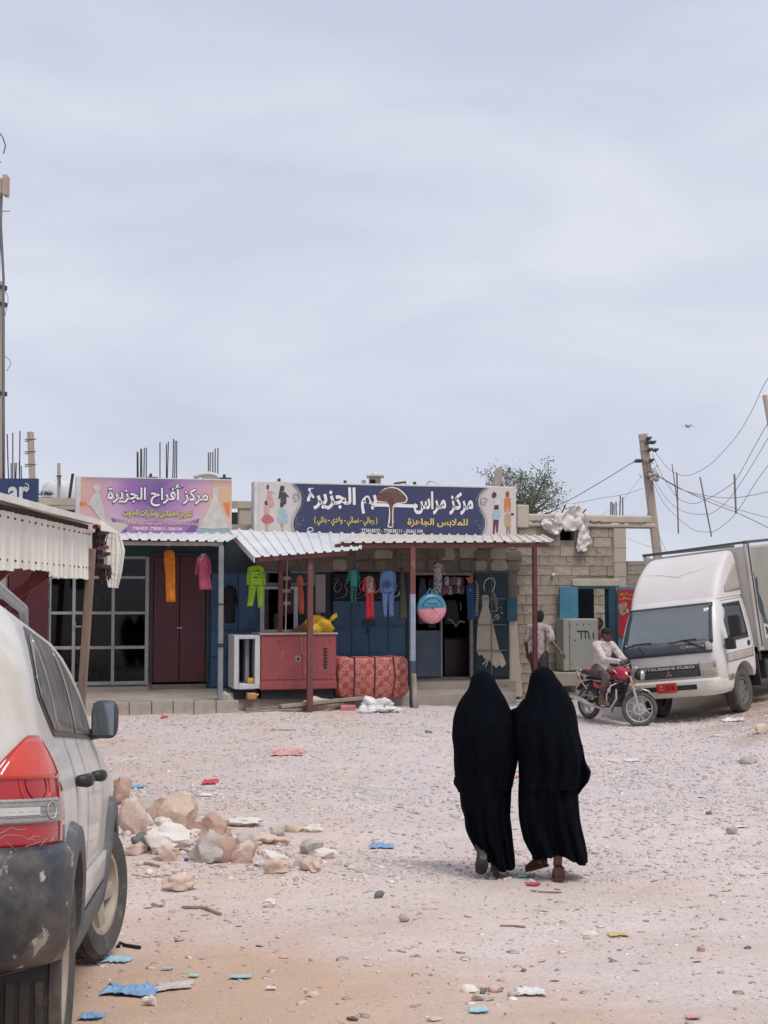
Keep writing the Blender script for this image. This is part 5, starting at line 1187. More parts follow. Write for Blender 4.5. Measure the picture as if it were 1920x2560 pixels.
for sd in (-1, 1):
 mb = MB()
 mb.rings([[c_ + Vector((sd * x, .02 + yy + dy, z + dz)) for dy, dz in ((-w, 0), (0, .012), (w, 0), (0, -.008))] for x, z, w, yy in ((.03, .02, .12, 0), (.09, .075, .11, -.01), (.16, .06, .08, .03), (.24, .0, .03, .08), (.27, -.015, .006, .1))])
 bd.part('wing', mb, mat('grey_feather', (.20, .19, .18), (.34, .32, .3), 20, .9))
# plastic sheeting over the parapet
M_PLAST = mat('white_plastic_sheet', (.76, .71, .69), (.66, .61, .59), 5, .95, bump=.6, bscale=9, spec=.15)
def drape(name, rows, n, depth, folds, seed, amp=.05):
 rings = []
 for i, (v, u0, u1) in enumerate(rows):
  ring = []; N = 22
  for j in range(N):
   t = 2 * math.pi * j / N; c = math.cos(t); um = (u0 + u1) / 2; p = FP(um + (u1 - u0) / 2 * c, v, n)
   fo = noise.noise(Vector((c * folds + seed, i * .35, seed * 2.3)))
   p.y += -math.sin(t) * depth * (.6 + .4 * fo) - amp * fo; p.z += .02 * noise.noise(Vector((c * 4, i, seed))); ring.append(p)
  rings.append(ring)
 mb = MB(); mb.rings(rings); return mb
ps_ = Thing('plastic_sheet', 'crumpled white plastic sheeting hanging over the block parapet', 'sheeting', (S(1410), 0, zpar), FAC)
def dens(rows, k=3):
 out = []
 for i in range(len(rows) - 1):
  for t in range(k): out.append(tuple(rows[i][q] + (rows[i + 1][q] - rows[i][q]) * t / k for q in range(3)))
 return out + [rows[-1]]
ps_.part('top_fold', drape('s', dens([(1264, 1424, 1446), (1270, 1418, 1450), (1285, 1402, 1460), (1300, 1400, 1462), (1318, 1403, 1455), (1328, 1412, 1440)]), .10, .09, 7, 1, .12), M_PLAST, smooth=True)
ps_.part('left_bag', drape('s', dens([(1297, 1362, 1384), (1303, 1355, 1396), (1312, 1353, 1403), (1322, 1360, 1404), (1330, 1372, 1403), (1337, 1384, 1394)]), .12, .10, 6, 2, .09), M_PLAST, smooth=True)
ps_.part('left_fold', drape('s', dens([(1282, 1384, 1405), (1295, 1386, 1404), (1312, 1392, 1406)]), .13, .08, 3, 4, .05), M_PLAST, smooth=True)
ps_.part('long_tail', drape('s', dens([(1284, 1448, 1462), (1300, 1452, 1464), (1315, 1450, 1468), (1330, 1447, 1472), (1345, 1445, 1477), (1358, 1443, 1480), (1368, 1441, 1468), (1379, 1442, 1467)]), .11, .06, 8, 3, .10), M_PLAST, smooth=True)
for lab, a, b in (('thin stick poking up left of the white plastic', (1386, 1296), (1392, 1280)), ('stick poking from the parapet beside the white plastic', (1402, 1286), (1414, 1262)), ('short stick poking out right of the white plastic', (1457, 1282), (1465, 1273))):
 mb = MB(); mb.tube([FP(*a, .1), FP(*b, .1)], .016, 5); single('parapet_stick', mb, M_DKW, lab, 'stick', fr=FAC)
mb = MB(); q = FP(1383, 1437, .06); mb.blob(q, (.04, .05, .035), n=8); single('wall_lamp', mb, mat('lamp_plastic', (.8, .8, .82), None, 5, .4), 'small white lamp fitting on the block wall', 'lamp', fr=FAC, smooth=True)
# ------------------------------------------------------------------ goods in front of the shops
M_GEN = mat('faded_red_steel', (.30, .065, .065), (.24, .05, .055), 2.0, .6, spots=((.40, .19, .16), 5, .58, .74), spots2=((.16, .07, .06), 11, .68, .78), bump=.08)
NG = 1.45
gn = Thing('generator', 'faded red boxed generator on a black skid under the lower awning', 'generator', (S(746, NG), -NG, ZP - .03), FAC)
a, b = S(652, NG), S(841, NG); z0, z1 = Z(746, 1724, NG), Z(746, 1586, NG); zk = ZP - .03
mb = MB(); mb.box(a, b, -NG, -NG + .85, z0, z1); gn.part('body', mb, M_GEN, bevel=.012)
mb = MB(); mb.box(a + .03, b - .03, -NG + .06, -NG + .8, zk, z0); gn.part('skid', mb, mat('black_steel', (.02, .022, .026)))
def gx(x): return a + (b - a) * (x - 170) / (800 - 170)
def gzz(y): return z1 + (z0 - z1) * (y - 1440) / (1900 - 1440)
for (x0, x1) in ((176, 508), (518, 786)):
 mb = MB(); mb.box(gx(x0), gx(x1), -NG - .012, -NG, gzz(1815), gzz(1470)); gn.part('side_door', mb, M_GEN, bevel=.006)
mb = MB(); mb.box(a - .01, b + .01, -NG - .02, -NG - .001, gzz(1895), gzz(1838)); gn.part('base_rail', mb, M_GEN, bevel=.006)
mb = MB(); mb.box(a - .02, b + .02, -NG - .03, -NG + .88, z1, z1 + .03); gn.part('lid', mb, mat('pale_lid', (.46, .36, .34), (.38, .28, .27), 4, .7))
for k in range(7):
 for j in range(2):
  mb = MB(); mb.box(gx(690 + 17 * j), gx(705 + 17 * j), -NG - .018, -NG - .0125, gzz(1555 + 26 * k + 18), gzz(1555 + 26 * k)); gn.part('vent_slot', mb, M_DARK)
mb = MB(); mb.box(gx(455), gx(500), -NG - .02, -NG - .013, gzz(1668), gzz(1622)); gn.part('lock_plate', mb, mat('lock_plate', (.30, .25, .22)))
mb = MB(); mb.box(gx(470), gx(490), -NG - .026, -NG - .02, gzz(1656), gzz(1634)); gn.part('latch', mb, M_DARK)
wr = MB(); wr.tube([(gx(505), -NG - .03, gzz(1470)), (gx(512), -NG - .03, gzz(1600)), (gx(550), -NG - .04, gzz(1612)), (gx(585), -NG - .03, gzz(1600)), (gx(570), -NG - .03, gzz(1470))], .008, 5); gn.part('tie_wire', wr, mat('pale_wire', (.36, .32, .29)))
for (x, y) in ((320, 1495), (325, 1790), (750, 1500), (755, 1775)):
 mb = MB(); mb.blob((gx(x), -NG - .015, gzz(y)), (.02, .012, .04), n=6); gn.part('hinge', mb, M_GEN)
# open white cabinet left of the generator
oc = Thing('open_cabinet', 'chipped white empty cabinet frame standing beside the red generator', 'cabinet', (S(618, NG), -NG, ZP - .03), FAC)
a2_, b2_ = S(586, NG), S(651, NG); zt_ = Z(618, 1588, NG); zl_ = Z(618, 1722, NG)
mb = MB()
mb.box(a2_, a2_ + .09, -NG, -NG + .7, zl_, zt_); mb.box(b2_ - .09, b2_, -NG, -NG + .7, zl_, zt_); mb.box(a2_ + .09, b2_ - .09, -NG, -NG + .7, zt_ - .07, zt_); mb.box(a2_ + .09, b2_ - .09, -NG, -NG + .7, zl_, zl_ + .09)
oc.part('frame', mb, M_WHITEP, bevel=.008)
mb = MB(); mb.box(a2_ + .09, b2_ - .09, -NG + .62, -NG + .69, zl_ + .09, zt_ - .07); oc.part('back_panel', mb, M_DARK)
mb = MB(); x_ = (a2_ + b2_) / 2; mb.box(x_ - .0, x_ + .07, -NG + .2, -NG + .5, zl_ + .09, zt_ - .07); oc.part('inner_divider', mb, mat('grey_divider', (.24, .26, .29)))
mb = MB(); mb.box(a2_ + .03, b2_ - .03, -NG + .1, -NG + .6, zk, zl_); oc.part('plinth', mb, mat('black_steel', (.02, .022, .026)))
for lab, v0, v1, nn in (('yellow jerrycan lying in the open white cabinet', 1690, 1704, NG - .05), ('tan yellow jerrycan on the pavement under the open cabinet', 1727, 1745, NG + .12)):
 mb = MB(); q0, q1 = FP(618, v1, nn), FP(643, v0, nn); zz = (zl_ + .092) if 'cabinet' in lab and 'lying' in lab else zk
 h_ = q1.z - q0.z; mb.box(q0.x, q1.x, -nn, -nn + .2, zz, zz + h_); T = Thing('jerrycan', lab, 'jerrycan', (q0.x, -nn, zz), FAC, group='yellow jerrycans')
 T.part('body', mb, mat('yellow_plastic', (.60, .34, .05), (.52, .28, .045), 6, .5) if 'lying' in lab else mat('tan_yellow_plastic', (.48, .25, .09), (.4, .2, .08), 6, .5), bevel=.035, seg=3)
 mb = MB(); mb.tube([(q1.x - .0, -nn + .05, zz + h_ * .7), (q1.x + .03, -nn + .05, zz + h_ * .7)], .025, 8); T.part('spout', mb, mat('yellow_plastic', (.60, .34, .05)))
# yellow plastic bag on the generator
yb = Thing('yellow_bag', 'tied yellow plastic bag resting on the red generator', 'bag', (S(800, NG - .2), -NG + .2, z1 + .03), FAC)
def bagmesh(c, r, seed, rough=.5, n=24):
 mb = MB(); mb.blob(c, r, n=n, seed=seed, rough=rough); return mb
M_YBAG = mat('yellow_bag_film', (.72, .48, .03), (.62, .38, .02), 8, .35, bump=.5, bscale=18)
q = FP(797, 1562, NG - .2); rz_ = .145
yb.part('sack', bagmesh((q.x, q.y, z1 + .03 + rz_ * .9), (.25, .17, rz_), 5, .7), M_YBAG, smooth=True)
mb = MB(); q = FP(826, 1550, NG - .2); mb.tube([q, q + Vector((.05, 0, .07)), q + Vector((.12, 0, .12)), q + Vector((.13, 0, .08)), q + Vector((.06, 0, .03)), q], [.035, .03, .022, .02, .024, .035], 8); yb.part('handle_loop', mb, M_YBAG, smooth=True)
# bundled mattresses
NM = 1.5
mt = Thing('mattress_bundle', 'bundle of red patterned foam mattresses tied with cord on the pavement', 'mattress', (S(931, NM), -NM, ZP - .06), FAC)
def quilt():
 m = bpy.data.materials.new('red_quilt_print'); m.use_nodes = True; nt = m.node_tree; b = nt.nodes['Principled BSDF']
 t = nt.nodes.new('ShaderNodeTexCoord'); mp_ = nt.nodes.new('ShaderNodeMapping'); nt.links.new(t.outputs['Object'], mp_.inputs[0]); mp_.inputs['Scale'].default_value = (9, 9, 9); mp_.inputs['Location'].default_value = (.1, .35, .13)
 ck = nt.nodes.new('ShaderNodeTexChecker'); ck.inputs['Scale'].default_value = 1.0; nt.links.new(mp_.outputs[0], ck.inputs[0]); ck.inputs[1].default_value = (.30, .055, .045, 1); ck.inputs[2].default_value = (.40, .125, .10, 1)
 vo = nt.nodes.new('ShaderNodeTexVoronoi'); vo.inputs['Scale'].default_value = 1.0; nt.links.new(mp_.outputs[0], vo.inputs['Vector']); r = _ramp(nt, vo.outputs['Distance'], .30, .40)
 r.color_ramp.elements[1].position = .36; e = r.color_ramp.elements.new(.44); e.color = (0, 0, 0, 1)
 c = _mix(nt, r.outputs[0], ck.outputs[0], (.52, .26, .21)); nt.links.new(c, b.inputs['Base Color']); b.inputs['Roughness'].default_value = .45
 n = _noise(nt, t.outputs['Object'], 14, 4, .6); bp = nt.nodes.new('ShaderNodeBump'); bp.inputs['Strength'].default_value = .3; nt.links.new(n.outputs['Fac'], bp.inputs['Height']); nt.links.new(bp.outputs[0], b.inputs['Normal']); return m
M_Q = quilt(); zm0, zm1 = ZP - .055, Z(931, 1640, NM); am, bm_ = S(846, NM), S(1021, NM)
for k in range(4):
 rings = []; y = -NM + .125 * k
 for dy, ins_ in ((0, .035), (.02, .006), (.05, 0), (.075, 0), (.105, .008), (.12, .035)):
  ring = []
  for j in range(40):
   t = 2 * math.pi * j / 40; cx, cz = math.cos(t), math.sin(t); e = .28
   sx = math.copysign(abs(cx) ** e, cx); sz = math.copysign(abs(cz) ** e, cz)
   x = (am + bm_) / 2 + sx * ((bm_ - am) / 2 - ins_); z = (zm0 + zm1) / 2 + sz * ((zm1 - zm0) / 2 - ins_)
   f_ = (x - am) / (bm_ - am); pin = .03 * (math.exp(-((f_ - .22) / .05) ** 2) + math.exp(-((f_ - .52) / .04) ** 2) + math.exp(-((f_ - .77) / .04) ** 2))
   ring.append((x - .03 * k, y + dy, z - (pin if sz > .9 else -pin * .5 if sz < -.9 else 0) + .012 * noise.noise(Vector((x * 3, k, z * 3)))))
  rings.append(ring)
 mb = MB(); mb.rings(rings); mt.part('mattress', mb, M_Q, smooth=True)
for f_ in (.23, .52, .78):
 x = am + (bm_ - am) * f_; mb = MB(); mb.tube([(x - .03, -NM + .5, zm1 - .02), (x, -NM - .012, zm1 - .03), (x + (.04 if f_ > .7 else 0), -NM - .012, (zm0 + zm1) / 2), (x - .02, -NM - .012, zm0 + .03)], .012, 6); mt.part('cord', mb, mat('black_cord', (.03, .025, .03)))
# round carry bag
rb = Thing('round_bag', 'round clear bag half blue and half pink hanging from the awning', 'bag', FP(1079, 1557, 1.3), FAC)
c_ = FP(1079, 1521, 1.3); rr = FP(1115, 1521, 1.3).x - c_.x
def half(sgn):
 mb = MB(); rings = []
 for dy, k in ((-.07, .05), (-.075, .5), (-.06, .9), (-.02, 1), (.03, 1), (.06, .9), (.075, .5), (.07, .05)):
  ring = []
  for j in range(17):
   t = math.pi * j / 16 + (0 if sgn > 0 else math.pi); ring.append((c_.x + rr * k * math.cos(t + .06), c_.y + dy + .012 * noise.noise(Vector((j * .7, dy * 30, sgn))), c_.z + rr * 1.02 * k * math.sin(t + .06)))
  rings.append(ring)
 mb.rings(rings, closed=False); return mb
rb.part('upper_half', half(1), mat('blue_bag_film', (.09, .31, .44), (.07, .26, .38), 5, .35), smooth=True)
rb.part('lower_half', half(-1), mat('pink_bag_film', (.62, .19, .25), (.68, .33, .37), 4, .3), smooth=True)
for dx in (-.05, .03):
 mb = MB(); mb.tube([c_ + Vector((dx - .06, -.05, rr * .97)), c_ + Vector((dx, -.05, rr * 1.32)), c_ + Vector((dx + .07, -.05, rr * .97))], .014, 6); rb.part('strap', mb, mat('blue_bag_film', (.09, .31, .44)))
tt = MB()
for k in range(11):
 t = math.radians(160 - 14 * k); p = Vector((c_.x + rr * .72 * math.cos(t), c_.y - .088, c_.z + rr * .72 * math.sin(t))); tt.box(-.010, .010, 0, .003, -.022, .022, M=Matrix.Translation(p) @ Matrix.Rotation(math.pi / 2 - t, 4, 'Y'))
for k in range(7): tt.box(c_.x - .11 + .033 * k, c_.x - .09 + .033 * k, c_.y - .085, c_.y - .082, c_.z + rr * .28, c_.z + rr * .35)
tt.box(c_.x - .2, c_.x + .2, c_.y - .086, c_.y - .083, c_.z + rr * .12, c_.z + rr * .15)
rb.part('lettering', tt, mat('navy_ink', (.03, .07, .13)), kind='stuff')
# ------------------------------------------------------------------ hanging clothes
def cloth(name, label, n, tubes, folds=3.0, depth=.06, seed=1, extra=None, cat='clothes', hang=None, group='clothes hanging under the awnings'):
 """tubes: list of (part name, material, rows[(v,u0,u1)])"""
 vb = max(r[0] for t in tubes for r in t[2]); um = sum((r[1] + r[2]) / 2 for r in tubes[0][2]) / len(tubes[0][2])
 T = Thing(name, label, cat, FP(um, vb, n), FAC, group=group)
 for k, (pn, m_, rows) in enumerate(tubes):
  rows = dens(rows, 4); rings = []
  for i, (v, u0, u1) in enumerate(rows):
   ring = []; N = 18; vv = i / max(1, len(rows) - 1)
   for j in range(N):
    t = 2 * math.pi * j / N; c = math.cos(t); sgn = math.sin(t)
    p = FP((u0 + u1) / 2 + (u1 - u0) / 2 * c, v, n); fo = noise.noise(Vector((c * folds + seed * 3.7 + k, vv * 1.4, seed)))
    d = depth * (.55 + .45 * min(1, (u1 - u0) / 30)); p.y += -sgn * d * (.75 + .5 * fo) - .035 * fo * (1 if sgn > 0 else .4); ring.append(p)
   rings.append(ring)
  mb = MB(); mb.rings(rings); T.part(pn, mb, m_, smooth=True)
 if hang:
  (u, v0, v1) = hang; mb = MB(); mb.tube([FP(u, v0, n), FP(u, v1, n)], .006, 4); mb.tube([FP(u - 9, v1 + 4, n), FP(u, v1, n), FP(u + 9, v1 + 4, n)], .008, 5); T.part('hanger', mb, mat('dark_rivet', (.05, .05, .05)))
 return T
fab = lambda n_, c_, s_=None: mat(n_, c_, s_ or tuple(x * .75 for x in c_), 9, .85, bump=.25, bscale=30)
def striped(n_, c_, d_, sc, w=.5, axis=2):
 if n_ in MATS: return MATS[n_]
 m = bpy.data.materials.new(n_); m.use_nodes = True; nt = m.node_tree; b = nt.nodes['Principled BSDF']; t = nt.nodes.new('ShaderNodeTexCoord'); s_ = nt.nodes.new('ShaderNodeSeparateXYZ'); nt.links.new(t.outputs['Object'], s_.inputs[0])
 mu = nt.nodes.new('ShaderNodeMath'); mu.operation = 'MULTIPLY'; mu.inputs[1].default_value = sc; nt.links.new(s_.outputs[axis], mu.inputs[0]); fr_ = nt.nodes.new('ShaderNodeMath'); fr_.operation = 'FRACT'; nt.links.new(mu.outputs[0], fr_.inputs[0])
 gt = nt.nodes.new('ShaderNodeMath'); gt.operation = 'GREATER_THAN'; gt.inputs[1].default_value = w; nt.links.new(fr_.outputs[0], gt.inputs[0]); nt.links.new(_mix(nt, gt.outputs[0], tuple(c_), tuple(d_)), b.inputs['Base Color']); b.inputs['Roughness'].default_value = .85; MATS[n_] = m; return m
def spotted(n_, c_, d_, sc, p0=.5, p1=.56): return mat(n_, c_, c_, 5, .85, spots=(d_, sc, p0, p1))
M_ORANGE = fab('orange_cotton', (.70, .22, .02)); M_PINK = fab('pink_cotton', (.62, .13, .23)); M_LIME = fab('lime_fleece', (.30, .52, .03))
T = cloth('orange_robe', 'long orange robe with a row of dark buttons', 1.3, [('robe', M_ORANGE, [(1375, 416, 430), (1380, 410, 436), (1400, 409, 438), (1430, 413, 438), (1470, 414, 438), (1505, 416, 439)])], seed=2, hang=(424, 1362, 1373))
for v in (1398, 1412, 1425, 1440, 1466): mb = MB(); mb.blob(FP(431, v, 1.38), .012, n=6); T.part('button', mb, M_DARK)
cloth('pink_dress', 'pink hooded dress with a white collar on a hanger', 1.3, [('dress', M_PINK, [(1388, 500, 516), (1394, 494, 522), (1408, 496, 519), (1420, 497, 521), (1445, 497, 526), (1474, 499, 530)]), ('sleeve', M_PINK, [(1393, 492, 499), (1415, 489, 496), (1437, 487, 494)]), ('sleeve', M_PINK, [(1393, 518, 524), (1415, 521, 527), (1437, 522, 528)]), ('collar', fab('white_cotton', (.68, .64, .64)), [(1384, 503, 514), (1392, 497, 514), (1400, 494, 508), (1407, 497, 503)])], seed=3, hang=(510, 1362, 1382))
cloth('black_dress', 'black dress with sleeves hanging against the blue panel', .35, [('dress', fab('black_cotton', (.010, .012, .018)), [(1464, 569, 580), (1470, 562, 588), (1495, 564, 588), (1530, 561, 589), (1558, 563, 588)]), ('sleeve', fab('black_cotton', (.01, .012, .018)), [(1470, 560, 567), (1500, 558, 564), (1515, 559, 563)]), ('sleeve', fab('black_cotton', (.01, .012, .018)), [(1470, 585, 590), (1500, 588, 594), (1515, 590, 594)])], seed=4, hang=(575, 1450, 1463))
M_LS = striped('lime_black_stripe', (.30, .52, .03), (.03, .05, .015), 16, .62)
T = cloth('lime_tracksuit', 'lime green tracksuit with black chest stripes', 1.5, [('jacket', M_LIME, [(1414, 633, 648), (1418, 622, 658), (1435, 622, 659), (1463, 621, 660)]), ('chest_stripes', M_LS, [(1422, 625, 655), (1436, 624, 657), (1450, 624, 657)]), ('sleeve', M_LIME, [(1418, 620, 627), (1440, 617, 624), (1462, 616, 623)]), ('sleeve', M_LIME, [(1418, 652, 659), (1440, 656, 663), (1464, 658, 664)]), ('trouser_leg', M_LIME, [(1463, 622, 641), (1490, 621, 637), (1515, 617, 632)]), ('trouser_leg', M_LIME, [(1463, 640, 660), (1490, 643, 658), (1519, 645, 657)])], seed=5, hang=(640, 1398, 1413))
cloth('maroon_tunic', 'maroon long tunic with pale stripes behind the red post', .6, [('top', striped('maroon_pale_stripe', (.075, .03, .045), (.42, .36, .35), 4.2, .72), [(1428, 713, 725), (1434, 706, 728), (1470, 706, 727), (1500, 708, 727), (1535, 708, 728)])], seed=6, hang=(719, 1405, 1428))
cloth('coral_dress', 'slim coral orange dress beside the front red post', .8, [('dress', fab('coral_cotton', (.66, .17, .09)), [(1438, 746, 752), (1446, 741, 758), (1462, 742, 758), (1465, 746, 757), (1500, 745, 760), (1535, 748, 760)])], seed=7, hang=(750, 1410, 1438))
M_TS = striped('teal_black_stripe', (.04, .26, .24), (.012, .03, .035), 26, .5)
cloth('teal_pyjamas', 'teal pyjamas with black striped sleeves and trousers', 1.2, [('top', fab('teal_cotton', (.04, .27, .25)), [(1424, 879, 888), (1428, 873, 894), (1450, 875, 893), (1466, 876, 893)]), ('sleeve', M_TS, [(1428, 871, 877), (1445, 867, 874), (1458, 865, 871)]), ('sleeve', M_TS, [(1428, 890, 896), (1445, 894, 899), (1456, 896, 901)]), ('trouser_leg', M_TS, [(1466, 876, 885), (1490, 876, 883), (1508, 877, 882)]), ('trouser_leg', M_TS, [(1466, 884, 893), (1490, 885, 891), (1508, 885, 890)])], seed=8, hang=(884, 1385, 1423))
M_R = fab('red_cotton', (.56, .025, .045))
cloth('red_pyjamas', 'red pyjamas with a grey printed chest', 1.25, [('top', spotted('grey_print_chest', (.36, .28, .27), (.16, .08, .10), 26), [(1440, 917, 928), (1445, 913, 933), (1465, 915, 934), (1484, 915, 935)]), ('sleeve', M_R, [(1444, 909, 916), (1462, 906, 913), (1478, 904, 912)]), ('sleeve', M_R, [(1444, 930, 935), (1465, 934, 938), (1484, 936, 940)]), ('trouser_leg', M_R, [(1483, 914, 925), (1515, 915, 924), (1547, 915, 925)]), ('trouser_leg', M_R, [(1483, 924, 934), (1515, 925, 934), (1546, 926, 936)])], seed=9, hang=(923, 1385, 1438))
M_DB = fab('denim_blue_fleece', (.14, .23, .44))
T = cloth('blue_tracksuit', 'dusty blue children\'s tracksuit hanging before the blue door', 1.25, [('top', M_DB, [(1426, 965, 977), (1430, 954, 986), (1450, 955, 985), (1481, 953, 987)]), ('sleeve', M_DB, [(1430, 952, 958), (1455, 949, 956), (1482, 949, 955)]), ('sleeve', M_DB, [(1430, 982, 988), (1455, 985, 990), (1478, 986, 991)]), ('trouser_leg', M_DB, [(1480, 955, 971), (1515, 957, 968), (1541, 960, 967)]), ('trouser_leg', M_DB, [(1480, 969, 986), (1515, 972, 983), (1542, 973, 985)])], seed=10, hang=(970, 1385, 1425))
mb = MB(); mb.blob(FP(968, 1461, 1.335), (.09, .012, .05), n=8); T.part('chest_print', mb, mat('navy_ink', (.03, .07, .13)))
cloth('olive_coat', 'long dark olive coat beside the two-tone post', 1.2, [('coat', fab('olive_cotton', (.06, .066, .05)), [(1420, 1002, 1006), (1430, 1000, 1010), (1470, 1000, 1013), (1520, 999, 1016), (1549, 999, 1017)])], seed=11, hang=(1003, 1385, 1420))
cloth('spotted_dress', 'pale dress with dark spots hanging over the clothes shop entrance', .7, [('dress', spotted('grey_spotted_cotton', (.42, .37, .37), (.08, .06, .09), 22), [(1406, 1091, 1097), (1412, 1083, 1103), (1430, 1085, 1104), (1460, 1083, 1105), (1487, 1083, 1102)]), ('sleeve', spotted('grey_spotted_cotton', (.42, .37, .37), (.08, .06, .09), 22), [(1412, 1101, 1106), (1425, 1104, 1110), (1437, 1107, 1113)])], seed=12, hang=(1093, 1380, 1405))
rnd = random.Random(77)
for k in range(14):
 u = 1099 + (k % 7) * 9.5 + rnd.uniform(-2, 2); v = 1441 + (k // 7) * 22 + rnd.uniform(-2, 3); cc = [(.34, .31, .33), (.06, .04, .06), (.40, .36, .35), (.13, .09, .13), (.22, .13, .13)][k % 5]
 cloth('folded_top', ['upper row', 'lower row'][k // 7] + ' patterned top number %s from the left over the shop entrance' % ('one', 'two', 'three', 'four', 'five', 'six', 'seven')[k % 7], .25 + .03 * (k % 3), [('top', spotted('patterned_cotton_%d' % (k % 5), cc, tuple(x * .3 + .03 for x in cc), 18), [(v, u - 3, u + 5), (v + 6, u - 6, u + 7), (v + 22, u - 5, u + 6)])], seed=20 + k, depth=.04, group='patterned tops over the clothes shop entrance')
cloth('blue_coat', 'long blue coat with an orange scarf at the clothes shop door', .55, [('coat', fab('deep_blue_cotton', (.018, .06, .15)), [(1458, 1172, 1182), (1464, 1165, 1191), (1490, 1166, 1192), (1520, 1168, 1190), (1550, 1168, 1189)]), ('scarf', fab('orange_scarf', (.46, .13, .04)), [(1444, 1162, 1180), (1450, 1168, 1183), (1458, 1170, 1182)]), ('white_trim', fab('white_cotton', (.68, .64, .64)), [(1462, 1173, 1178), (1478, 1171, 1177)])], seed=40, hang=(1176, 1385, 1445))
cloth('striped_scarf', 'narrow black and cream striped scarf beside the painted bride door', .6, [('scarf', striped('cream_black_stripe', (.42, .36, .28), (.03, .03, .03), 24, .5), [(1452, 1186, 1190), (1465, 1190, 1196), (1490, 1190, 1197), (1515, 1189, 1195), (1540, 1188, 1194)])], seed=41, depth=.03)
cloth('dark_garments', 'dark garments hanging in the left half of the clothes shop entrance', .05, [('garment', fab('slate_cotton', (.055, .065, .075)), [(1445, 1050, 1062), (1480, 1046, 1066), (1525, 1044, 1068), (1560, 1045, 1066)]), ('garment', fab('charcoal_cotton', (.02, .022, .028)), [(1445, 1070, 1084), (1490, 1068, 1090), (1540, 1068, 1092), (1570, 1070, 1090)]), ('garment', fab('charcoal_cotton', (.02, .022, .028)), [(1500, 1115, 1140), (1530, 1112, 1146), (1560, 1112, 1148)])], seed=42)
mb = MB(); mb.tube([FP(1120, 1548, .2), FP(1130, 1552, .2), FP(1140, 1566, .2), FP(1150, 1552, .2), FP(1162, 1556, .2)], .02, 6); mb.tube([FP(1150, 1505, .2), FP(1153, 1515, .2), FP(1151, 1526, .2)], .012, 6); single('belt_bunch', mb, mat('grey_belt', (.16, .16, .17)), 'bunch of grey belts hanging above the plum counter', 'belts', fr=FAC)
# ------------------------------------------------------------------ planks, stones and rubbish along the pavement edge
def hitp(u, v): return ground_hit(u, v)
for k, (lab, a, b, w_, h_) in enumerate((('long weathered plank lying along the pavement edge', (612, 1775), (858, 1755), .16, .05), ('pale plank lying on top of the long weathered plank', (700, 1766), (904, 1745), .14, .06), ('short dark plank beside the pale brown rock', (815, 1766), (880, 1757), .10, .05))):
 mb = MB(); q0, q1 = P(*a, 25.45 + .12 * k), P(*b, 26.2 + .12 * k); mb.bar(q0, q1, w_, h_); single('plank', mb, M_WOOD if k != 1 else M_BEAM, lab, 'plank', bevel=.005, group='planks at the pavement edge')
# ------------------------------------------------------------------ vehicle bodies as stacked plan outlines
class Shell:
 """layers: (z, y_rear, y_front, half width, rear corner radius, front corner radius)"""
 def __init__(s, layers): s.L = np.array(layers, float)
 def at(s, z):
  zs = s.L[:, 0]; return [float(np.interp(z, zs, s.L[:, k])) for k in range(1, 6)]
 def pt(s, t, z, off=0.0, sd=1):
  yr, yf, w, rr, rf = s.at(z); rr = min(rr, w * .95); rf = min(rf, w * .95); ryr, ryf = rr * 1.15, rf * 1.1
  if t <= 1: p = (t * (w - rr), yr); n = (0, -1)
  elif t <= 2:
   a = (t - 1) * math.pi / 2; p = (w - rr + rr * math.sin(a), yr + ryr - ryr * math.cos(a)); n = (math.sin(a), -math.cos(a))
  elif t <= 3: p = (w, yr + ryr + (t - 2) * (yf - ryf - yr - ryr)); n = (1, 0)
  elif t <= 4:
   a = (t - 3) * math.pi / 2; p = (w - rf + rf * math.cos(a), yf - ryf + ryf * math.sin(a)); n = (math.cos(a), math.sin(a))
  else: p = ((5 - t) * (w - rf), yf); n = (0, 1)
  return Vector((sd * (p[0] + n[0] * off), p[1] + n[1] * off, z))
 def t_side(s, y, z):
  yr, yf, w, rr, rf = s.at(z); a, b = yr + rr * 1.15, yf - rf * 1.1; ryr, ryf = rr * 1.15, rf * 1.1
  if y < a: return 1 + math.acos(max(-1, min(1, (a - y) / max(ryr, 1e-6)))) / (math.pi / 2)
  if y > b: return 3 + math.asin(max(-1, min(1, (y - b) / max(ryf, 1e-6)))) / (math.pi / 2)
  return 2 + (y - a) / (b - a)
 def side(s, y, z, off=0.0, sd=1): return s.pt(s.t_side(y, z), z, off, sd)
 def _ends(s, x, z, front, off):
  yr, yf, w, rr, rf = s.at(z); r = rf if front else rr; ry = r * (1.1 if front else 1.15); x = max(-w, min(w, x)); ax = abs(x)
  y = 0 if ax <= w - r else ry - ry * math.sqrt(max(0, 1 - ((ax - (w - r)) / r) ** 2))
  return Vector((x, (yf - y + off) if front else (yr + y - off), z))
 def front(s, x, z, off=0.0): return s._ends(x, z, True, off)
 def rear(s, x, z, off=0.0): return s._ends(x, z, False, off)
 def mesh(s, zs=None, per=(4, 6, 24, 6, 5)):
  zs = list(s.L[:, 0]) if zs is None else zs
  ts = []
  for k, n in enumerate(per): ts += [k + i / n for i in range(n)]
  ts.append(5.0); rings = []
  for z in zs:
   r = [s.pt(t, z) for t in ts]; l = [s.pt(t, z, 0, -1) for t in reversed(ts[1:-1])]
   rings.append(r + l)
  mb = MB(); mb.rings(rings); return mb
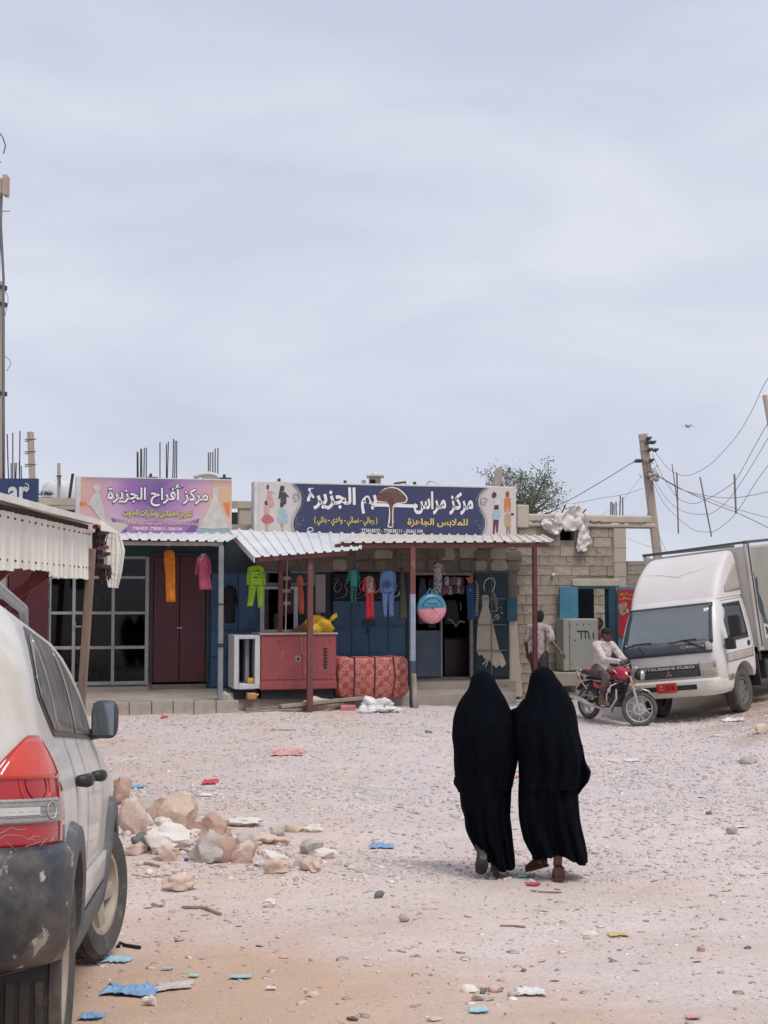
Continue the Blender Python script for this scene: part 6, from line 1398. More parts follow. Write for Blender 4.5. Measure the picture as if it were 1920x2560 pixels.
def patch(fn, u0, u1, zl, zu, nu=12, nz=6):
 """sheet over u0..u1 with lower and upper edge functions of u"""
 f = lambda q: q if callable(q) else (lambda u: q)
 zl, zu = f(zl), f(zu); mb = MB()
 mb.grid(lambda a, b: fn(u0 + (u1 - u0) * a, zl(u0 + (u1 - u0) * a) + (zu(u0 + (u1 - u0) * a) - zl(u0 + (u1 - u0) * a)) * b), nu, nz); return mb
def thick(o, t=.006, off=-1):
 m = o.modifiers.new('s', 'SOLIDIFY'); m.thickness = t; m.offset = off; return o
def boolean_cut(mb, cutters):
 """carve wheel wells out of a closed body"""
 me = to_mesh(mb, 'b'); clean(me); o = bpy.data.objects.new('b', me); COL.objects.link(o); cs = []
 for c in cutters:
  cm = to_mesh(c, 'c'); clean(cm); co = bpy.data.objects.new('c', cm); COL.objects.link(co); m = o.modifiers.new('x', 'BOOLEAN'); m.operation = 'DIFFERENCE'; m.solver = 'EXACT'; m.object = co; cs.append(co)
 dg = bpy.context.evaluated_depsgraph_get(); e = o.evaluated_get(dg).to_mesh(); out = MB(); out.v = [tuple(v.co) for v in e.vertices]; out.f = [tuple(p.vertices) for p in e.polygons]; out.m = [0] * len(out.f)
 o.evaluated_get(dg).to_mesh_clear()
 for x in cs + [o]: bpy.data.objects.remove(x)
 return out
M_TYRE = mat('dusty_tyre', (.055, .052, .050), (.105, .095, .084), 5, .9, bump=.25, bscale=60, spots=((.20, .17, .14), 9, .58, .75))
M_TYRED = mat('dust_caked_sidewall', (.22, .19, .155), (.13, .115, .10), 5, .95)
M_RIM = mat('dusty_alloy', (.42, .37, .30), (.34, .29, .23), 4, .6, metal=.2, spots=((.28, .21, .14), 6, .58, .74))
def wheel(T, c, R, W, sd, rim_r, steer=0.0, spokes=5, lean=0.0, rim_mat=None, tyre_mat=None, sub=True, name='wheel', hubdark=False):
 """c: hub centre, sd +1 outer face to +x; wheel axis along x"""
 M = Matrix.Translation(Vector(c)) @ Matrix.Rotation(steer, 4, 'Z') @ Matrix.Rotation(math.pi / 2 * sd, 4, 'Y')
 h = W / 2; pr = [(rim_r, -h * .85), (rim_r + .03, -h), (R * .93, -h * 1.02), (R * .985, -h * .86)]
 g = [-.62, -.22, .22, .62]
 for q in g: pr += [(R, h * (q - .09)), (R - .012, h * (q - .05)), (R - .012, h * (q + .05)), (R, h * (q + .09))]
 pr += [(R * .985, h * .86), (R * .93, h * 1.02), (rim_r + .03, h), (rim_r, h * .85)]
 mb = MB(); mb.lathe(pr, M, 72)
 n = 72
 for i, v in enumerate(mb.v):   # shoulder lugs
  r_i, j = divmod(i, n)
  if r_i in (3, 20) and j % 3 == 0:
   p = M.inverted() @ Vector(v); k = 1 - .014 / R; p.x *= k; p.y *= k; mb.v[i] = tuple(M @ p)
 wo = T.part(name, mb, [tyre_mat or M_TYRE], smooth=True, fix=False, auto=30)
 rm = rim_mat or M_RIM; mb = MB()
 mb.lathe([(rim_r + .012, h * .88), (rim_r - .015, h * .86), (rim_r - .03, h * .5), (rim_r - .045, -h * .2), (rim_r - .03, -h * .86), (rim_r + .012, -h * .88)], M, 40)
 ro = T.part('rim', mb, rm, smooth=True, fix=False, auto=35, parent=wo)
 mb = MB(); mb.lathe([(.001, -h * .1), (rim_r - .042, -h * .15)], M, 30); T.part('brake_disc', mb, mat('dark_brake', (.06, .052, .045), (.10, .08, .06), 8, .8), fix=False, parent=wo)  # dark backing disc, shade of the recess behind the spokes put into its colour
 mb = MB()
 for k in range(spokes):
  a = 2 * math.pi * k / spokes + .3; R2 = M @ Matrix.Rotation(a, 4, 'Z'); w0, w1 = .050 * rim_r / .2, .036 * rim_r / .2
  vs = [(.03, -w0, h * .62), (.03, w0, h * .62), (rim_r - .02, w1, h * .66), (rim_r - .02, -w1, h * .66), (.03, -w0 * 1.2, h * .2), (.03, w0 * 1.2, h * .2), (rim_r - .02, w1 * 1.4, h * .3), (rim_r - .02, -w1 * 1.4, h * .3), (rim_r * .5, 0, h * .74)]
  mb.add([R2 @ Vector(p) for p in vs], [(0, 1, 8), (1, 2, 8), (2, 3, 8), (3, 0, 8), (0, 4, 5, 1), (1, 5, 6, 2), (2, 6, 7, 3), (3, 7, 4, 0), (7, 6, 5, 4)])
 mb.lathe([(.001, h * .80), (.045, h * .78), (.06, h * .66), (.06, h * .1)], M, 16)
 T.part('spokes', mb, rm if not hubdark else M_TYRE, parent=wo)
 return wo
# ================================================================== white SUV at the left
CAR = frame((-2.005, 4.88, .655), math.radians(8.0)) @ Matrix.Rotation(math.radians(-6.0), 4, 'X') @ Matrix.Rotation(math.radians(.5), 4, 'Y')
suv = Thing('parked_suv', 'dusty white SUV with scuffed black bumper parked at the left edge', 'car', (0, 0, 0), CAR)
BODY = Shell([(.24, -.22, 3.22, .80, .25, .3), (.32, -.30, 3.36, .855, .27, .36), (.40, -.46, 3.40, .87, .27, .38), (.45, -.74, 3.42, .88, .28, .40), (.62, -.815, 3.43, .892, .28, .42), (.78, -.81, 3.42, .895, .28, .42), (.90, -.80, 3.37, .893, .27, .42), (.97, -.792, 3.25, .886, .26, .45),
 (1.02, -.785, 3.02, .874, .25, .45), (1.07, -.778, 2.74, .858, .24, .4), (1.12, -.768, 2.55, .838, .23, .35), (1.17, -.75, 2.45, .824, .22, .3), (1.27, -.715, 2.28, .802, .20, .25), (1.37, -.67, 2.11, .775, .19, .22), (1.46, -.62, 1.95, .742, .18, .2), (1.53, -.57, 1.82, .708, .18, .2), (1.59, -.51, 1.70, .664, .20, .2), (1.635, -.43, 1.56, .60, .2, .2), (1.67, -.30, 1.36, .50, .2, .2), (1.695, -.05, 1.1, .34, .14, .14), (1.702, .35, .8, .1, .05, .05)])
M_PAINT = mat('dusty_silver_white_paint', (.62, .61, .585), (.53, .515, .475), 1.6, .40, coat=.25, metal=.0, spots=((.46, .41, .33), 2.6, .48, .74), spots2=((.36, .30, .23), 16, .66, .80), stretch=(1, 1, .6))
M_PLAS = mat('scuffed_black_plastic', (.020, .026, .036), (.034, .040, .050), 4, .45, spots=((.50, .48, .44), 6.5, .56, .60), spots2=((.17, .145, .12), 3.2, .50, .72), bump=.15, bscale=30)
M_CLAD = mat('grey_black_cladding', (.075, .08, .088), (.10, .10, .105), 3, .6, spots=((.20, .18, .16), 6, .58, .76))
M_GLASSC = glass('dusty_car_glass', (.16, .17, .18), .30, .05, .42)
M_TRIM = mat('black_trim', (.018, .019, .022), None, 5, .5)
M_SEAM = mat('panel_gap', (.02, .02, .02), None, 5, .9)
zs = sorted(set(list(BODY.L[:, 0]) + [.28, .38, .54, .70, .84, 1.22, 1.32, 1.42, 1.5, 1.56, 1.615, 1.655]))
def cyl(y, z, r, x0, x1):
 mb = MB(); mb.tube([(x0, y, z), (x1, y, z)], r, 40); return mb
wy = (0.0, 2.63); R = .345
body = boolean_cut(BODY.mesh(zs), [cyl(y, R, .405, x0, x1) for y in wy for x0, x1 in ((.52, 1.2), (-1.2, -.52))])
suv.part('body', body, M_PAINT, smooth=True, auto=42)
for y in wy:
 for sd in (-1, 1):
  inn = MB(); inn.grid(lambda a, b: Vector((sd * (.50 + .36 * b), y + .403 * math.cos(math.radians(2 + 176 * a)), R + .403 * math.sin(math.radians(2 + 176 * a)))), 30, 1); inn.box(min(sd * .49, sd * .50), max(sd * .49, sd * .50), y - .36, y + .36, R, R + .3)
  suv.part('wheel_well', inn, M_TRIM, fix=False)
# wheels
for y in wy:
 for sd in (-1, 1): wheel(suv, (sd * .785, y, R), R, .225, sd, .215, steer=(math.radians(-17) if y > 1 else 0), tyre_mat=None)
# arches, sill and door cladding
for sd in (-1, 1):
 for y in wy:
  mb = MB(); rings = []
  for k in range(29):
   a = math.radians(-14 + 208 * k / 28); ring = []
   for rr_, off in ((.400, -.05), (.402, .030), (.425, .040), (.485, .034), (.505, .004), (.50, -.03)):
    yy, zz = y + rr_ * math.cos(a), R + rr_ * math.sin(a); zz = max(zz, .26); p = BODY.side(max(-.60, min(3.2, yy)), zz, off, sd); p.y = p.y + (yy - max(-.60, min(3.2, yy))); ring.append(p)
   rings.append(ring)
  mb.rings(rings, cap=False, closed=False); suv.part('wheel_arch', mb, M_CLAD, smooth=True, fix=False, auto=50)
 mb = patch(lambda y, z: BODY.side(y, z, .032, sd), .46, 2.17, .27, .44, 16, 4); thick(suv.part('sill', mb, M_CLAD, smooth=True, fix=False), .03)
 mb = patch(lambda y, z: BODY.side(y, z, .022, sd), .52, 2.10, .47, .60, 16, 3); thick(suv.part('door_cladding', mb, M_PAINT, smooth=True, fix=False), .02)
# rear bumper wrapping the corners
def bump_pt(t, z, off=.045):
 k = (z - .40) / (.90 - .40); o = off + .045 * math.sin(max(0, min(1, k)) * math.pi) ** .6
 return o
for nm, z0, z1, m_ in (('rear_bumper', .41, .812, M_PLAS),):
 mb = MB(); n = 44; nzb = 12
 def bf(a, b):
  t = 2.045 * (2 * a - 1); sd = 1 if t >= 0 else -1; tt = abs(t); z = z0 + (z1 - z0) * b
  k = max(0, min(1, (2.045 - tt) / .25)); off = (.012 + .05 * min(1, k * 1.4)) * (1 if b < .93 else .55) * (.55 + .45 * min(1, b / .25))
  p = BODY.pt(min(tt, 2.045), z, off, sd)
  if tt > 1.5: z += 0
  return p
 mb.grid(bf, 2 * n, nzb); o = suv.part(nm, mb, m_, smooth=True, fix=False, label='black rear bumper scraped to pale marks'); thick(o, .05)
mb = MB(); mb.grid(lambda a, b: BODY.pt(abs(1.9 * (2 * a - 1)), .405 + .02 * b, .03 - .20 * (1 - b), 1 if a >= .5 else -1), 60, 3); thick(suv.part('bumper_skirt', mb, mat('tan_dusted_plastic', (.30, .21, .135), (.20, .145, .10), 3, .9), smooth=True, fix=False), .02)
# tail lamps
M_REDL = mat('red_lamp_lens', (.42, .012, .014), (.33, .008, .01), 6, .12, coat=.6, spots=((.50, .10, .08), 9, .64, .74))
M_REDH = mat('bright_red_lamp_lens', (.62, .07, .035), (.52, .035, .022), 5, .10, coat=.6)
M_CLRL = mat('clear_lamp_lens', (.34, .33, .32), (.26, .25, .24), 20, .18, coat=.5, bump=.4, bscale=60)
for sd in (-1, 1):
 def tl(z, w_):   # left and right limit in t
  k = (z - .80) / (1.150 - .80); t1 = 2.02 if k < .42 else 2.02 - .24 * ((k - .42) / .58) ** 2.2; t0 = 1.10 if k < .32 else 1.10 + .53 * ((k - .32) / .68) ** 2.2
  return t0 + (t1 - t0) * w_
 def lamp(z0, z1, w0, w1, off, nu=10, nz=8):
  mb = MB(); mb.grid(lambda a, b: BODY.pt(tl(z0 + (z1 - z0) * b, w0 + (w1 - w0) * a), z0 + (z1 - z0) * b, off, sd), nu, nz, flip=sd < 0); return mb
 lo = suv.part('tail_lamp', lamp(.80, 1.150, 0, 1, .012, 14, 16), M_REDL, smooth=True, fix=False); thick(lo, .03)
 thick(suv.part('lamp_top', lamp(1.015, 1.14, .05, .96, .018), M_REDH, smooth=True, fix=False, parent=lo), .01)
 thick(suv.part('reverse_lamp', lamp(.88, .955, .05, .84, .019), M_CLRL, smooth=True, fix=False, parent=lo), .01)
 mb = MB(); mb.grid(lambda a, b: BODY.pt(tl(.905 + .025 * b, .10 + .42 * a), .905 + .025 * b, .0215, sd), 6, 1, flip=sd < 0); suv.part('lamp_reflector', mb, mat('lamp_silver', (.55, .54, .52), None, 5, .2), fix=False, parent=lo)
 def ringp(zz, wv, rr_, thr, m_, nm, off=.0195):
  mb = MB(); c_ = []
  for k in range(33):
   a = 2 * math.pi * k / 32; z_ = zz + rr_ * math.sin(a); t_ = tl(zz, wv) + .62 * rr_ / .10 * math.cos(a) * .34; c_.append(BODY.pt(max(1.02, min(2.04, t_)), z_, off, sd))
  mb.tube(c_, thr, 5, flat=.6); suv.part(nm, mb, m_, parent=lo)
 ringp(1.0, .50, .075, .0028, M_REDH, 'lamp_ring', .0135); ringp(1.0, .50, .05, .0022, mat('dark_red_lens', (.20, .006, .008), None, 6, .2), 'lamp_ring', .0135); ringp(.917, .66, .026, .0025, mat('lamp_silver', (.55, .54, .52), None, 5, .2), 'lamp_ring', .0215)
 for k_ in range(5):
  mb = MB(); zz = .885 + .0155 * k_; mb.tube([BODY.pt(tl(zz, .06 + .77 * i / 8), zz, .021, sd) for i in range(9)], .0012, 4); suv.part('lens_rib', mb, M_CLRL, parent=lo)
 rr9 = random.Random(9)
 for k_ in range(4):
  mb = MB(); z_ = .81 + .06 * rr9.random(); w_ = rr9.random() * .5; mb.tube([BODY.pt(tl(z_ + d_ * .02 * math.sin(i * 1.3 + k_), min(.98, w_ + .06 * i)), min(.872, max(.803, z_ + d_ * .02 * math.sin(i * 1.3 + k_))), .0130, sd) for i, d_ in enumerate((1, .6, 1, -.5, .4, .8, 0))], .0007, 4); suv.part('lens_crack', mb, mat('lamp_silver', (.55, .54, .52), None, 5, .2), parent=lo)
 mb = MB(); mb.tube([BODY.pt(1.02 if z_ < 1.15 else 1.0 - .02, z_, .002, sd) for z_ in (.82, .9, .98, 1.06, 1.14, 1.24, 1.34, 1.44, 1.52, 1.58)], .004, 4); suv.part('tailgate_gap', mb, M_SEAM)
# windows
M_RUB = mat('window_rubber', (.035, .037, .042), None, 5, .45)
def gl_lo(y): return 1.150 + .012 * (y - .3) * 0
def gl_hi(y):
 if y < .15: k = max(0, (y + .40) / .55); return 1.30 + (1.56 - 1.30) * math.sin(k * math.pi / 2) ** .8
 if y > 1.05: return 1.56 - (y - 1.05) ** 1.3 * .42
 return 1.56
for sd in (-1, 1):
 fnn = lambda off: (lambda y, z: BODY.side(y, z, off, sd))
 so = suv.part('side_window_surround', patch(fnn(.004), -.40, 1.98, lambda y: gl_lo(y) + (max(0, (-.10 - y)) * .42), gl_hi, 40, 10), M_RUB, smooth=True, fix=False); thick(so, .01)
 def inset(y0, y1): return patch(fnn(.010), y0, y1, lambda y: gl_lo(y) + .022 + max(0, (-.06 - y)) * .42, lambda y: gl_hi(y) - .028, 16, 8)
 for y0, y1 in ((-.32, .02), (.06, .84), (.92, 1.80)): thick(suv.part('side_window', inset(y0, y1), M_GLASSC, smooth=True, fix=False, parent=so), .004)
 for ys_, z0, z1 in ((.90, .30, 1.15), (.30, .50, 1.15), (1.98, .30, 1.13)):
  mb = patch(fnn(.0025), ys_ - .006, ys_ + .006, z0, z1, 1, 16)
  suv.part('door_gap', mb, M_SEAM, smooth=True, fix=False)
 for yh in (.33, 1.22):
  mb = MB(); p0 = BODY.side(yh, .985, .0, sd); mb.tube([BODY.side(yh - .07, .985, .012, sd), BODY.side(yh - .04, .985, .045, sd), BODY.side(yh + .07, .985, .048, sd), BODY.side(yh + .10, .985, .012, sd)], [.016, .02, .02, .016], 8, flat=1.3); suv.part('door_handle', mb, M_TRIM, smooth=True)
 mb = patch(fnn(.0035), -.30, -.12, .93, 1.0, 1, 1) if False else None
 mo = MB(); c0 = BODY.side(1.86, 1.20, .02, sd); cc = c0 + Vector((sd * .066, -.02, .045)); rings = []
 for k, (dy, sc) in enumerate(((-.075, .93), (-.07, 1.0), (-.03, 1.02), (.03, .95), (.075, .74), (.10, .4), (.105, .05))):
  rings.append([cc + Vector((math.copysign(abs(math.cos(a)) ** .55, math.cos(a)) * .064 * sc, dy, math.copysign(abs(math.sin(a)) ** .6, math.sin(a)) * .092 * sc)) for a in [2 * math.pi * j / 28 for j in range(28)]])
 mo.rings(rings); mir = suv.part('side_mirror', mo, mat('black_mirror_shell', (.03, .034, .042), (.045, .048, .055), 4, .4), smooth=True, auto=50)
 mb = MB(); mb.grid(lambda a, b: cc + Vector(((a - .5) * .10 - sd * .006, -.078, (b - .5) * .155)), 2, 2); suv.part('mirror_glass', mb, mat('mirror_glass', (.28, .30, .32), None, 4, .04, metal=.9), parent=mir, fix=False)
 mb = MB(); mb.tube([c0 - Vector((sd * .03, 0, .03)), c0 + Vector((sd * .06, 0, -.02))], [.05, .04], 8, flat=.6); suv.part('mirror_arm', mb, M_TRIM, parent=mir)
 mb = MB(); pts = []
 for k in range(13):
  yy = -.30 + 1.75 * k / 12; zz = 1.635 if 0 < k < 12 else 1.60; pts.append(Vector((sd * .55, yy, (1.735 if 0 < k < 12 else 1.635))))
 mb.tube(pts, [.012] + [.023] * 11 + [.012], 8); suv.part('roof_rail', mb, mat('grey_rail', (.30, .31, .32), None, 4, .4), smooth=True)
# rear glass, tailgate lines, plate, badge-free handle bar
mb = MB(); mb.grid(lambda a, b: BODY.rear((2 * a - 1) * (.60 - .10 * b), 1.14 + .36 * b, .010), 20, 10); ro = suv.part('rear_window', mb, glass('dark_rear_glass', (.05, .055, .06), .32, .04, .12), smooth=True, fix=False); thick(ro, .006)
mb = MB(); mb.grid(lambda a, b: BODY.rear((2 * a - 1) * (.635 - .10 * b), 1.115 + .41 * b, .004), 20, 10); thick(suv.part('rear_window_surround', mb, M_RUB, smooth=True, fix=False), .006)
mb = MB(); mb.grid(lambda a, b: BODY.rear((2 * a - 1) * .26, .955 + .115 * b, .008), 8, 2); thick(suv.part('number_plate_recess', mb, M_TRIM, fix=False), .01)
mb = MB(); mb.grid(lambda a, b: Vector(((2 * a - 1) * .58, -.52 - .13 * (1 - b), 1.60 + .03 * b)), 10, 2); thick(suv.part('rear_spoiler', mb, M_PAINT, smooth=True, fix=False), .025)
# windscreen and simple nose
mb = MB(); mb.grid(lambda a, b: BODY.front((2 * a - 1) * (.74 - .16 * b), 1.13 + .38 * b, .008), 16, 8); thick(suv.part('windscreen', mb, M_GLASSC, smooth=True, fix=False), .006)
for sd in (-1, 1):
 mb = MB(); mb.grid(lambda a, b: BODY.pt(3.2 + .75 * a, .76 + .13 * b, .008, sd), 8, 4); thick(suv.part('headlamp', mb, M_CLRL, smooth=True, fix=False), .02)
mb = MB(); mb.grid(lambda a, b: BODY.front((2 * a - 1) * .42, .70 + .16 * b, .01), 8, 3); thick(suv.part('grille', mb, M_TRIM, fix=False), .02)
mb = MB(); mb.grid(lambda a, b: BODY.pt(3.25 + 1.75 * (1 - abs(2 * a - 1)), .34 + .28 * b, .03, 1 if a < .5 else -1), 50, 5); thick(suv.part('front_bumper', mb, M_CLAD, smooth=True, fix=False), .03)
# underbody
mb = MB(); mb.box(-.7, .7, -.6, 3.2, .24, .34); suv.part('underbody', mb, M_TRIM); mb = MB(); mb.tube([(-.7, 0, R), (.7, 0, R)], .06, 8); suv.part('axle', mb, M_TRIM)
# seats seen through the glass
for x_ in (-.38, .38):
 for y_ in (.55, 1.4):
  mb = MB(); mb.blob((x_, y_, 1.02), (.24, .09, .30), n=12); mb.blob((x_, y_ - .03, 1.36), (.13, .05, .09), n=10); suv.part('seat', mb, mat('grey_seat', (.22, .21, .20)), smooth=True)
# ================================================================== truck on the bank at the right
nrm = Vector((-.126, .007, 1)).normalized(); hd = Vector((-.6, -.8, 0)); hd = (hd - nrm * hd.dot(nrm)).normalized(); rt = hd.cross(nrm).normalized()
TRK = Matrix((( rt.x, hd.x, nrm.x, 0), (rt.y, hd.y, nrm.y, 0), (rt.z, hd.z, nrm.z, 0), (0, 0, 0, 1)))
org = Vector((6.30, 24.9, .25)) + rt * .76
TRK = Matrix.Translation(org) @ TRK
trk = Thing('box_truck', 'white box truck with a tall wind deflector parked askew on the right bank', 'truck', (0, 0, 0), TRK)
CAB = Shell([(.60, -.60, .98, .91, .06, .16), (.72, -.60, 1.02, .94, .06, .13), (.95, -.60, 1.05, .955, .06, .15), (1.18, -.60, 1.045, .955, .06, .15), (1.30, -.60, 1.01, .95, .06, .15), (1.50, -.60, .91, .93, .06, .14), (1.75, -.60, .78, .895, .06, .13), (1.97, -.59, .66, .86, .06, .17), (2.05, -.58, .60, .835, .08, .17), (2.10, -.56, .52, .79, .1, .16), (2.13, -.5, .38, .68, .1, .14), (2.14, -.3, 0, .3, .1, .1)])
M_TW = mat('truck_white_paint', (.66, .635, .625), (.60, .575, .56), 1.5, .42, coat=.2, spots=((.52, .46, .40), 4, .58, .80), spots2=((.30, .22, .16), 18, .72, .80))
M_TP = mat('pale_pink_white_deflector', (.68, .635, .625), (.63, .585, .575), 1.3, .5)
M_TD = mat('truck_dirty_white', (.42, .38, .33), (.34, .30, .26), 2, .6, spots=((.50, .46, .42), 3, .55, .75))
M_TB = mat('truck_black_trim', (.03, .034, .04), (.045, .048, .052), 4, .5)
tb = boolean_cut(CAB.mesh(sorted(set(list(CAB.L[:, 0]) + [.66, .8, .88, 1.05, 1.4, 1.6, 1.85, 2.01])), (4, 3, 20, 6, 8)), [cyl(0, .40, .50, x0, x1) for x0, x1 in ((.55, 1.3), (-1.3, -.55))] + [MB().box(-.755, .755, -.46, 1.4, 1.345, 1.955), MB().prism([(-.31, 1.345), (.50, 1.345), (.32, 1.91), (-.31, 1.91)], -1.3, 1.3, axis='yz')])
trk.part('cab', tb, M_TW, smooth=True, auto=40)
def fpatch(x0, x1, z0, z1, off, nu=18, nz=6, x0t=None, x1t=None):
 x0t = x0 if x0t is None else x0t; x1t = x1 if x1t is None else x1t
 mb = MB(); mb.grid(lambda a, b: CAB.front((x0 + (x0t - x0) * b) + ((x1 + (x1t - x1) * b) - (x0 + (x0t - x0) * b)) * a, z0 + (z1 - z0) * b, off), nu, nz, flip=True); return mb
ws = trk.part('windscreen_surround', fpatch(-.80, .80, 1.935, 2.0, .004, 24, 3, -.79, .79), M_TB, smooth=True, fix=False); thick(ws, .01, 1)
for sd in (-1, 1):
 mb = MB(); mb.grid(lambda a, b: CAB.front(sd * (.765 - .045 * b + .10 * a * (1 - .3 * b)), 1.33 + .62 * b, .004), 4, 10, flip=sd > 0); thick(trk.part('windscreen_pillar', mb, M_TB, smooth=True, fix=False, parent=ws), .01, 1)
thick(trk.part('windscreen', fpatch(-.80, .80, 1.345, 1.965, .016, 24, 8, -.745, .745), glass('truck_windscreen', (.58, .66, .68), .20, .03, .10), smooth=True, fix=False, parent=ws), .004, 1)
thick(trk.part('cowl_panel', fpatch(-.86, .86, 1.165, 1.335, .014, 24, 4, -.845, .845), mat('cowl_panel', (.055, .062, .075), (.045, .05, .06), 4, .45), smooth=True, fix=False, parent=ws), .006, 1)
mb = MB(); mb.grid(lambda a, b: CAB.front(.60 - 1.18 * a, 1.195 + .025 * b, .024), 8, 1); trk.part('cowl_slot', mb, M_TRIM, fix=False, parent=ws)
for (xa, za, xb, zb, xc, zc) in ((.42, 1.25, .78, 1.36, .30, 1.42), (-.40, 1.25, -.05, 1.37, -.56, 1.42)):
 mb = MB(); p0, p1, p2 = CAB.front(xa if xa > 0 else -.72, za, .03), CAB.front((xb + xc) / 2, 1.40, .035), None
 mb.tube([p0, p1], .012, 5); mb.tube([CAB.front(xb, zb, .03), CAB.front((xb + xc) / 2, 1.405, .036), CAB.front(xc, zc - .01, .03)], .011, 5); trk.part('wiper', mb, M_TRIM)
def on_front(x, y, z, off): p = CAB.front(-x, z, off); return (p.x, p.y, p.z)
trk.part('lettering', text_mb('CANTER', .28, .72, 1.268, 1.31, 0, bold=.01, fn=lambda x, y, z: on_front(x, y, z, .024), shear=.15), mat('silver_letter', (.40, .42, .44), None, 5, .4), fix=False)
# grille panel
gp = trk.part('grille_panel', fpatch(-.58, .58, .775, .985, .006, 24, 4, -.60, .60), M_TB, smooth=True, fix=False); thick(gp, .01, 1)
mb = MB(); mb.grid(lambda a, b: CAB.front((.52) - 1.04 * a, .785 + .105 * b, .020), 8, 1); trk.part('grille_recess', mb, M_TRIM, fix=False, parent=gp)
for k in range(5):
 mb = MB(); z_ = .792 + .022 * k; mb.tube([CAB.front(-.52 + 1.04 * i / 10, z_, .026) for i in range(11)], .0055, 5); trk.part('grille_bar', mb, mat('grey_bar', (.13, .135, .14)), parent=gp)
for k in range(24):
 x_ = -.52 + 1.04 * k / 23; mb = MB(); mb.tube([CAB.front(x_, .79, .024), CAB.front(x_, .886, .024)], .004, 4); trk.part('grille_bar', mb, mat('grey_bar', (.13, .135, .14)), parent=gp)
trk.part('lettering', text_mb('MITSUBISHI FUSO', -.54, .50, .922, .965, 0, bold=.03, fn=lambda x, y, z: on_front(x, y, z, .020)), mat('silver_white_letter', (.62, .63, .64), None, 5, .4), fix=False, parent=gp)
mb = MB(); cz, cx = .842, 0.0
for a in (90, 210, 330):
 a = math.radians(a); ca, sa = math.cos(a), math.sin(a); pr = [(0, 0), (.030, .018), (.062, 0), (.030, -.018)]
 vs = [CAB.front(cx + (u * ca - v * sa), cz + (u * sa + v * ca), .036) for u, v in pr] + [CAB.front(cx + (u * ca - v * sa), cz + (u * sa + v * ca), .022) for u, v in pr]; mb.add(vs, [(0, 1, 2, 3), (7, 6, 5, 4), (0, 4, 5, 1), (1, 5, 6, 2), (2, 6, 7, 3), (3, 7, 4, 0)])
trk.part('emblem', mb, mat('red_chrome_emblem', (.40, .10, .09), (.45, .3, .28), 12, .3), parent=gp)
for sd in (-1, 1):
 mb = MB(); mb.grid(lambda a, b: CAB.pt(4.27 - .62 * a, .775 + (.255 + .02 * a) * b, .010, sd), 12, 5); hl = trk.part('headlamp', mb, mat('lamp_housing', (.50, .49, .47), (.40, .38, .36), 5, .2, coat=.6), smooth=True, fix=False); thick(hl, .012, 1)
 mb = MB(); mb.grid(lambda a, b: CAB.pt(4.22 - .36 * a, .785 + .105 * b, .024, sd), 8, 3); thick(trk.part('headlamp_lens', mb, mat('yellowed_lens', (.46, .40, .31), (.38, .33, .25), 8, .15, coat=.6), smooth=True, fix=False, parent=hl), .004, 1)
 mb = MB(); mb.grid(lambda a, b: CAB.pt(3.84 - .15 * a, .92 + .09 * b, .024, sd), 4, 2); thick(trk.part('indicator_lens', mb, mat('amber_lens', (.50, .20, .12)), smooth=True, fix=False, parent=hl), .004, 1)
# bumper
BMP = Shell([(.44, .3, 1.10, .88, .05, .2), (.50, .3, 1.15, .92, .05, .22), (.60, .3, 1.165, .935, .05, .22), (.70, .3, 1.155, .93, .05, .22), (.735, .3, 1.11, .91, .05, .2)])
bo = boolean_cut(BMP.mesh([.44, .47, .50, .55, .60, .65, .70, .735], (3, 2, 8, 6, 8)), [cyl(0, .40, .52, x0, x1) for x0, x1 in ((.4, 1.3), (-1.3, -.4))])
bmp = trk.part('bumper', bo, mat('yellowed_white_bumper', (.62, .585, .54), (.54, .50, .44), 2, .5, spots=((.40, .33, .26), 8, .64, .76)), smooth=True, auto=40)
mb = MB(); mb.grid(lambda a, b: BMP.front(.52 - 1.06 * a, .565 + .085 * b, .004), 14, 2); thick(trk.part('bumper_slot', mb, M_TRIM, fix=False, parent=bmp), .004, 1)
mb = MB(); mb.box(-.19 + .02, .19 + .02, 1.172, 1.185, .535, .705); pl_ = trk.part('number_plate', mb, mat('red_number_plate', (.55, .035, .028), (.50, .03, .025), 5, .5), bevel=.006, parent=bmp)
trk.part('lettering', text_mb('318', .0, .15, .575, .665, 0, bold=.02, fn=lambda x, y, z: (-x + .02, 1.189, z)), mat('dark_plate_ink', (.05, .012, .012)), fix=False, parent=bmp)
mb = MB(); mb.box(.09, .15, 1.186, 1.189, .64, .67); mb.box(.09, .15, 1.186, 1.189, .585, .605); trk.part('plate_mark', mb, mat('pale_plate_mark', (.62, .28, .25)), parent=bmp, kind='stuff')
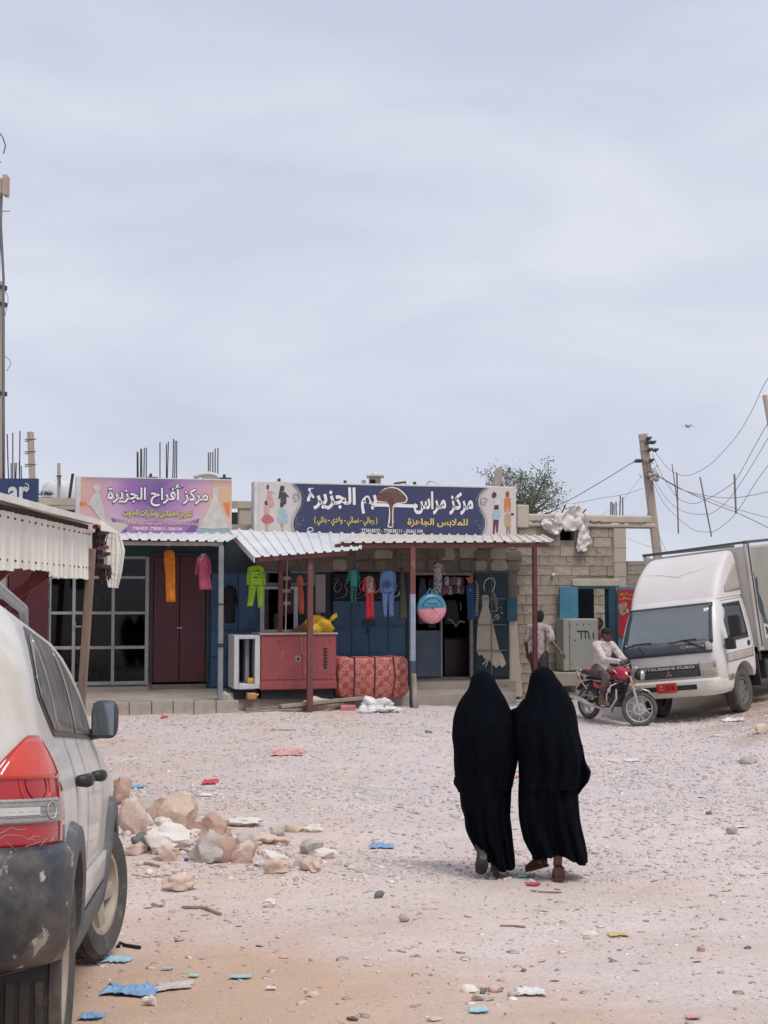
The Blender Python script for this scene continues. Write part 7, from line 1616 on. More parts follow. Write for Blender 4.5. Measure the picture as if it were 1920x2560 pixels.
# side windows, doors, mirrors
for sd in (-1, 1):
 fs_ = lambda off: (lambda y, z: CAB.side(y, z, off, sd))
 w_ = trk.part('side_window_surround', patch(fs_(.004), -.36, .58, 1.29, 1.35, 16, 2), M_TB, smooth=True, fix=False); thick(w_, .008)
 thick(trk.part('window_rubber', patch(fs_(.004), -.36, -.30, 1.35, 1.94, 2, 8), M_TB, smooth=True, fix=False, parent=w_), .008); thick(trk.part('window_rubber', patch(fs_(.0045), -.36, .40, 1.895, 1.95, 10, 2), M_TB, smooth=True, fix=False, parent=w_), .008)
 thick(trk.part('side_window', patch(fs_(.012), -.32, .52, lambda y: 1.34, lambda y: 1.92 - max(0, y - .33) * 1.35, 16, 8), glass('truck_side_glass', (.06, .07, .08), .16, .03), smooth=True, fix=False, parent=w_), .004)
 for y0, y1, z0, z1 in ((.72, .728, .74, 1.28), (-.48, -.472, .92, 2.0), (-.47, .72, 1.085, 1.092), (-.47, .40, 2.0, 2.008)): trk.part('door_gap', patch(fs_(.003), y0, y1, z0, z1, 8, 8), M_SEAM, fix=False)
 mb = MB(); mb.blob(CAB.side(-.33, 1.19, .004, sd), (.012, .07, .055), n=12); trk.part('door_handle', mb, M_TRIM, smooth=True)
 mb = patch(fs_(.006), .45, .70, .62, .74, 4, 4); thick(trk.part('step_panel', mb, M_TD, fix=False), .01)
 for k in range(4): mb = patch(fs_(.018), .50, .66, .635 + .025 * k, .645 + .025 * k, 2, 1); trk.part('step_slot', mb, M_TRIM, fix=False)
 thick(trk.part('door', patch(fs_(.0012), -.468, .715, lambda y: .94, 1.082, 14, 4), M_TD, smooth=True, fix=False), .003)
 if sd > 0: continue
 c0 = CAB.side(.66, 1.32, .02, sd); mb = MB(); cm = c0 + Vector((sd * .24, .10, .26)); mb.box(cm.x - .11, cm.x + .11, cm.y - .04, cm.y + .05, cm.z - .19, cm.z + .17); mo = trk.part('door_mirror', mb, M_TRIM, bevel=.03, seg=3)
 cm2 = c0 + Vector((sd * .12, .12, -.06)); mb = MB(); mb.box(cm2.x - .09, cm2.x + .09, cm2.y - .04, cm2.y + .05, cm2.z - .09, cm2.z + .11); trk.part('lower_mirror', mb, M_TRIM, bevel=.025, seg=3, parent=mo)
 mb = MB(); mb.tube([c0, cm + Vector((0, 0, -.1)), cm + Vector((0, 0, .1))], .018, 6); mb.tube([c0 + Vector((0, 0, -.1)), cm2], .018, 6); trk.part('mirror_arm', mb, M_TRIM, parent=mo)
mb = MB(); mb.blob(CAB.front(-.79, 1.27, .022), (.07, .02, .09), n=8, rough=.5); trk.part('repair_patch', mb, mat('grey_patch', (.5, .47, .44)))
mb = MB(); mb.grid(lambda a, b: CAB.front(-.66 - .07 * a, 1.86 + .055 * b, .0215), 1, 1); trk.part('windscreen_sticker', mb, M_WHITE, fix=False)
# wind deflector
DEF = Shell([(2.05, -.60, .56, .85, .06, .13), (2.20, -.61, .47, .85, .06, .13), (2.38, -.61, .33, .84, .06, .13), (2.55, -.61, .15, .83, .06, .13), (2.70, -.61, -.06, .815, .06, .13), (2.80, -.61, -.25, .795, .06, .12), (2.85, -.605, -.38, .765, .06, .10), (2.865, -.60, -.47, .70, .05, .06)])
dfl = trk.part('wind_deflector', DEF.mesh([2.05, 2.12, 2.2, 2.29, 2.38, 2.46, 2.55, 2.63, 2.7, 2.75, 2.8, 2.83, 2.85, 2.865], (3, 3, 16, 8, 10)), M_TP, smooth=True, auto=45)
for sd in (-1, 1):
 mb = patch(lambda y, z: DEF.side(y, z, .006, sd), -.54, .18, 2.14, lambda y: 2.62 - max(0, y + .45) * .62, 12, 8); thick(trk.part('side_recess', mb, M_TD, smooth=True, fix=False, parent=dfl), .004)
mb = MB(); mb.tube([DEF.front(.74, 2.60, .004), DEF.front(.3, 2.56, .004), DEF.front(.0, 2.50, .006), DEF.front(-.3, 2.56, .004), DEF.front(-.74, 2.64, .004)], .008, 5); trk.part('pressed_line', mb, M_TP, parent=dfl)
# cargo box
BW = 1.02; yb0, yb1 = -.66, -5.0; zb0_, zb1_ = .98, 2.95
M_BOXS = mat('peeling_box_print', (.34, .325, .295), (.28, .265, .235), 1.5, .7, spots=((.03, .045, .06), 1.9, .555, .585), spots2=((.33, .31, .28), 6, .62, .75), stretch=(1, .9, .45))
mb = MB(); mb.box(-BW + .02, BW - .02, yb1, yb0, zb0_ + .1, zb1_ - .05); bx_o = trk.part('cargo_box', mb, mat('box_white', (.52, .49, .45), (.46, .43, .39), 2, .6))
for sd in (-1, 1):
 mb = MB(); mb.box(sd * (BW - .019), sd * (BW - .005), yb1 + .06, yb0 - .20, zb0_ + .17, zb1_ - .09); trk.part('side_panel', mb, M_BOXS, parent=bx_o)
 mb = MB()
 mb.box(sd * (BW - .05), sd * BW, yb0 - .20, yb0 + .01, zb0_ + .02, zb1_); trk.part('corner_post', mb, mat('grey_white_frame', (.44, .42, .39), (.36, .34, .31), 3, .55), bevel=.01, parent=bx_o)
 mb = MB(); mb.box(sd * (BW - .05), sd * (BW + .008), yb1, yb0 - .205, zb0_, zb0_ + .165); trk.part('bottom_rail', mb, mat('grey_rail_alu', (.22, .22, .22), (.17, .17, .17), 4, .5), bevel=.008, parent=bx_o)
 mb = MB(); mb.box(sd * (BW - .04), sd * (BW + .012), yb1, yb0 + .01, zb1_, zb1_ + .05); trk.part('top_rail', mb, mat('dark_rail', (.08, .08, .085), None, 4, .6), bevel=.008, parent=bx_o)
mb = MB(); mb.box(-BW + .05, BW - .05, yb0 - .04, yb0 + .012, zb1_, zb1_ + .045); trk.part('top_rail', mb, mat('dark_rail', (.08, .08, .085)), parent=bx_o)
mb = MB(); mb.tube([(-BW - .002, yb0 - .10, zb0_ + .1), (-BW - .002, yb0 - .10, zb1_ - .02)], .02, 6); trk.part('corner_seam', mb, mat('dark_rail', (.08, .08, .085)), parent=bx_o)
trk.part('lettering', text_mb('Dese', .96, 1.72, 1.20, 1.46, 0, bold=.03, fn=lambda x, y, z: (-BW - .004 + .009 - .008, -x, z)), mat('peeling_white_letter', (.58, .56, .52), (.5, .48, .44), 4, .7, spots=((.24, .22, .19), 13, .55, .62)), fix=False, parent=bx_o)
# chassis, tank, wheels
mb = MB()
for sd in (-1, 1): mb.box(sd * .42 - .05, sd * .42 + .05, yb1 + .1, .9, .58, .80)
for y in (-.9, -2.2, -3.6, -4.8): mb.box(-.9, .9, y - .05, y + .05, .82, .98)
mb.box(-.7, .7, .2, .9, .42, .56); trk.part('chassis', mb, M_TRIM)
mb = MB(); mb.box(-.92, -.5, -2.0, -1.1, .46, .82); trk.part('fuel_tank', mb, M_TB, bevel=.05, seg=3)
mb = MB(); mb.box(-.98, -.60, -.60, -.56, .40, .95); mb.box(.60, .98, -.60, -.56, .40, .95); trk.part('mud_flap', mb, M_TRIM)
M_STEELW = mat('dusty_steel_wheel', (.16, .14, .12), (.11, .10, .09), 5, .7)
for sd in (-1, 1):
 wheel(trk, (sd * .78, 0, .385), .385, .21, sd, .225, spokes=8, rim_mat=M_STEELW)
 for x_ in (.66, .90): wheel(trk, (sd * x_, -3.4, .385), .385, .19, sd, .225, spokes=8, rim_mat=M_STEELW)
mb = MB(); mb.tube([(-.8, 0, .385), (.8, 0, .385)], .05, 8); mb.tube([(-.9, -3.4, .385), (.9, -3.4, .385)], .07, 8); trk.part('axle', mb, M_TRIM, kind='stuff')
# cab interior
for x_ in (-.45, .1, .5):
 mb = MB(); mb.blob((x_, -.34, 1.45), (.22, .09, .30), n=14); mb.blob((x_, -.34, 1.80), (.12, .06, .09), n=10); trk.part('seat', mb, mat('grey_seat', (.22, .21, .20)), smooth=True)
mb = MB(); mb.box(-.75, .75, .42, .80, 1.3455, 1.40); trk.part('dashboard', mb, mat('grey_dashboard', (.10, .10, .10)))
mb = MB(); mb.tube([(-.45 + .2 * math.cos(k * .35), .36 - .1 * math.sin(k * .35), 1.52 + .16 * math.sin(k * .35)) for k in range(19)], .016, 6); trk.part('steering_wheel', mb, M_TRIM)
mb = MB(); mb.box(-.75, .75, -.459, -.45, 1.35, 1.95); trk.part('cab_rear_lining', mb, mat('grey_lining', (.20, .20, .20)))
mb = MB(); mb.box(.45, .75, .40, .44, 1.35, 1.62); trk.part('sun_visor_papers', mb, mat('pale_papers', (.5, .42, .4)))
# ------------------------------------------------------------------ motorcycle and rider
fc = ground_hit(1588, 1818); h2 = Vector((.50, -.866)).normalized(); WB = 1.27
rc_ = Vector((fc.x - h2.x * WB, fc.y - h2.y * WB, 0)); rc_.z = G(rc_.x, rc_.y); fcz = G(fc.x, fc.y)
BIKE = Matrix.Translation(rc_) @ Matrix.Rotation(math.atan2(-h2.x, h2.y), 4, 'Z') @ Matrix.Rotation(math.atan2(fcz - rc_.z, WB), 4, 'X') @ Matrix.Rotation(math.radians(-2), 4, 'Y')
bike = Thing('motorcycle', 'red and black motorcycle with chrome rack ridden past the truck', 'motorcycle', (0, 0, 0), BIKE)
M_RED = mat('red_gloss_paint', (.50, .035, .035), (.42, .02, .03), 3, .25, coat=.4)
M_DRED = mat('crimson_helmet_paint', (.36, .015, .04), (.30, .012, .03), 3, .22, coat=.5)
M_CHR = mat('dull_chrome', (.60, .59, .57), (.45, .43, .40), 8, .28, metal=.8)
M_BLK = mat('black_rubber', (.018, .018, .02), None, 5, .6)
M_ENG = mat('grimy_engine', (.10, .095, .09), (.05, .048, .046), 9, .6, metal=.3)
M_SEAT = mat('black_vinyl', (.03, .034, .045), (.04, .045, .055), 5, .45)
def moto_wheel(cy, M0, Rr=.305, tw=.048, nm='wheel'):
 M = M0 @ Matrix.Translation((0, cy, Rr)) @ Matrix.Rotation(math.pi / 2, 4, 'Y')
 mb = MB(); pr = [(Rr - .045 - .045 * math.cos(2 * math.pi * k / 14) * -1, tw * math.sin(2 * math.pi * k / 14)) for k in range(14)]; mb.lathe(pr, M, 48, closed=True); wo = bike.part(nm, mb, mat('grey_dusty_tyre', (.12, .115, .11), (.07, .067, .064), 12, .95, bump=.4, bscale=60), smooth=True, fix=False)
 mb = MB(); mb.lathe([(Rr - .075, .03), (Rr - .082, .035), (Rr - .10, .02), (Rr - .10, -.02), (Rr - .082, -.035), (Rr - .075, -.03)], M, 40); bike.part('rim', mb, mat('pale_alloy', (.52, .50, .46), (.42, .40, .37), 6, .4, metal=.4), smooth=True, fix=False, parent=wo)
 mb = MB()
 for k in range(5):
  a = 2 * math.pi * k / 5 + .2
  for d in (-.22, .22):
   p0 = M @ Vector((.05 * math.cos(a), .05 * math.sin(a), 0)); p1 = M @ Vector(((Rr - .1) * math.cos(a + d), (Rr - .1) * math.sin(a + d), 0)); pm = M @ Vector((.14 * math.cos(a + d * .5), .14 * math.sin(a + d * .5), .012)); mb.tube([p0, pm, p1], [.014, .010, .011], 6)
 mb.lathe([(.001, .05), (.05, .05), (.055, .02), (.055, -.02), (.05, -.05), (.001, -.05)], M, 14); bike.part('spokes', mb, mat('pale_alloy', (.52, .50, .46)), parent=wo)
 mb = MB(); mb.lathe([(.06, .052), (.11, .052), (.11, .058), (.06, .058)], M, 24, closed=True); bike.part('brake_disc', mb, M_CHR, fix=False, parent=wo)
ST = Matrix.Translation((0, 1.10, .9)) @ Matrix.Rotation(math.radians(46), 4, 'Z') @ Matrix.Translation((0, -1.10, -.9))
moto_wheel(0, Matrix.Identity(4), .295, .055); moto_wheel(WB, ST)
def B(name, pts, r, m, n=8, flat=1.0, M=None, parent=None, smooth=True):
 mb = MB(); mb.tube([(M @ Vector(p) if M is not None else Vector(p)) for p in pts], r, n, flat=flat); return bike.part(name, mb, m, smooth=smooth, auto=50, parent=parent)
for sd in (-1, 1):
 B('fork', [(sd * .085, WB, .305), (sd * .085, WB - .17, .86)], [.026, .02], M_CHR, M=ST); B('frame_tube', [(sd * .10, 0.0, .30), (sd * .10, .38, .36), (sd * .10, .55, .40)], .022, M_BLK); B('shock_absorber', [(sd * .12, .02, .34), (sd * .11, .16, .66)], [.03, .026], mat('dark_spring', (.06, .06, .06)))
 B('grab_rail', [(sd * .11, .12, .50), (sd * .12, -.10, .66), (sd * .12, -.22, .80), (sd * .10, -.26, .86), (sd * .06, -.10, .87)], .014, M_CHR)
 B('crash_bar', [(sd * .06, .86, .72), (sd * .22, .84, .66), (sd * .25, .78, .50), (sd * .20, .74, .36), (sd * .05, .72, .30)], .016, M_CHR)
 B('turn_signal', [(sd * .10, WB - .12, .74), (sd * .19, WB - .12, .74)], [.02, .034], mat('amber_plastic', (.56, .22, .06)), M=ST)
 B('side_panel', [(sd * .10, .28, .66), (sd * .115, .36, .62), (sd * .11, .50, .60)], [.06, .085, .05], M_RED, 10, .6)
 B('foot_peg', [(sd * .1, .55, .33), (sd * .24, .55, .33)], .016, M_BLK)
B('handlebar', [(-.34, .98, 1.06), (-.22, 1.06, 1.09), (-.08, 1.10, .99), (.08, 1.10, .99), (.22, 1.06, 1.09), (.34, .98, 1.06)], .014, M_BLK, M=ST)
for sd in (-1, 1): B('grip', [(sd * .24, 1.045, 1.088), (sd * .36, .965, 1.055)], .02, M_BLK, M=ST); B('lever', [(sd * .2, 1.10, 1.08), (sd * .34, 1.05, 1.05)], .008, M_CHR, M=ST); B('mirror_stem', [(sd * .24, 1.06, 1.09), (sd * .26, 1.05, 1.2)], .007, M_BLK, M=ST)
mb = MB(); mb.blob(ST @ Vector((0, 1.24, .88)), (.09, .085, .09), n=14); hl = bike.part('headlamp', mb, M_BLK, smooth=True)
mb = MB(); mb.lathe([(.001, .055), (.06, .05), (.088, .02), (.095, 0), (.09, -.02)], ST @ Matrix.Translation((0, 1.29, .88)) @ Matrix.Rotation(-math.pi / 2, 4, 'X'), 20); bike.part('headlamp_lens', mb, M_CHR, smooth=True, fix=False, parent=hl)
mb = MB(); mb.box(-.11, .11, 1.30, 1.306, .615, .70, M=ST @ Matrix.Translation((0, .0, 0)) @ Matrix.Rotation(.0, 4, 'X')); npl = bike.part('front_plate', mb, mat('white_plate', (.66, .62, .64)))
mb = MB()
for k in range(3): mb.box(-.09, .09, 1.306, 1.3085, .63 + .022 * k, .64 + .022 * k, M=ST)
bike.part('plate_print', mb, mat('red_plate_print', (.45, .10, .13)), parent=npl, kind='stuff')
B('front_fender', [(0, WB - .24, .50), (0, WB - .14, .62), (0, WB, .655), (0, WB + .14, .62), (0, WB + .26, .50)], [.05, .06, .062, .06, .04], M_CHR, 10, .35, M=ST); B('rear_fender', [(0, .18, .60), (0, .02, .66), (0, -.16, .62), (0, -.30, .50)], [.07, .08, .08, .06], M_BLK, 10, .4)
B('fuel_tank', [(0, .56, .80), (0, .66, .85), (0, .82, .88), (0, .98, .86), (0, 1.06, .80)], [.08, .125, .15, .14, .06], M_DRED, 16, .85)
B('seat', [(0, -.20, .80), (0, -.12, .835), (0, .10, .80), (0, .35, .775), (0, .58, .80)], [.06, .115, .125, .125, .09], M_SEAT, 14, .45)
mb = MB(); mb.tube([(0, -.2, .875), (0, .06, .865)], [.07, .06], 10, flat=.4); bike.part('seat_cloth', mb, mat('faded_red_cloth', (.5, .12, .11)), smooth=True)
mb = MB(); mb.box(-.12, .12, .55, .86, .30, .52); mb.tube([(0, .72, .5), (0, .80, .70)], [.085, .08], 12); mb.tube([(-.17, .68, .38), (.17, .68, .38)], .10, 14); bike.part('engine', mb, M_ENG, bevel=.01)
for k in range(5): mb = MB(); mb.tube([(0, .735 + .018 * k, .54 + .032 * k), (0, .738 + .018 * k, .548 + .032 * k)], .105, 14); bike.part('cooling_fin', mb, M_ENG)
ex = B('exhaust', [(.09, .84, .60), (.13, .90, .44), (.15, .78, .27), (.16, .50, .25), (.17, .22, .29), (.18, .10, .32), (.19, -.30, .40), (.19, -.36, .41)], [.022, .022, .024, .026, .03, .045, .045, .02], M_CHR, 12)
B('heat_shield', [(.215, .08, .335), (.225, -.22, .395)], .03, M_CHR, 8, .6, parent=ex)
B('frame_tube', [(0, 1.10, .86), (0, .88, .40), (0, .60, .28), (0, .42, .34)], .024, M_BLK); B('frame_tube', [(0, 1.08, .90), (0, .6, .74), (0, -.1, .72)], .026, M_BLK)
B('side_stand', [(-.12, .52, .28), (-.2, .40, .16)], .012, M_BLK); B('tail_rack', [(-.12, -.24, .82), (0, -.33, .84), (.12, -.24, .82)], .013, M_CHR); B('tail_lamp', [(0, -.25, .70), (0, -.30, .70)], .05, M_RED); B('swing_guard', [(.14, .42, .42), (.15, .16, .44), (.15, -.02, .40)], [.03, .05, .04], mat('grey_alloy_guard', (.36, .34, .31), (.3, .28, .26), 7, .5, metal=.3), 8, .4)
mb = MB(); mb.tube([(.128, .74, .90), (.150, .82, .93), (.135, .90, .88), (.142, .86, .84)], [.010, .018, .012, .006], 8, flat=.4); bike.part('tank_stripe', mb, mat('pale_stripe', (.6, .5, .48)))
# ------------------------------------------------------------------ people
M_SKIN = mat('dark_brown_skin', (.115, .062, .042), (.095, .05, .034), 6, .5)
def limb(mb, pts, rs, n=12): mb.tube(pts, rs, n); [mb.blob(p, r * .99, n=10) for p, r in zip(pts, rs)]
def hand(mb, wrist, d, palm_n, L=.175, curl=.5, thumb=1):
 """palm and five fingers: d direction, palm_n palm normal"""
 d = Vector(d).normalized(); pn = Vector(palm_n); pn = (pn - d * pn.dot(d)).normalized(); s = d.cross(pn) * thumb; w = Vector(wrist)
 mb.blob(w + d * .05, (.03, .03, .03), n=10); mb.tube([w, w + d * .04, w + d * .085], [.024, .036, .038], 10, flat=.6)
 for k, (o, l) in enumerate(((-.030, .062), (-.010, .078), (.010, .072), (.029, .058))):
  b = w + d * .085 + s * -o * -1; p = [b]; dd = d.copy()
  for j in range(3):
   dd = (dd + pn * curl * (.55 + .25 * j)).normalized(); p.append(p[-1] + dd * l * (.42 - .06 * j))
  mb.tube(p, [.0105, .010, .009, .0075], 7)
 b = w + d * .03 + s * -.030; t = (d * .6 - s * .75 + pn * .35).normalized(); mb.tube([b, b + t * .035, b + t * .05 + d * .022 + pn * .012], [.013, .0115, .009], 7)
def head(mb, c, f, up=(0, 0, 1), k=1.0):
 """c centre of skull, f facing direction"""
 f = Vector(f).normalized(); u = Vector(up).normalized(); f = (f - u * f.dot(u)).normalized(); s = f.cross(u); c = Vector(c)
 M = Matrix((s, f, u)).transposed()
 mb.blob(c, (.076 * k, .096 * k, .108 * k), n=18, M=M); mb.blob(c + f * .022 * k - u * .055 * k, (.058 * k, .070 * k, .066 * k), n=14, M=M)
 mb.blob(c + f * .055 * k - u * .098 * k, (.032 * k, .03 * k, .026 * k), n=10, M=M)            # chin
 mb.tube([c + f * .088 * k + u * .012 * k, c + f * .108 * k - u * .03 * k, c + f * .090 * k - u * .042 * k], [.011 * k, .017 * k, .012 * k], 8)   # nose
 mb.tube([c + f * .086 * k + u * .026 * k - s * .05 * k, c + f * .097 * k + u * .028 * k, c + f * .086 * k + u * .026 * k + s * .05 * k], .011 * k, 7)  # brow
 for q in (-1, 1): mb.blob(c + s * q * .077 * k - u * .008 * k - f * .008 * k, (.010 * k, .020 * k, .032 * k), n=8, M=M)
 mb.tube([c + f * .082 * k - u * .066 * k - s * .025 * k, c + f * .092 * k - u * .064 * k, c + f * .082 * k - u * .066 * k + s * .025 * k], .009 * k, 6)
 return s, f, u
def face_parts(T, c, f, k=1.0):
 f = Vector(f).normalized(); u = Vector((0, 0, 1)); f = (f - u * f.dot(u)).normalized(); s = f.cross(u); c = Vector(c)
 for q in (-1, 1):
  mb = MB(); mb.blob(c + f * .083 * k + s * q * .032 * k + u * .006 * k, (.013 * k, .010 * k, .008 * k), n=8); e = T.part('eye', mb, mat('eye_white', (.55, .52, .48)), smooth=True)
  mb = MB(); mb.blob(c + f * .092 * k + s * q * .032 * k + u * .006 * k, (.005 * k, .004 * k, .006 * k), n=6); T.part('pupil', mb, mat('eye_dark', (.01, .008, .008)), parent=e)
 mb = MB(); mb.tube([c + f * .088 * k - u * .066 * k - s * .022 * k, c + f * .099 * k - u * .065 * k, c + f * .088 * k - u * .066 * k + s * .022 * k], .005 * k, 6); T.part('mouth', mb, mat('lip', (.13, .05, .045)))
def hair_cap(T, c, f, k=1.0, m=None):
 f = Vector(f).normalized(); u = Vector((0, 0, 1)); s = f.cross(u); M = Matrix((s, f, u)).transposed(); mb = MB()
 mb.blob(Vector(c) - f * .012 * k + u * .026 * k, (.083 * k, .098 * k, .094 * k), n=20, M=M, rough=.12, seed=4); mb.blob(Vector(c) - f * .045 * k - u * .02 * k, (.072 * k, .062 * k, .075 * k), n=14, M=M); T.part('hair', mb, m or mat('black_hair', (.012, .010, .010), (.02, .017, .016), 60, .8, bump=.8, bscale=200), smooth=True)
def wrinkle(seed, amp=.008, sc=9):
 def f(co):
  out = co.copy()
  for i in range(len(co)):
   v = Vector(co[i]) * sc + Vector((seed, seed * 2, 0)); n = noise.noise(Vector((v.x, v.y, v.z * 1.6))); n2 = noise.noise(v * 2.3)
   out[i] = co[i] + np.array((amp * (n + .5 * n2), amp * (n2 + .4 * n), amp * .5 * n))
  return out
 return f
def shoe(T, heel, toe, w=.046, hgt=.075, m=None, sole=None, heel_h=0.0, name='shoe', roll=None):
 heel, toe = Vector(heel), Vector(toe); d = (toe - heel); L = d.length; d.normalize(); up = Vector(roll) if roll else Vector((0, 0, 1)); up = (up - d * up.dot(d)).normalized(); s = d.cross(up); mb = MB(); rings = []
 for t, ww, hh in ((-.03, .45, .55), (.0, .82, 1.1), (.12, .9, 1.12), (.32, .82, .92), (.5, .88, .72), (.68, 1.0, .55), (.85, .92, .42), (.96, .6, .3), (1.0, .25, .2)):
  c = heel + d * L * t; rings.append([c + s * math.copysign(abs(math.cos(a)) ** .6, math.cos(a)) * w * ww + up * ((.5 + .5 * math.copysign(abs(math.sin(a)) ** .6, math.sin(a))) * hgt * hh + .012) for a in [2 * math.pi * j / 16 for j in range(16)]])
 mb.rings(rings); so = T.part(name, mb, m, smooth=True)
 mb = MB(); rings = []
 for t, ww in ((-.035, .5), (.0, .85), (.3, .86), (.65, 1.06), (.9, .85), (1.01, .35)):
  c = heel + d * L * t; rings.append([c + s * ww * w - up * .004, c - s * ww * w - up * .004, c - s * ww * w + up * .018, c + s * ww * w + up * .018])
 mb.rings(rings); T.part('sole', mb, sole or m, parent=so)
 if heel_h:
  mb = MB(); c = heel + d * L * .06; mb.rings([[c + s * a * w * .62 + d * b * .028 - up * 0.0 for a, b in ((-1, -1), (1, -1), (1, 1), (-1, 1))], [c + s * a * w * .5 + d * b * .02 - up * heel_h for a, b in ((-1, -1), (1, -1), (1, 1), (-1, 1))]]); T.part('heel', mb, sole or m, parent=so)
 return so
# --- rider (coordinates of the motorcycle)
rd = Thing('person', 'motorcycle rider in a white shirt, dark trousers and black cap gripping the handlebar', 'person', (0, .28, .85), BIKE)
hipL, hipR = Vector((-.085, .30, .90)), Vector((.085, .30, .90)); chest = Vector((0, .33, 1.22)); neck = Vector((0, .38, 1.395)); hc = Vector((.01, .425, 1.525))
fdir = Vector((-.35, .94, -.12))
sh = [Vector((sd * .175, .35, 1.335)) for sd in (-1, 1)]
gp_ = [ST @ Vector((sd * .30, 1.005, 1.072)) for sd in (-1, 1)]
el = [(sh[0] + gp_[0]) / 2 + Vector((-.10, -.02, -.09)), (sh[1] + gp_[1]) / 2 + Vector((.10, -.03, -.10))]
kn = [Vector((sd * .235, .74, .80)) for sd in (-1, 1)]; an = [Vector((sd * .20, .60, .42)) for sd in (-1, 1)]
bm_ = MB(); limb(bm_, [hipL, hipR], [.10, .10]); limb(bm_, [Vector((0, .29, .92)), Vector((0, .30, 1.05)), chest, Vector((0, .36, 1.33))], [.12, .115, .13, .10]); limb(bm_, [sh[0], sh[1]], [.06, .06]); limb(bm_, [chest + Vector((0, .03, .1)), neck, hc], [.065, .05, .055])
head(bm_, hc, fdir)
for i, sd in enumerate((-1, 1)):
 wr = gp_[i] + (el[i] - gp_[i]).normalized() * .085 + Vector((0, 0, .02)); limb(bm_, [sh[i], el[i], wr], [.05, .038, .026]); hand(bm_, wr, gp_[i] - wr, (0, .1, -1), curl=1.1, thumb=-sd)
 limb(bm_, [(hipL, hipR)[i], kn[i], an[i]], [.085, .06, .04]); limb(bm_, [an[i], an[i] + Vector((0, .12, -.05))], [.035, .03])
body_ = remesh(bm_, .009, 2); rd.part('body', body_, M_SKIN, smooth=True); face_parts(rd, hc, fdir)
mb = MB(); M = Matrix((fdir.cross(Vector((0, 0, 1))).normalized(), fdir.normalized(), Vector((0, 0, 1)))).transposed(); mb.blob(hc + Vector((0, 0, .045)), (.088, .105, .075), n=18, M=M); mb.blob(hc + Vector((0, 0, .035)) + fdir * .08, (.07, .06, .018), n=12, M=M); mb.blob(hc - fdir * .05 + Vector((0, 0, -.01)), (.075, .055, .06), n=12, M=M); rd.part('cap', mb, mat('black_cap', (.012, .011, .012), None, 5, .9), smooth=True)
bm_ = MB(); limb(bm_, [Vector((0, .27, .90)), Vector((0, .29, 1.02)), chest, Vector((0, .355, 1.34))], [.155, .145, .155, .115]); limb(bm_, [sh[0], sh[1]], [.078, .078]); limb(bm_, [Vector((0, .37, 1.36)), Vector((0, .38, 1.40))], [.07, .062])
for i in (0, 1):
 wr = gp_[i] + (el[i] - gp_[i]).normalized() * .12 + Vector((0, 0, .02)); limb(bm_, [sh[i], el[i], wr], [.074, .060, .044])
rd.part('shirt', remesh(bm_, .012, 2, wrinkle(3, .016, 8)), mat('white_checked_shirt', (.58, .52, .49), (.46, .38, .36), 14, .85), smooth=True)
bm_ = MB(); limb(bm_, [hipL, hipR], [.122, .122])
for i in (0, 1): limb(bm_, [(hipL, hipR)[i], kn[i], an[i] + Vector((0, 0, .02))], [.105, .080, .055])
rd.part('trousers', remesh(bm_, .012, 2, wrinkle(6, .013, 9)), mat('dark_plum_trousers', (.045, .024, .030), (.17, .145, .125), 5, .9), smooth=True)
for i in (0, 1): shoe(rd, an[i] + Vector((0, -.05, -.095)), an[i] + Vector((0, .20, -.105)), .046, .09, mat('tan_brown_shoe', (.23, .12, .07), (.17, .085, .05), 7, .7))
# --- man walking along the block wall, seen from behind
Yw = 27.3; wf = P(1348, 1716, Yw); wf.z = G(wf.x, wf.y) + .02; MAN = frame(wf, math.radians(-28)) @ Matrix.Scale(1.05, 4)
wk_ = Thing('person', 'man in a pale printed T-shirt and dark shorts walking away by the block wall', 'person', (0, 0, 0), MAN)
hp = [Vector((sd * .085, 0, .88)) for sd in (-1, 1)]; ch = Vector((0, .02, 1.24)); nk = Vector((0, .03, 1.46)); hc = Vector((0, .05, 1.60)); sh = [Vector((sd * .185, .01, 1.39)) for sd in (-1, 1)]
el = [Vector((-.27, .02, 1.12)), Vector((.30, -.08, 1.13))]; wr = [Vector((-.27, .10, .90)), Vector((.46, -.10, .97))]; kn = [Vector((-.10, .12, .48)), Vector((.10, -.05, .47))]; an = [Vector((-.10, .20, .08)), Vector((.10, -.26, .14))]
bm_ = MB(); limb(bm_, hp, [.10, .10]); limb(bm_, [Vector((0, 0, .92)), Vector((0, .0, 1.08)), ch, Vector((0, .01, 1.38))], [.115, .105, .125, .10]); limb(bm_, sh, [.06, .06]); limb(bm_, [Vector((0, .01, 1.38)), nk, hc], [.07, .05, .055]); head(bm_, hc, (-.15, 1, 0))
for i, sd in enumerate((-1, 1)):
 limb(bm_, [sh[i], el[i], wr[i]], [.05, .038, .027]); hand(bm_, wr[i], (wr[i] - el[i]), (-sd, .2, 0), curl=.35, thumb=sd); limb(bm_, [hp[i], kn[i], an[i]], [.085, .058, .038]); limb(bm_, [an[i], an[i] + Vector((0, .13, -.03))], [.036, .03])
wk_.part('body', remesh(bm_, .009, 2), M_SKIN, smooth=True); face_parts(wk_, hc, (-.15, 1, 0)); hair_cap(wk_, hc, (-.15, 1, 0))
bm_ = MB(); limb(bm_, [Vector((0, 0, .90)), Vector((0, 0, 1.06)), ch, Vector((0, .01, 1.39))], [.15, .14, .15, .11]); limb(bm_, sh, [.075, .075])
for i in (0, 1): limb(bm_, [sh[i], sh[i].lerp(el[i], .75)], [.075, .075])
wk_.part('t_shirt', remesh(bm_, .012, 2, wrinkle(9, .014, 8)), spotted('pale_printed_cotton', (.40, .34, .32), (.26, .15, .16), 16, .54, .62), smooth=True)
bm_ = MB(); limb(bm_, hp, [.115, .115])
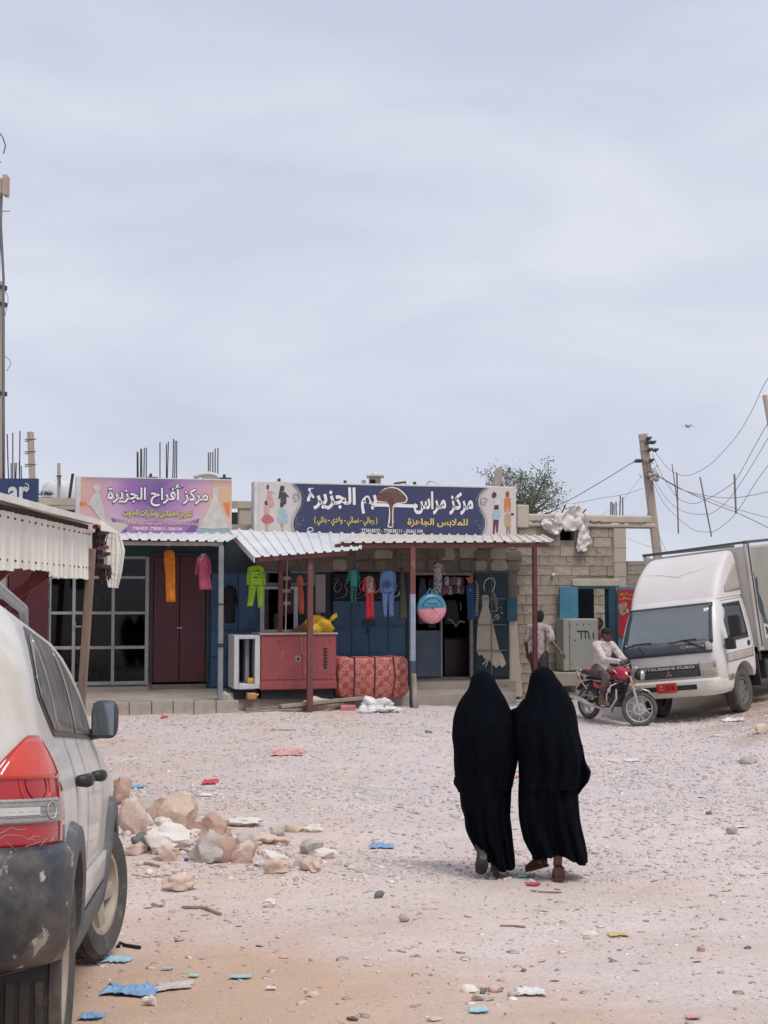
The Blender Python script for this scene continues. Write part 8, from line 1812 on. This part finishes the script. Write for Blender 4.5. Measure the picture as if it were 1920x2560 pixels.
for i in (0, 1): limb(bm_, [hp[i], hp[i].lerp(kn[i], .85)], [.11, .088])
wk_.part('shorts', remesh(bm_, .012, 2, wrinkle(12, .012, 9)), mat('dark_grey_shorts', (.035, .03, .03), (.06, .05, .05), 6, .9), smooth=True)
bm_ = MB()
for i in (0, 1): limb(bm_, [hp[i].lerp(kn[i], .8), kn[i], kn[i].lerp(an[i], .75)], [.078, .072, .06])
wk_.part('trousers', remesh(bm_, .012, 2, wrinkle(14, .01, 9)), mat('pale_grey_trousers', (.34, .29, .27), (.2, .16, .16), 7, .9), smooth=True)
for i in (0, 1): shoe(wk_, an[i] + Vector((0, -.06, -.075)), an[i] + Vector((0, .19, -.08 if i == 0 else -.13)), .045, .07, mat('black_sandal', (.02, .018, .018)))
# --- man half hidden behind the cabinet
Yh = 28.9; hf = P(1499, 1700, Yh); hf.z = FLOOR_Z - .33; HID = frame(hf, math.radians(160))
hd_ = Thing('person', 'man in a brown patterned shirt standing half hidden behind the grey cabinet', 'person', (0, 0, 0), HID)
hp = [Vector((sd * .085, 0, .88)) for sd in (-1, 1)]; hc = Vector((0, .04, 1.46)); sh = [Vector((sd * .175, .0, 1.26)) for sd in (-1, 1)]; bm_ = MB(); limb(bm_, hp, [.10, .10]); limb(bm_, [Vector((0, 0, .9)), Vector((0, 0, 1.1)), Vector((0, 0, 1.25))], [.115, .12, .10]); limb(bm_, sh, [.06, .06]); limb(bm_, [Vector((0, 0, 1.26)), Vector((0, .02, 1.34)), hc], [.07, .05, .055]); head(bm_, hc, (.3, 1, 0))
for i, sd in enumerate((-1, 1)):
 e_, w_ = Vector((sd * .24, .05, 1.02)), Vector((sd * .2, .16, .84)); limb(bm_, [sh[i], e_, w_], [.05, .038, .027]); hand(bm_, w_, w_ - e_, (-sd, 0, 0), curl=.4, thumb=sd); limb(bm_, [hp[i], Vector((sd * .09, .03, .46)), Vector((sd * .09, 0, .08))], [.085, .058, .038]); limb(bm_, [Vector((sd * .09, 0, .06)), Vector((sd * .09, .14, .04))], [.036, .03])
hd_.part('body', remesh(bm_, .010, 2), M_SKIN, smooth=True); face_parts(hd_, hc, (.3, 1, 0)); hair_cap(hd_, hc, (.3, 1, 0))
bm_ = MB(); limb(bm_, [Vector((0, 0, .86)), Vector((0, 0, 1.06)), Vector((0, 0, 1.25))], [.145, .14, .112]); limb(bm_, sh, [.075, .075])
for i, sd in enumerate((-1, 1)): limb(bm_, [sh[i], Vector((sd * .24, .05, 1.02)), Vector((sd * .21, .13, .88))], [.072, .058, .045])
hd_.part('shirt', remesh(bm_, .013, 2, wrinkle(19, .013, 8)), spotted('brown_patterned_cotton', (.17, .085, .06), (.06, .035, .03), 20), smooth=True)
bm_ = MB(); limb(bm_, hp, [.115, .115])
for sd in (-1, 1): limb(bm_, [Vector((sd * .085, 0, .88)), Vector((sd * .09, .03, .46)), Vector((sd * .09, 0, .12))], [.105, .078, .06])
hd_.part('trousers', remesh(bm_, .013, 2, wrinkle(21, .012, 9)), mat('charcoal_trousers', (.03, .028, .03)), smooth=True)
# --- two women in black, seen from behind
M_ABAYA = mat('black_crepe', (.0022, .0032, .0062), (.0034, .0046, .0080), 3, .9, spec=.06, bump=.15, bscale=40)
M_SHEER = mat('black_chiffon', (.006, .007, .011), (.010, .011, .016), 6, .9, spec=.08)
def W6(x, y): return (1080 + x / 3.686, 1640 + y / 3.686)
def robe(T, name, rows, Y, depth, folds, seed, m, amp=.10, cap=True, tail=0.0, yoff=0.0, nrow=90, N=88, hem=None, flow=0.0):
 v = np.array([r[0] for r in rows], float); l = np.array([r[1] for r in rows], float); r_ = np.array([r[2] for r in rows], float)
 vv = np.linspace(v[0], v[-1], nrow); L = np.interp(vv, v, l); R_ = np.interp(vv, v, r_)
 k = np.ones(5) / 5
 Ls = np.convolve(np.pad(L, 2, 'edge'), k, 'valid'); Rs = np.convolve(np.pad(R_, 2, 'edge'), k, 'valid')
 rings = []
 for i, y in enumerate(vv):
  p0, p1 = P(*W6(Ls[i], y), Y), P(*W6(Rs[i], y), Y); c = (p0 + p1) / 2; a = (p1.x - p0.x) / 2; t = i / (nrow - 1); b = float(np.interp(y, [d[0] for d in depth], [d[1] for d in depth])); ring = []
  fa = amp * float(np.interp(y, [f[0] for f in folds], [f[1] for f in folds]))
  for j in range(N):
   th = 2 * math.pi * j / N; cx, sy = math.cos(th), math.sin(th)
   f_ = noise.noise(Vector((cx * 3.4 + seed, sy * 3.4, t * 1.3))) + .55 * noise.noise(Vector((cx * 8 + seed, sy * 8, t * 2.2 + 5))) + .25 * noise.noise(Vector((cx * 15, sy * 15 + seed, t * 3)))
   side = abs(cx) ** 6
   x = c.x + cx * a * (1 + fa * f_ * (1 - .72 * side) * .5) ; yy = Y + yoff + tail * t + sy * b * (1 + 1.7 * fa * f_) ; z = c.z
   if hem and i > nrow - 14:
    hz = hem((x - c.x) / a, sy); z = z + hz * ((i - (nrow - 14)) / 13) ** 1.5
   ring.append(Vector((x, yy, z)))
  rings.append(ring)
 mb = MB(); mb.rings(rings, cap=False)
 top = rings[0]; mb.add(top, [tuple(range(len(top)))])
 o = T.part(name, mb, m, smooth=True, fix=False)
 return o
YL, YR = 10.92, 10.80
gL = P(*W6(560, 2000), YL); 
w1 = Thing('person', 'shorter woman in a long black veil and robe walking away in black heeled shoes', 'person', (gL.x, YL, G(gL.x, YL)), WLD)
dep = [(120, .02), (150, .085), (260, .125), (400, .16), (600, .20), (900, .215), (1200, .21), (1500, .20), (1900, .21), (2000, .2)]; fol = [(100, 0), (400, .25), (800, .7), (1300, 1.0), (2000, 1.5)]
robe(w1, 'robe', [(1050, 225, 765), (1180, 236, 742), (1250, 255, 733), (1400, 270, 725), (1480, 300, 720), (1600, 312, 735), (1680, 345, 742), (1780, 400, 755), (1850, 430, 765), (1955, 470, 772)], YL, dep, fol, 2, M_ABAYA, amp=.16, tail=.05, hem=lambda q, s_: max(0, .16 * (-q * .8 - .0)) if s_ < .4 else 0.0)
robe(w1, 'veil', [(128, 445, 475), (136, 420, 502), (150, 396, 525), (175, 375, 555), (205, 360, 576), (240, 350, 590), (265, 345, 600), (300, 336, 622), (380, 275, 672), (450, 235, 705), (520, 207, 738), (600, 192, 775), (740, 182, 798), (860, 198, 803), (990, 198, 788), (1100, 208, 762), (1170, 214, 748), (1215, 236, 738)], YL, [(120, .015), (136, .06), (150, .085), (205, .115), (260, .13), (400, .17), (600, .215), (900, .225), (1215, .208)], fol, 5, M_ABAYA, amp=.15, nrow=110, hem=lambda q, s_: .05 * noise.noise(Vector((q * 2.2, s_ * 2, 3))))
robe(w1, 'sleeve_edge', [(1120, 205, 260), (1165, 196, 262), (1190, 205, 262), (1220, 228, 260), (1250, 240, 256)], YL, [(1120, .05), (1250, .04)], fol, 7, M_SHEER, amp=.3, nrow=24, N=36)
bm_ = MB(); cx = P(*W6(500, 0), YL).x; z0 = G(gL.x, YL); hc = Vector((P(*W6(462, 260), YL).x, YL + .03, P(*W6(462, 255), YL).z))
limb(bm_, [Vector((cx - .08, YL, z0 + .82)), Vector((cx + .08, YL, z0 + .82))], [.10, .10]); limb(bm_, [Vector((cx, YL, z0 + .85)), Vector((cx, YL, z0 + 1.2)), hc], [.11, .10, .05]); limb(bm_, [Vector((cx - .15, YL, z0 + 1.22)), Vector((cx + .14, YL, z0 + 1.22))], [.05, .05]); head(bm_, hc, (0, 1, 0), k=.92)
fl_ = [P(*W6(455, 1880), YL - .10), P(*W6(585, 1950), YL + .08)]
fl_[0].z = max(fl_[0].z, z0 + .16); fl_[1].z = z0 + .10
for i, sd in enumerate((-1, 1)):
 limb(bm_, [Vector((cx + sd * .08, YL, z0 + .82)), Vector((cx + sd * .07, YL + .06, z0 + .46)), fl_[i] + Vector((0, .02, .06))], [.085, .06, .035]); limb(bm_, [fl_[i] + Vector((0, .02, .06)), fl_[i] + Vector((0, .09, -.05))], [.033, .028])
 e_, w_ = Vector((cx + sd * .15, YL + .05, z0 + .98)), Vector((cx + sd * .08, YL + .12, z0 + .86)); limb(bm_, [Vector((cx + sd * .13, YL, z0 + 1.22)), e_, w_], [.045, .036, .026]); hand(bm_, w_, w_ - e_, (-sd, 0, 0), curl=.5, thumb=sd)
w1.part('body', remesh(bm_, .010, 2), M_SKIN, smooth=True)
M_BSH = mat('black_shoe', (.018, .018, .02), None, 5, .4); M_SOLE = mat('grey_sole', (.095, .09, .085), (.06, .058, .055), 20, .9)
p_h = P(*W6(470, 1800), YL - .12); p_t = P(*W6(455, 1940), YL - .03); p_t.z = G(p_t.x, p_t.y) + .02
shoe(w1, p_h, p_t + Vector((0, .06, 0)), .048, .07, M_BSH, M_SOLE, heel_h=.085, roll=(0, 1, .35))
p_h = P(*W6(585, 1960), YL + .02); zg = G(p_h.x, YL); shoe(w1, Vector((p_h.x, YL - .02, zg + .065)), Vector((p_h.x + .02, YL + .19, zg + .012)), .044, .06, M_BSH, M_SOLE, heel_h=.06)
gR = P(*W6(1150, 2010), YR); zR = G(gR.x, YR)
w2 = Thing('person', 'taller woman in a wide black veil and robe walking away in brown shoes', 'person', (gR.x, YR, zR), WLD)
robe(w2, 'robe', [(1080, 808, 1350), (1200, 800, 1345), (1300, 797, 1345), (1500, 805, 1365), (1600, 825, 1385), (1700, 850, 1410), (1780, 888, 1426), (1830, 915, 1436), (1905, 945, 1442)], YR, dep, fol, 12, M_ABAYA, amp=.16, tail=.04, hem=lambda q, s_: (.085 * max(0, 1 - abs(q + .18) / .75) ** .7 + .02 * max(0, -q)) if s_ < .5 else 0.0)
robe(w2, 'veil', [(98, 1010, 1050), (106, 985, 1075), (118, 958, 1092), (140, 925, 1112), (180, 905, 1135), (220, 897, 1165), (250, 893, 1190), (320, 878, 1238), (400, 852, 1284), (450, 836, 1308), (505, 800, 1325), (600, 758, 1340), (700, 752, 1352), (820, 768, 1383), (950, 795, 1404), (1050, 800, 1400), (1150, 802, 1370), (1210, 800, 1348)], YR, [(98, .02), (106, .06), (118, .085), (180, .12), (260, .135), (400, .175), (600, .215), (900, .225), (1210, .208)], fol, 9, M_ABAYA, amp=.15, nrow=110, hem=lambda q, s_: .05 * noise.noise(Vector((q * 2.2, s_ * 2, 8))))
robe(w2, 'sleeve', [(820, 1320, 1388), (920, 1330, 1404), (990, 1335, 1422), (1030, 1340, 1450), (1060, 1342, 1465), (1110, 1340, 1455), (1150, 1337, 1440), (1190, 1336, 1412), (1230, 1338, 1380), (1272, 1342, 1352)], YR - .03, [(820, .06), (1000, .09), (1150, .08), (1272, .02)], fol, 15, M_ABAYA, amp=.3, nrow=50, N=48)
mb = MB(); a0, a1, a2_ = P(*W6(905, 470), YR), P(*W6(820, 545), YR + .02), P(*W6(745, 545), YR + .09); mb.tube([a0, a1, a2_, a2_ + Vector((-.02, .06, -.01))], [.075, .062, .042, .03], 14, flat=1.1); w2.part('sleeve', mb, M_ABAYA, smooth=True, label='sleeve reaching towards the shorter woman')
bm_ = MB(); cx = P(*W6(1085, 0), YR).x; hc = Vector((P(*W6(1035, 240), YR).x, YR + .03, P(*W6(1035, 240), YR).z))
limb(bm_, [Vector((cx - .08, YR, zR + .85)), Vector((cx + .08, YR, zR + .85))], [.10, .10]); limb(bm_, [Vector((cx, YR, zR + .88)), Vector((cx, YR, zR + 1.24)), hc], [.11, .10, .05]); limb(bm_, [Vector((cx - .15, YR, zR + 1.26)), Vector((cx + .15, YR, zR + 1.26))], [.05, .05]); head(bm_, hc, (0, 1, 0), k=.92)
ankL, ankR = P(*W6(985, 1815), YR + .12), P(*W6(1160, 1880), YR - .04)
for i, (sd, ak) in enumerate(((-1, ankL), (1, ankR))):
 limb(bm_, [Vector((cx + sd * .08, YR, zR + .85)), Vector((cx + sd * .05, YR + .07, zR + .47)), ak + Vector((0, 0, .03)), ak + Vector((0, 0, -.03))], [.085, .06, .036, .034]); limb(bm_, [ak, ak + Vector((-.02 if i == 0 else 0, .10, -.05))], [.033, .028])
 e_ = Vector((cx + sd * .15, YR + .05, zR + 1.02)); w_ = Vector((cx + sd * .08, YR + .12, zR + .90)); limb(bm_, [Vector((cx + sd * .13, YR, zR + 1.26)), e_, w_], [.045, .036, .026]); hand(bm_, w_, w_ - e_, (-sd, 0, 0), curl=.5, thumb=sd)
w2.part('body', remesh(bm_, .010, 2), mat('brown_skin', (.19, .10, .06), (.16, .08, .05), 6, .5), smooth=True)
M_BRS = mat('red_brown_leather', (.13, .042, .030), (.09, .03, .022), 9, .45)
zl = G(ankL.x, YR + .15)
shoe(w2, Vector((ankL.x + .045, YR + .09, P(*W6(985, 1915), YR + .1).z - .02)), Vector((ankL.x - .075, YR + .24, zl + .03)), .050, .085, M_BRS)
shoe(w2, Vector((ankR.x, YR - .10, zR + .012)), Vector((ankR.x + .02, YR + .12, zR + .015)), .047, .085, M_BRS, heel_h=.0)
# ------------------------------------------------------------------ stones and rubbish on the ground
def rockmat(n_, c, c2): return mat(n_, c, c2, 4, .93, bump=1.0, bscale=13, spots=((.66, .60, .55), 6, .58, .74), spots2=(tuple(x * .55 for x in c), 11, .64, .76), spec=.2)
RM = {'pink': rockmat('pink_limestone', (.62, .48, .41), (.54, .41, .35)), 'tan': rockmat('tan_limestone', (.64, .50, .40), (.57, .44, .35)), 'grey': rockmat('grey_limestone', (.50, .45, .41), (.42, .38, .35)), 'white': rockmat('pale_limestone', (.74, .67, .62), (.64, .57, .53)), 'red': rockmat('red_brown_rock', (.50, .33, .26), (.42, .28, .22)), 'dark': rockmat('dark_basalt', (.19, .18, .18), (.15, .145, .145))}
def rock(px, kind, label, seed, sub=3, group=None, sink=.24, dy=0.0, name='rock'):
 x0, y0, x1, y1 = px; u = (x0 + x1) / 2; h = ground_hit(u, y1); Y = h.y + dy; k = Y / F_PX; w_ = (x1 - x0) * k * (1.16 if sub > 2 else 1); hg = (y1 - y0) * k * (1.1 if sub > 2 else 1)
 bm = rock_mesh(seed, sub, .75, (1, 1, 1), 7)
 a = np.array([v.co[:] for v in bm.verts]); mn, mx_ = a.min(0), a.max(0); f = np.array((w_, max(w_ * .62, hg * .7), hg * (1 + sink))) / (mx_ - mn)
 for v in bm.verts: v.co = Vector(((v.co.x - (mn[0] + mx_[0]) / 2) * f[0], (v.co.y - (mn[1] + mx_[1]) / 2) * f[1], (v.co.z - mn[2]) * f[2]))
 me = bpy.data.meshes.new(name); bm.to_mesh(me); bm.free(); me.materials.append(RM[kind]); me.polygons.foreach_set('use_smooth', [True] * len(me.polygons)); me.set_sharp_from_angle(angle=math.radians(48))
 p = P(u, y1, Y); o = bpy.data.objects.new(name, me); COL.objects.link(o); depth_half = max(w_ * .62, hg * .7) / 2
 o.location = (p.x, Y + depth_half * .6, p.z - hg * sink); o['label'] = label; o['category'] = 'rock'
 if group: o['group'] = group
 return o
q4 = lambda a, b, c, d: (240 + a / 2.765, 1900 + b / 2.765, 240 + c / 2.765, 1900 + d / 2.765)
HEAP = [((110, 135, 232, 310), 'red', 'brown topped rock at the far end of the stone heap beside the car'), ((125, 285, 330, 515), 'pink', 'tall pink rock of the heap next to the front tyre'), ((235, 265, 430, 370), 'grey', 'grey slab leaning on the big tan boulder'), ((372, 250, 662, 482), 'tan', 'biggest tan boulder on top of the stone heap'), ((640, 392, 912, 540), 'red', 'flat red brown rock right of the tan boulder'), ((410, 402, 545, 490), 'white', 'small white rock below the tan boulder'), ((352, 465, 642, 655), 'white', 'big pale rock in front of the stone heap'), ((636, 512, 882, 718), 'grey', 'grey rock right of the big pale rock'), ((800, 540, 965, 712), 'red', 'reddish split rock near the right end of the heap'), ((935, 575, 1092, 720), 'pink', 'rounded pink rock at the right end of the heap'), ((203, 575, 342, 660), 'pink', 'low pink rock nearest the front tyre'), ((245, 515, 362, 640), 'dark', 'dark grey wedge between the pale rocks'), ((318, 368, 392, 455), 'white', 'small white stone under the grey slab'), ((968, 530, 1105, 645), 'grey', 'smooth grey stone behind the rounded pink rock'), ((1162, 690, 1322, 792), 'tan', 'craggy tan stone lying apart from the heap'), ((1414, 678, 1552, 782), 'tan', 'egg shaped tan stone right of the craggy stone'), ((1364, 694, 1422, 738), 'grey', 'pebble touching the egg shaped tan stone'), ((465, 806, 690, 912), 'tan', 'half buried flat tan rock in front of the heap'), ((1064, 515, 1242, 578), 'tan', 'flat tan stone behind the scattered stones'), ((1194, 540, 1332, 592), 'pink', 'low pink stone beside the flat tan stone'), ((1288, 438, 1452, 498), 'tan', 'farthest flat tan stone of the scatter'), ((1415, 558, 1562, 658), 'grey', 'sloping grey stone at the right of the scatter'), ((1512, 620, 1660, 682), 'white', 'long pale stone at the right end of the scatter'), ((888, 410, 1132, 462), 'white', 'thin pale slab behind the red brown rock'), ((1098, 640, 1310, 742), 'white', 'whitish flat rock behind the craggy tan stone'), ((1203, 470, 1302, 535), 'grey', 'pointed grey stone in the middle of the scatter'), ((636, 480, 748, 528), 'white', 'small pale stone wedged above the grey rock'), ((1155, 965, 1236, 1022), 'white', 'white angular stone alone in the dirt'), ((378, 988, 470, 1022), 'pink', 'flat pink stone in the dirt beside the front tyre'), ((420, 600, 560, 700), 'pink', 'pinkish rubble stone at the foot of the big pale rock'), ((1440, 450, 1565, 500), 'white', 'narrow white stone behind the scatter')]
for k, (b_, kd, lb) in enumerate(HEAP): rock(q4(*b_), kd, lb, 100 + k, group='stones of the heap by the car')
q7 = lambda x, y, w_, h_: (600 + (x - w_ / 2) / 1.2568, 1800 + (y - h_) / 1.2568, 600 + (x + w_ / 2) / 1.2568, 1800 + y / 1.2568)
LOOSE = [((438, 560, 34, 22), 'dark', 'small dark stone in the open dirt left of centre'), ((516, 636, 36, 26), 'grey', 'grey tilted stone in the open dirt'), ((90, 590, 36, 24), 'white', 'pale stone in the dirt right of the heap'), ((748, 884, 44, 22), 'grey', 'rounded stone in the cluster at the bottom centre'), ((720, 858, 60, 22), 'white', 'long pale stone in the cluster at the bottom centre'), ((800, 858, 54, 20), 'pink', 'pinkish stone in the cluster at the bottom centre'), ((765, 862, 24, 20), 'dark', 'dark stone in the cluster at the bottom centre'), ((862, 870, 40, 16), 'grey', 'flat stone right of the bottom centre cluster'), ((352, 948, 40, 16), 'dark', 'dark flat stone at the bottom edge'), ((226, 872, 48, 16), 'tan', 'flat tan stone near the bottom left'), ((192, 898, 32, 14), 'tan', 'small tan stone near the bottom left'), ((612, 948, 50, 14), 'pink', 'pink slab stone at the bottom edge'), ((890, 792, 20, 10), 'dark', 'tiny dark stone in the near dirt'), ((1450, 728, 26, 16), 'red', 'reddish stone at the lower right'), ((1596, 722, 24, 12), 'dark', 'dark pebble at the lower right edge'), ((1475, 298, 22, 12), 'dark', 'dark stone right of the taller woman'), ((1548, 362, 40, 32), 'grey', 'grey brown stone at the right edge of the yard'), ((1640, 40, 44, 30), 'tan', 'tan rubble stone at the far right bank'), ((1600, 140, 60, 30), 'grey', 'broken grey stone below the far right bank'), ((1512, 630, 16, 10), 'red', 'small reddish pebble at the right'), ((1020, 884, 22, 10), 'red', 'small reddish stone right of the bottom cluster'), ((600, 598, 50, 14), 'tan', 'flat half buried stone in the middle dirt'), ((1100, 680, 56, 16), 'white', 'flat pale stone in the right foreground'), ((1090, 692, 26, 12), 'grey', 'grey pebble beside the flat pale stone'), ((594, 42, 26, 10), 'dark', 'dark stone in the yard behind the shorter woman'), ((490, 590, 30, 10), 'pink', 'low pink stone in the middle dirt'), ((1270, 768, 40, 12), 'grey', 'grey flat stone in the right foreground'), ((350, 470, 30, 14), 'white', 'pale stone right of the scatter'), ((600, 780, 30, 10), 'tan', 'tan pebble in the near dirt')]
for k, (b_, kd, lb) in enumerate(LOOSE): rock(q7(*b_), kd, lb, 200 + k, sub=2, group='loose stones in the dirt')
for k, (b_, kd, lb) in enumerate((((752, 1744, 817, 1776), 'tan', 'pale brown angular rock against the planks at the pavement'), ((541, 1733, 592, 1776), 'grey', 'grey rock at the foot of the grey post'), ((1247, 1686, 1290, 1710), 'red', 'round brown rock at the foot of the concrete buttress'), ((355, 2504 - 12, 388, 2516), 'white', 'round pale stone left of the blue rag'))): rock(b_, kd, lb, 300 + k, dy=0.0)
def scrap(px, label, m_, seed, crumple=.02, name='plastic_scrap', cat='litter', nx=12, ny=8, shape=None):
 """crumpled sheet lying on the ground inside the photo box px"""
 x0, y0, x1, y1 = px; n0 = ground_hit((x0 + x1) / 2, y1); n1 = ground_hit((x0 + x1) / 2, y0 if y0 < y1 - 1 else y1 - 2); Yc = (n0.y + n1.y) / 2; k = Yc / F_PX; w_ = (x1 - x0) * k; d_ = min(max(.05, n1.y - n0.y), w_ * 1.2); c = P((x0 + x1) / 2, (y0 + y1) / 2, Yc); mb = MB()
 def f(a, b):
  aa, bb = 2 * a - 1, 2 * b - 1; e = 1 - .75 * abs(noise.noise(Vector((math.atan2(bb, aa) * 2.1, seed, 0)))) * (1 if shape is None else 0)
  x = c.x + aa * w_ / 2 * e; y = Yc + bb * d_ / 2 * e; hz = crumple * (abs(noise.noise(Vector((a * 4, b * 4, seed)))) * 1.4 + .6 * abs(noise.noise(Vector((a * 9, b * 9, seed + 3))))) * (1 - .55 * max(abs(aa), abs(bb)) ** 2)
  return Vector((x, y, G(x, y) + .012 + hz))
 mb.grid(f, nx, ny); o = single(name, mb, m_, label, cat, smooth=False, fix=False); so = o.modifiers.new('s', 'SOLIDIFY'); so.thickness = .003; return o
pl_ = lambda n_, c: mat(n_, c, tuple(x * .85 for x in c), 9, .45, bump=.3, bscale=30)
SKY_, BLU, RDP, PNK, WHT, GRN, TEA = pl_('pale_blue_card', (.36, .60, .68)), pl_('blue_cloth', (.20, .36, .58)), pl_('red_film', (.62, .08, .09)), pl_('pink_film', (.68, .33, .33)), pl_('white_film', (.74, .72, .72)), pl_('green_film', (.18, .52, .36)), pl_('teal_film', (.36, .62, .60))
for k, (b_, lb, m_, cr_, nm) in enumerate((
 ((257, 2396, 330, 2412), 'pale blue card lying flat beside the front tyre', SKY_, .008, 'card'), ((255, 2472, 395, 2496), 'crumpled blue cloth near the rear tyre', BLU, .035, 'cloth_rag'), ((200, 2543, 262, 2556), 'small blue crumpled scrap at the bottom left', BLU, .02, 'plastic_scrap'), ((403, 2422, 431, 2432), 'small pale blue card right of the larger one', SKY_, .004, 'card'), ((470, 2441, 496, 2448), 'small teal paper strip in the tan dirt', TEA, .004, 'paper_strip'), ((455, 2431, 470, 2436), 'tiny pale blue strip in the tan dirt', SKY_, .003, 'paper_strip'), ((378, 2460, 484, 2480), 'pale wedge of board lying in the tan dirt', pl_('pale_board_film', (.62, .56, .52)), .006, 'board_piece'), ((570, 2442, 630, 2453), 'teal and white flattened straw in the tan dirt', TEA, .006, 'straw'), ((664, 2470, 690, 2480), 'small white paper in the tan dirt', WHT, .004, 'paper_strip'),
 ((678, 1874, 764, 1900), 'pink plastic bag flattened in the middle of the yard', PNK, .06, 'plastic_bag'), ((504, 1951, 547, 1965), 'red plastic bag above the stone heap', RDP, .05, 'plastic_bag'), ((402, 1786, 421, 1801), 'small red scrap near the kerb', RDP, .05, 'plastic_scrap'), ((320, 1963, 366, 1975), 'blue plastic bag beyond the stone heap', BLU, .03, 'plastic_bag'), ((500, 1984, 531, 1994), 'white and red wrapper above the stone heap', WHT, .01, 'wrapper'), ((922, 2111, 986, 2124), 'blue rag flattened left of the women', BLU, .02, 'cloth_rag'), ((1292, 2183, 1353, 2205), 'green wrapper on the ground behind the women', GRN, .012, 'wrapper'), ((1313, 2203, 1352, 2222), 'red net scrap behind the green wrapper', RDP, .006, 'net_scrap'), ((1286, 1938, 1298, 1956), 'red scrap visible between the two women', RDP, .03, 'plastic_scrap'), ((592, 1758, 612, 1776), 'red scrap beside the rock at the grey post', RDP, .06, 'plastic_scrap'), ((1803, 1789, 1862, 1813), 'crumpled white plastic before the truck', WHT, .05, 'plastic_bag'), ((236, 1776, 300, 1792), 'faded red scraps along the kerb by the mirror', PNK, .03, 'plastic_scrap'), ((1560, 1895, 1600, 1910), 'white plastic flake in the right yard', WHT, .01, 'plastic_scrap'), ((1835, 2060, 1870, 2078), 'white and green carton flattened at the right', WHT, .012, 'carton_piece'), ((1520, 2336, 1570, 2346), 'yellow wrapper in the right foreground', pl_('yellow_film', (.66, .5, .2)), .006, 'wrapper'), ((1170, 2525, 1222, 2538), 'blue paper scrap at the bottom centre', SKY_, .006, 'paper_strip'), ((1290, 2470, 1362, 2500), 'white torn paper beside the bottom centre stones', WHT, .015, 'paper_strip'), ((1715, 2542, 1750, 2556), 'red stained scrap at the bottom right', PNK, .004, 'plastic_scrap'), ((535, 1767, 548, 1776), 'blue bit under the rock at the grey post', BLU, .03, 'plastic_scrap'))): scrap(b_, lb, m_, 3 + k, cr_, nm)
q = ground_hit(947, 1781); mb = MB(); mb.blob(q + Vector((-.05, .1, .09)), (.26, .16, .14), n=26, rough=1.1, seed=3); mb.blob(q + Vector((.20, .05, .05)), (.16, .12, .06), n=18, rough=1.0, seed=8); single('plastic_bag', mb, WHT, 'big crumpled white plastic bag at the pavement edge', 'litter')
mb = MB(); q = ground_hit(870, 1777); mb.box(q.x - .14, q.x + .14, q.y, q.y + .14, q.z - .01, q.z + .10); single('pink_brick', mb, mat('pink_foam', (.56, .20, .24), (.48, .16, .2), 5, .8), 'pink foam block between the rock and the white plastic bag', 'block', bevel=.02)
q = ground_hit(466, 2153); mb = MB(); mb.lathe([(.001, .022), (.016, .022), (.018, .018), (.018, 0)], Matrix.Translation(q), 14); single('bottle_cap', mb, pl_('blue_cap', (.03, .08, .45)), 'bright blue bottle cap before the stone heap', 'cap')
M_TWIG = mat('dry_twig', (.20, .13, .10), (.30, .22, .17), 12, .95)
for k, (pts, r_, lb) in enumerate((([(456, 2272), (485, 2273), (505, 2272), (530, 2281), (552, 2290)], .012, 'crooked dark stick in the dirt below the heap'), ([(1326, 2229), (1350, 2232), (1404, 2233)], .008, 'thin brown stick on the ground behind the women'), ([(295, 2372), (300, 2362), (312, 2368), (350, 2374)], .012, 'bent black strip beside the front tyre'), ([(356, 2162), (375, 2164), (398, 2170)], .014, 'short brown stick below the stone heap'), ([(330, 2188), (370, 2196), (420, 2190), (470, 2192)], .006, 'pale straw lying below the stone heap'), ([(1250, 2317), (1285, 2318), (1312, 2320)], .008, 'pale split stick in the near centre'), ([(1300, 2470), (1330, 2478), (1355, 2474)], .006, 'pale root by the bottom centre stones'), ([(675, 1828), (700, 1826), (740, 1827)], .010, 'thin twig lying in the yard'))):
 q = [ground_hit(*p) + Vector((0, 0, r_ * .8)) for p in pts]; mb = MB(); mb.tube(q, r_, 6); single('dry_stick', mb, mat('black_strip', (.012, .012, .013)) if 'black' in lb else M_TWIG, lb, 'stick')
def d_heap(X, Y): return np.clip(1.1 * np.exp(-(((X + 1.6) / .85) ** 2 + ((Y - 11.9) / .75) ** 2)) - .12, 0, 1)
stone_stuff('rubble', 'small pale rubble filling the gaps of the stone heap', 330, ((-3, .3), (10.6, 13.6)), .02, .14, 1.0, PINK, d_heap, sink=.3, flat=.6)
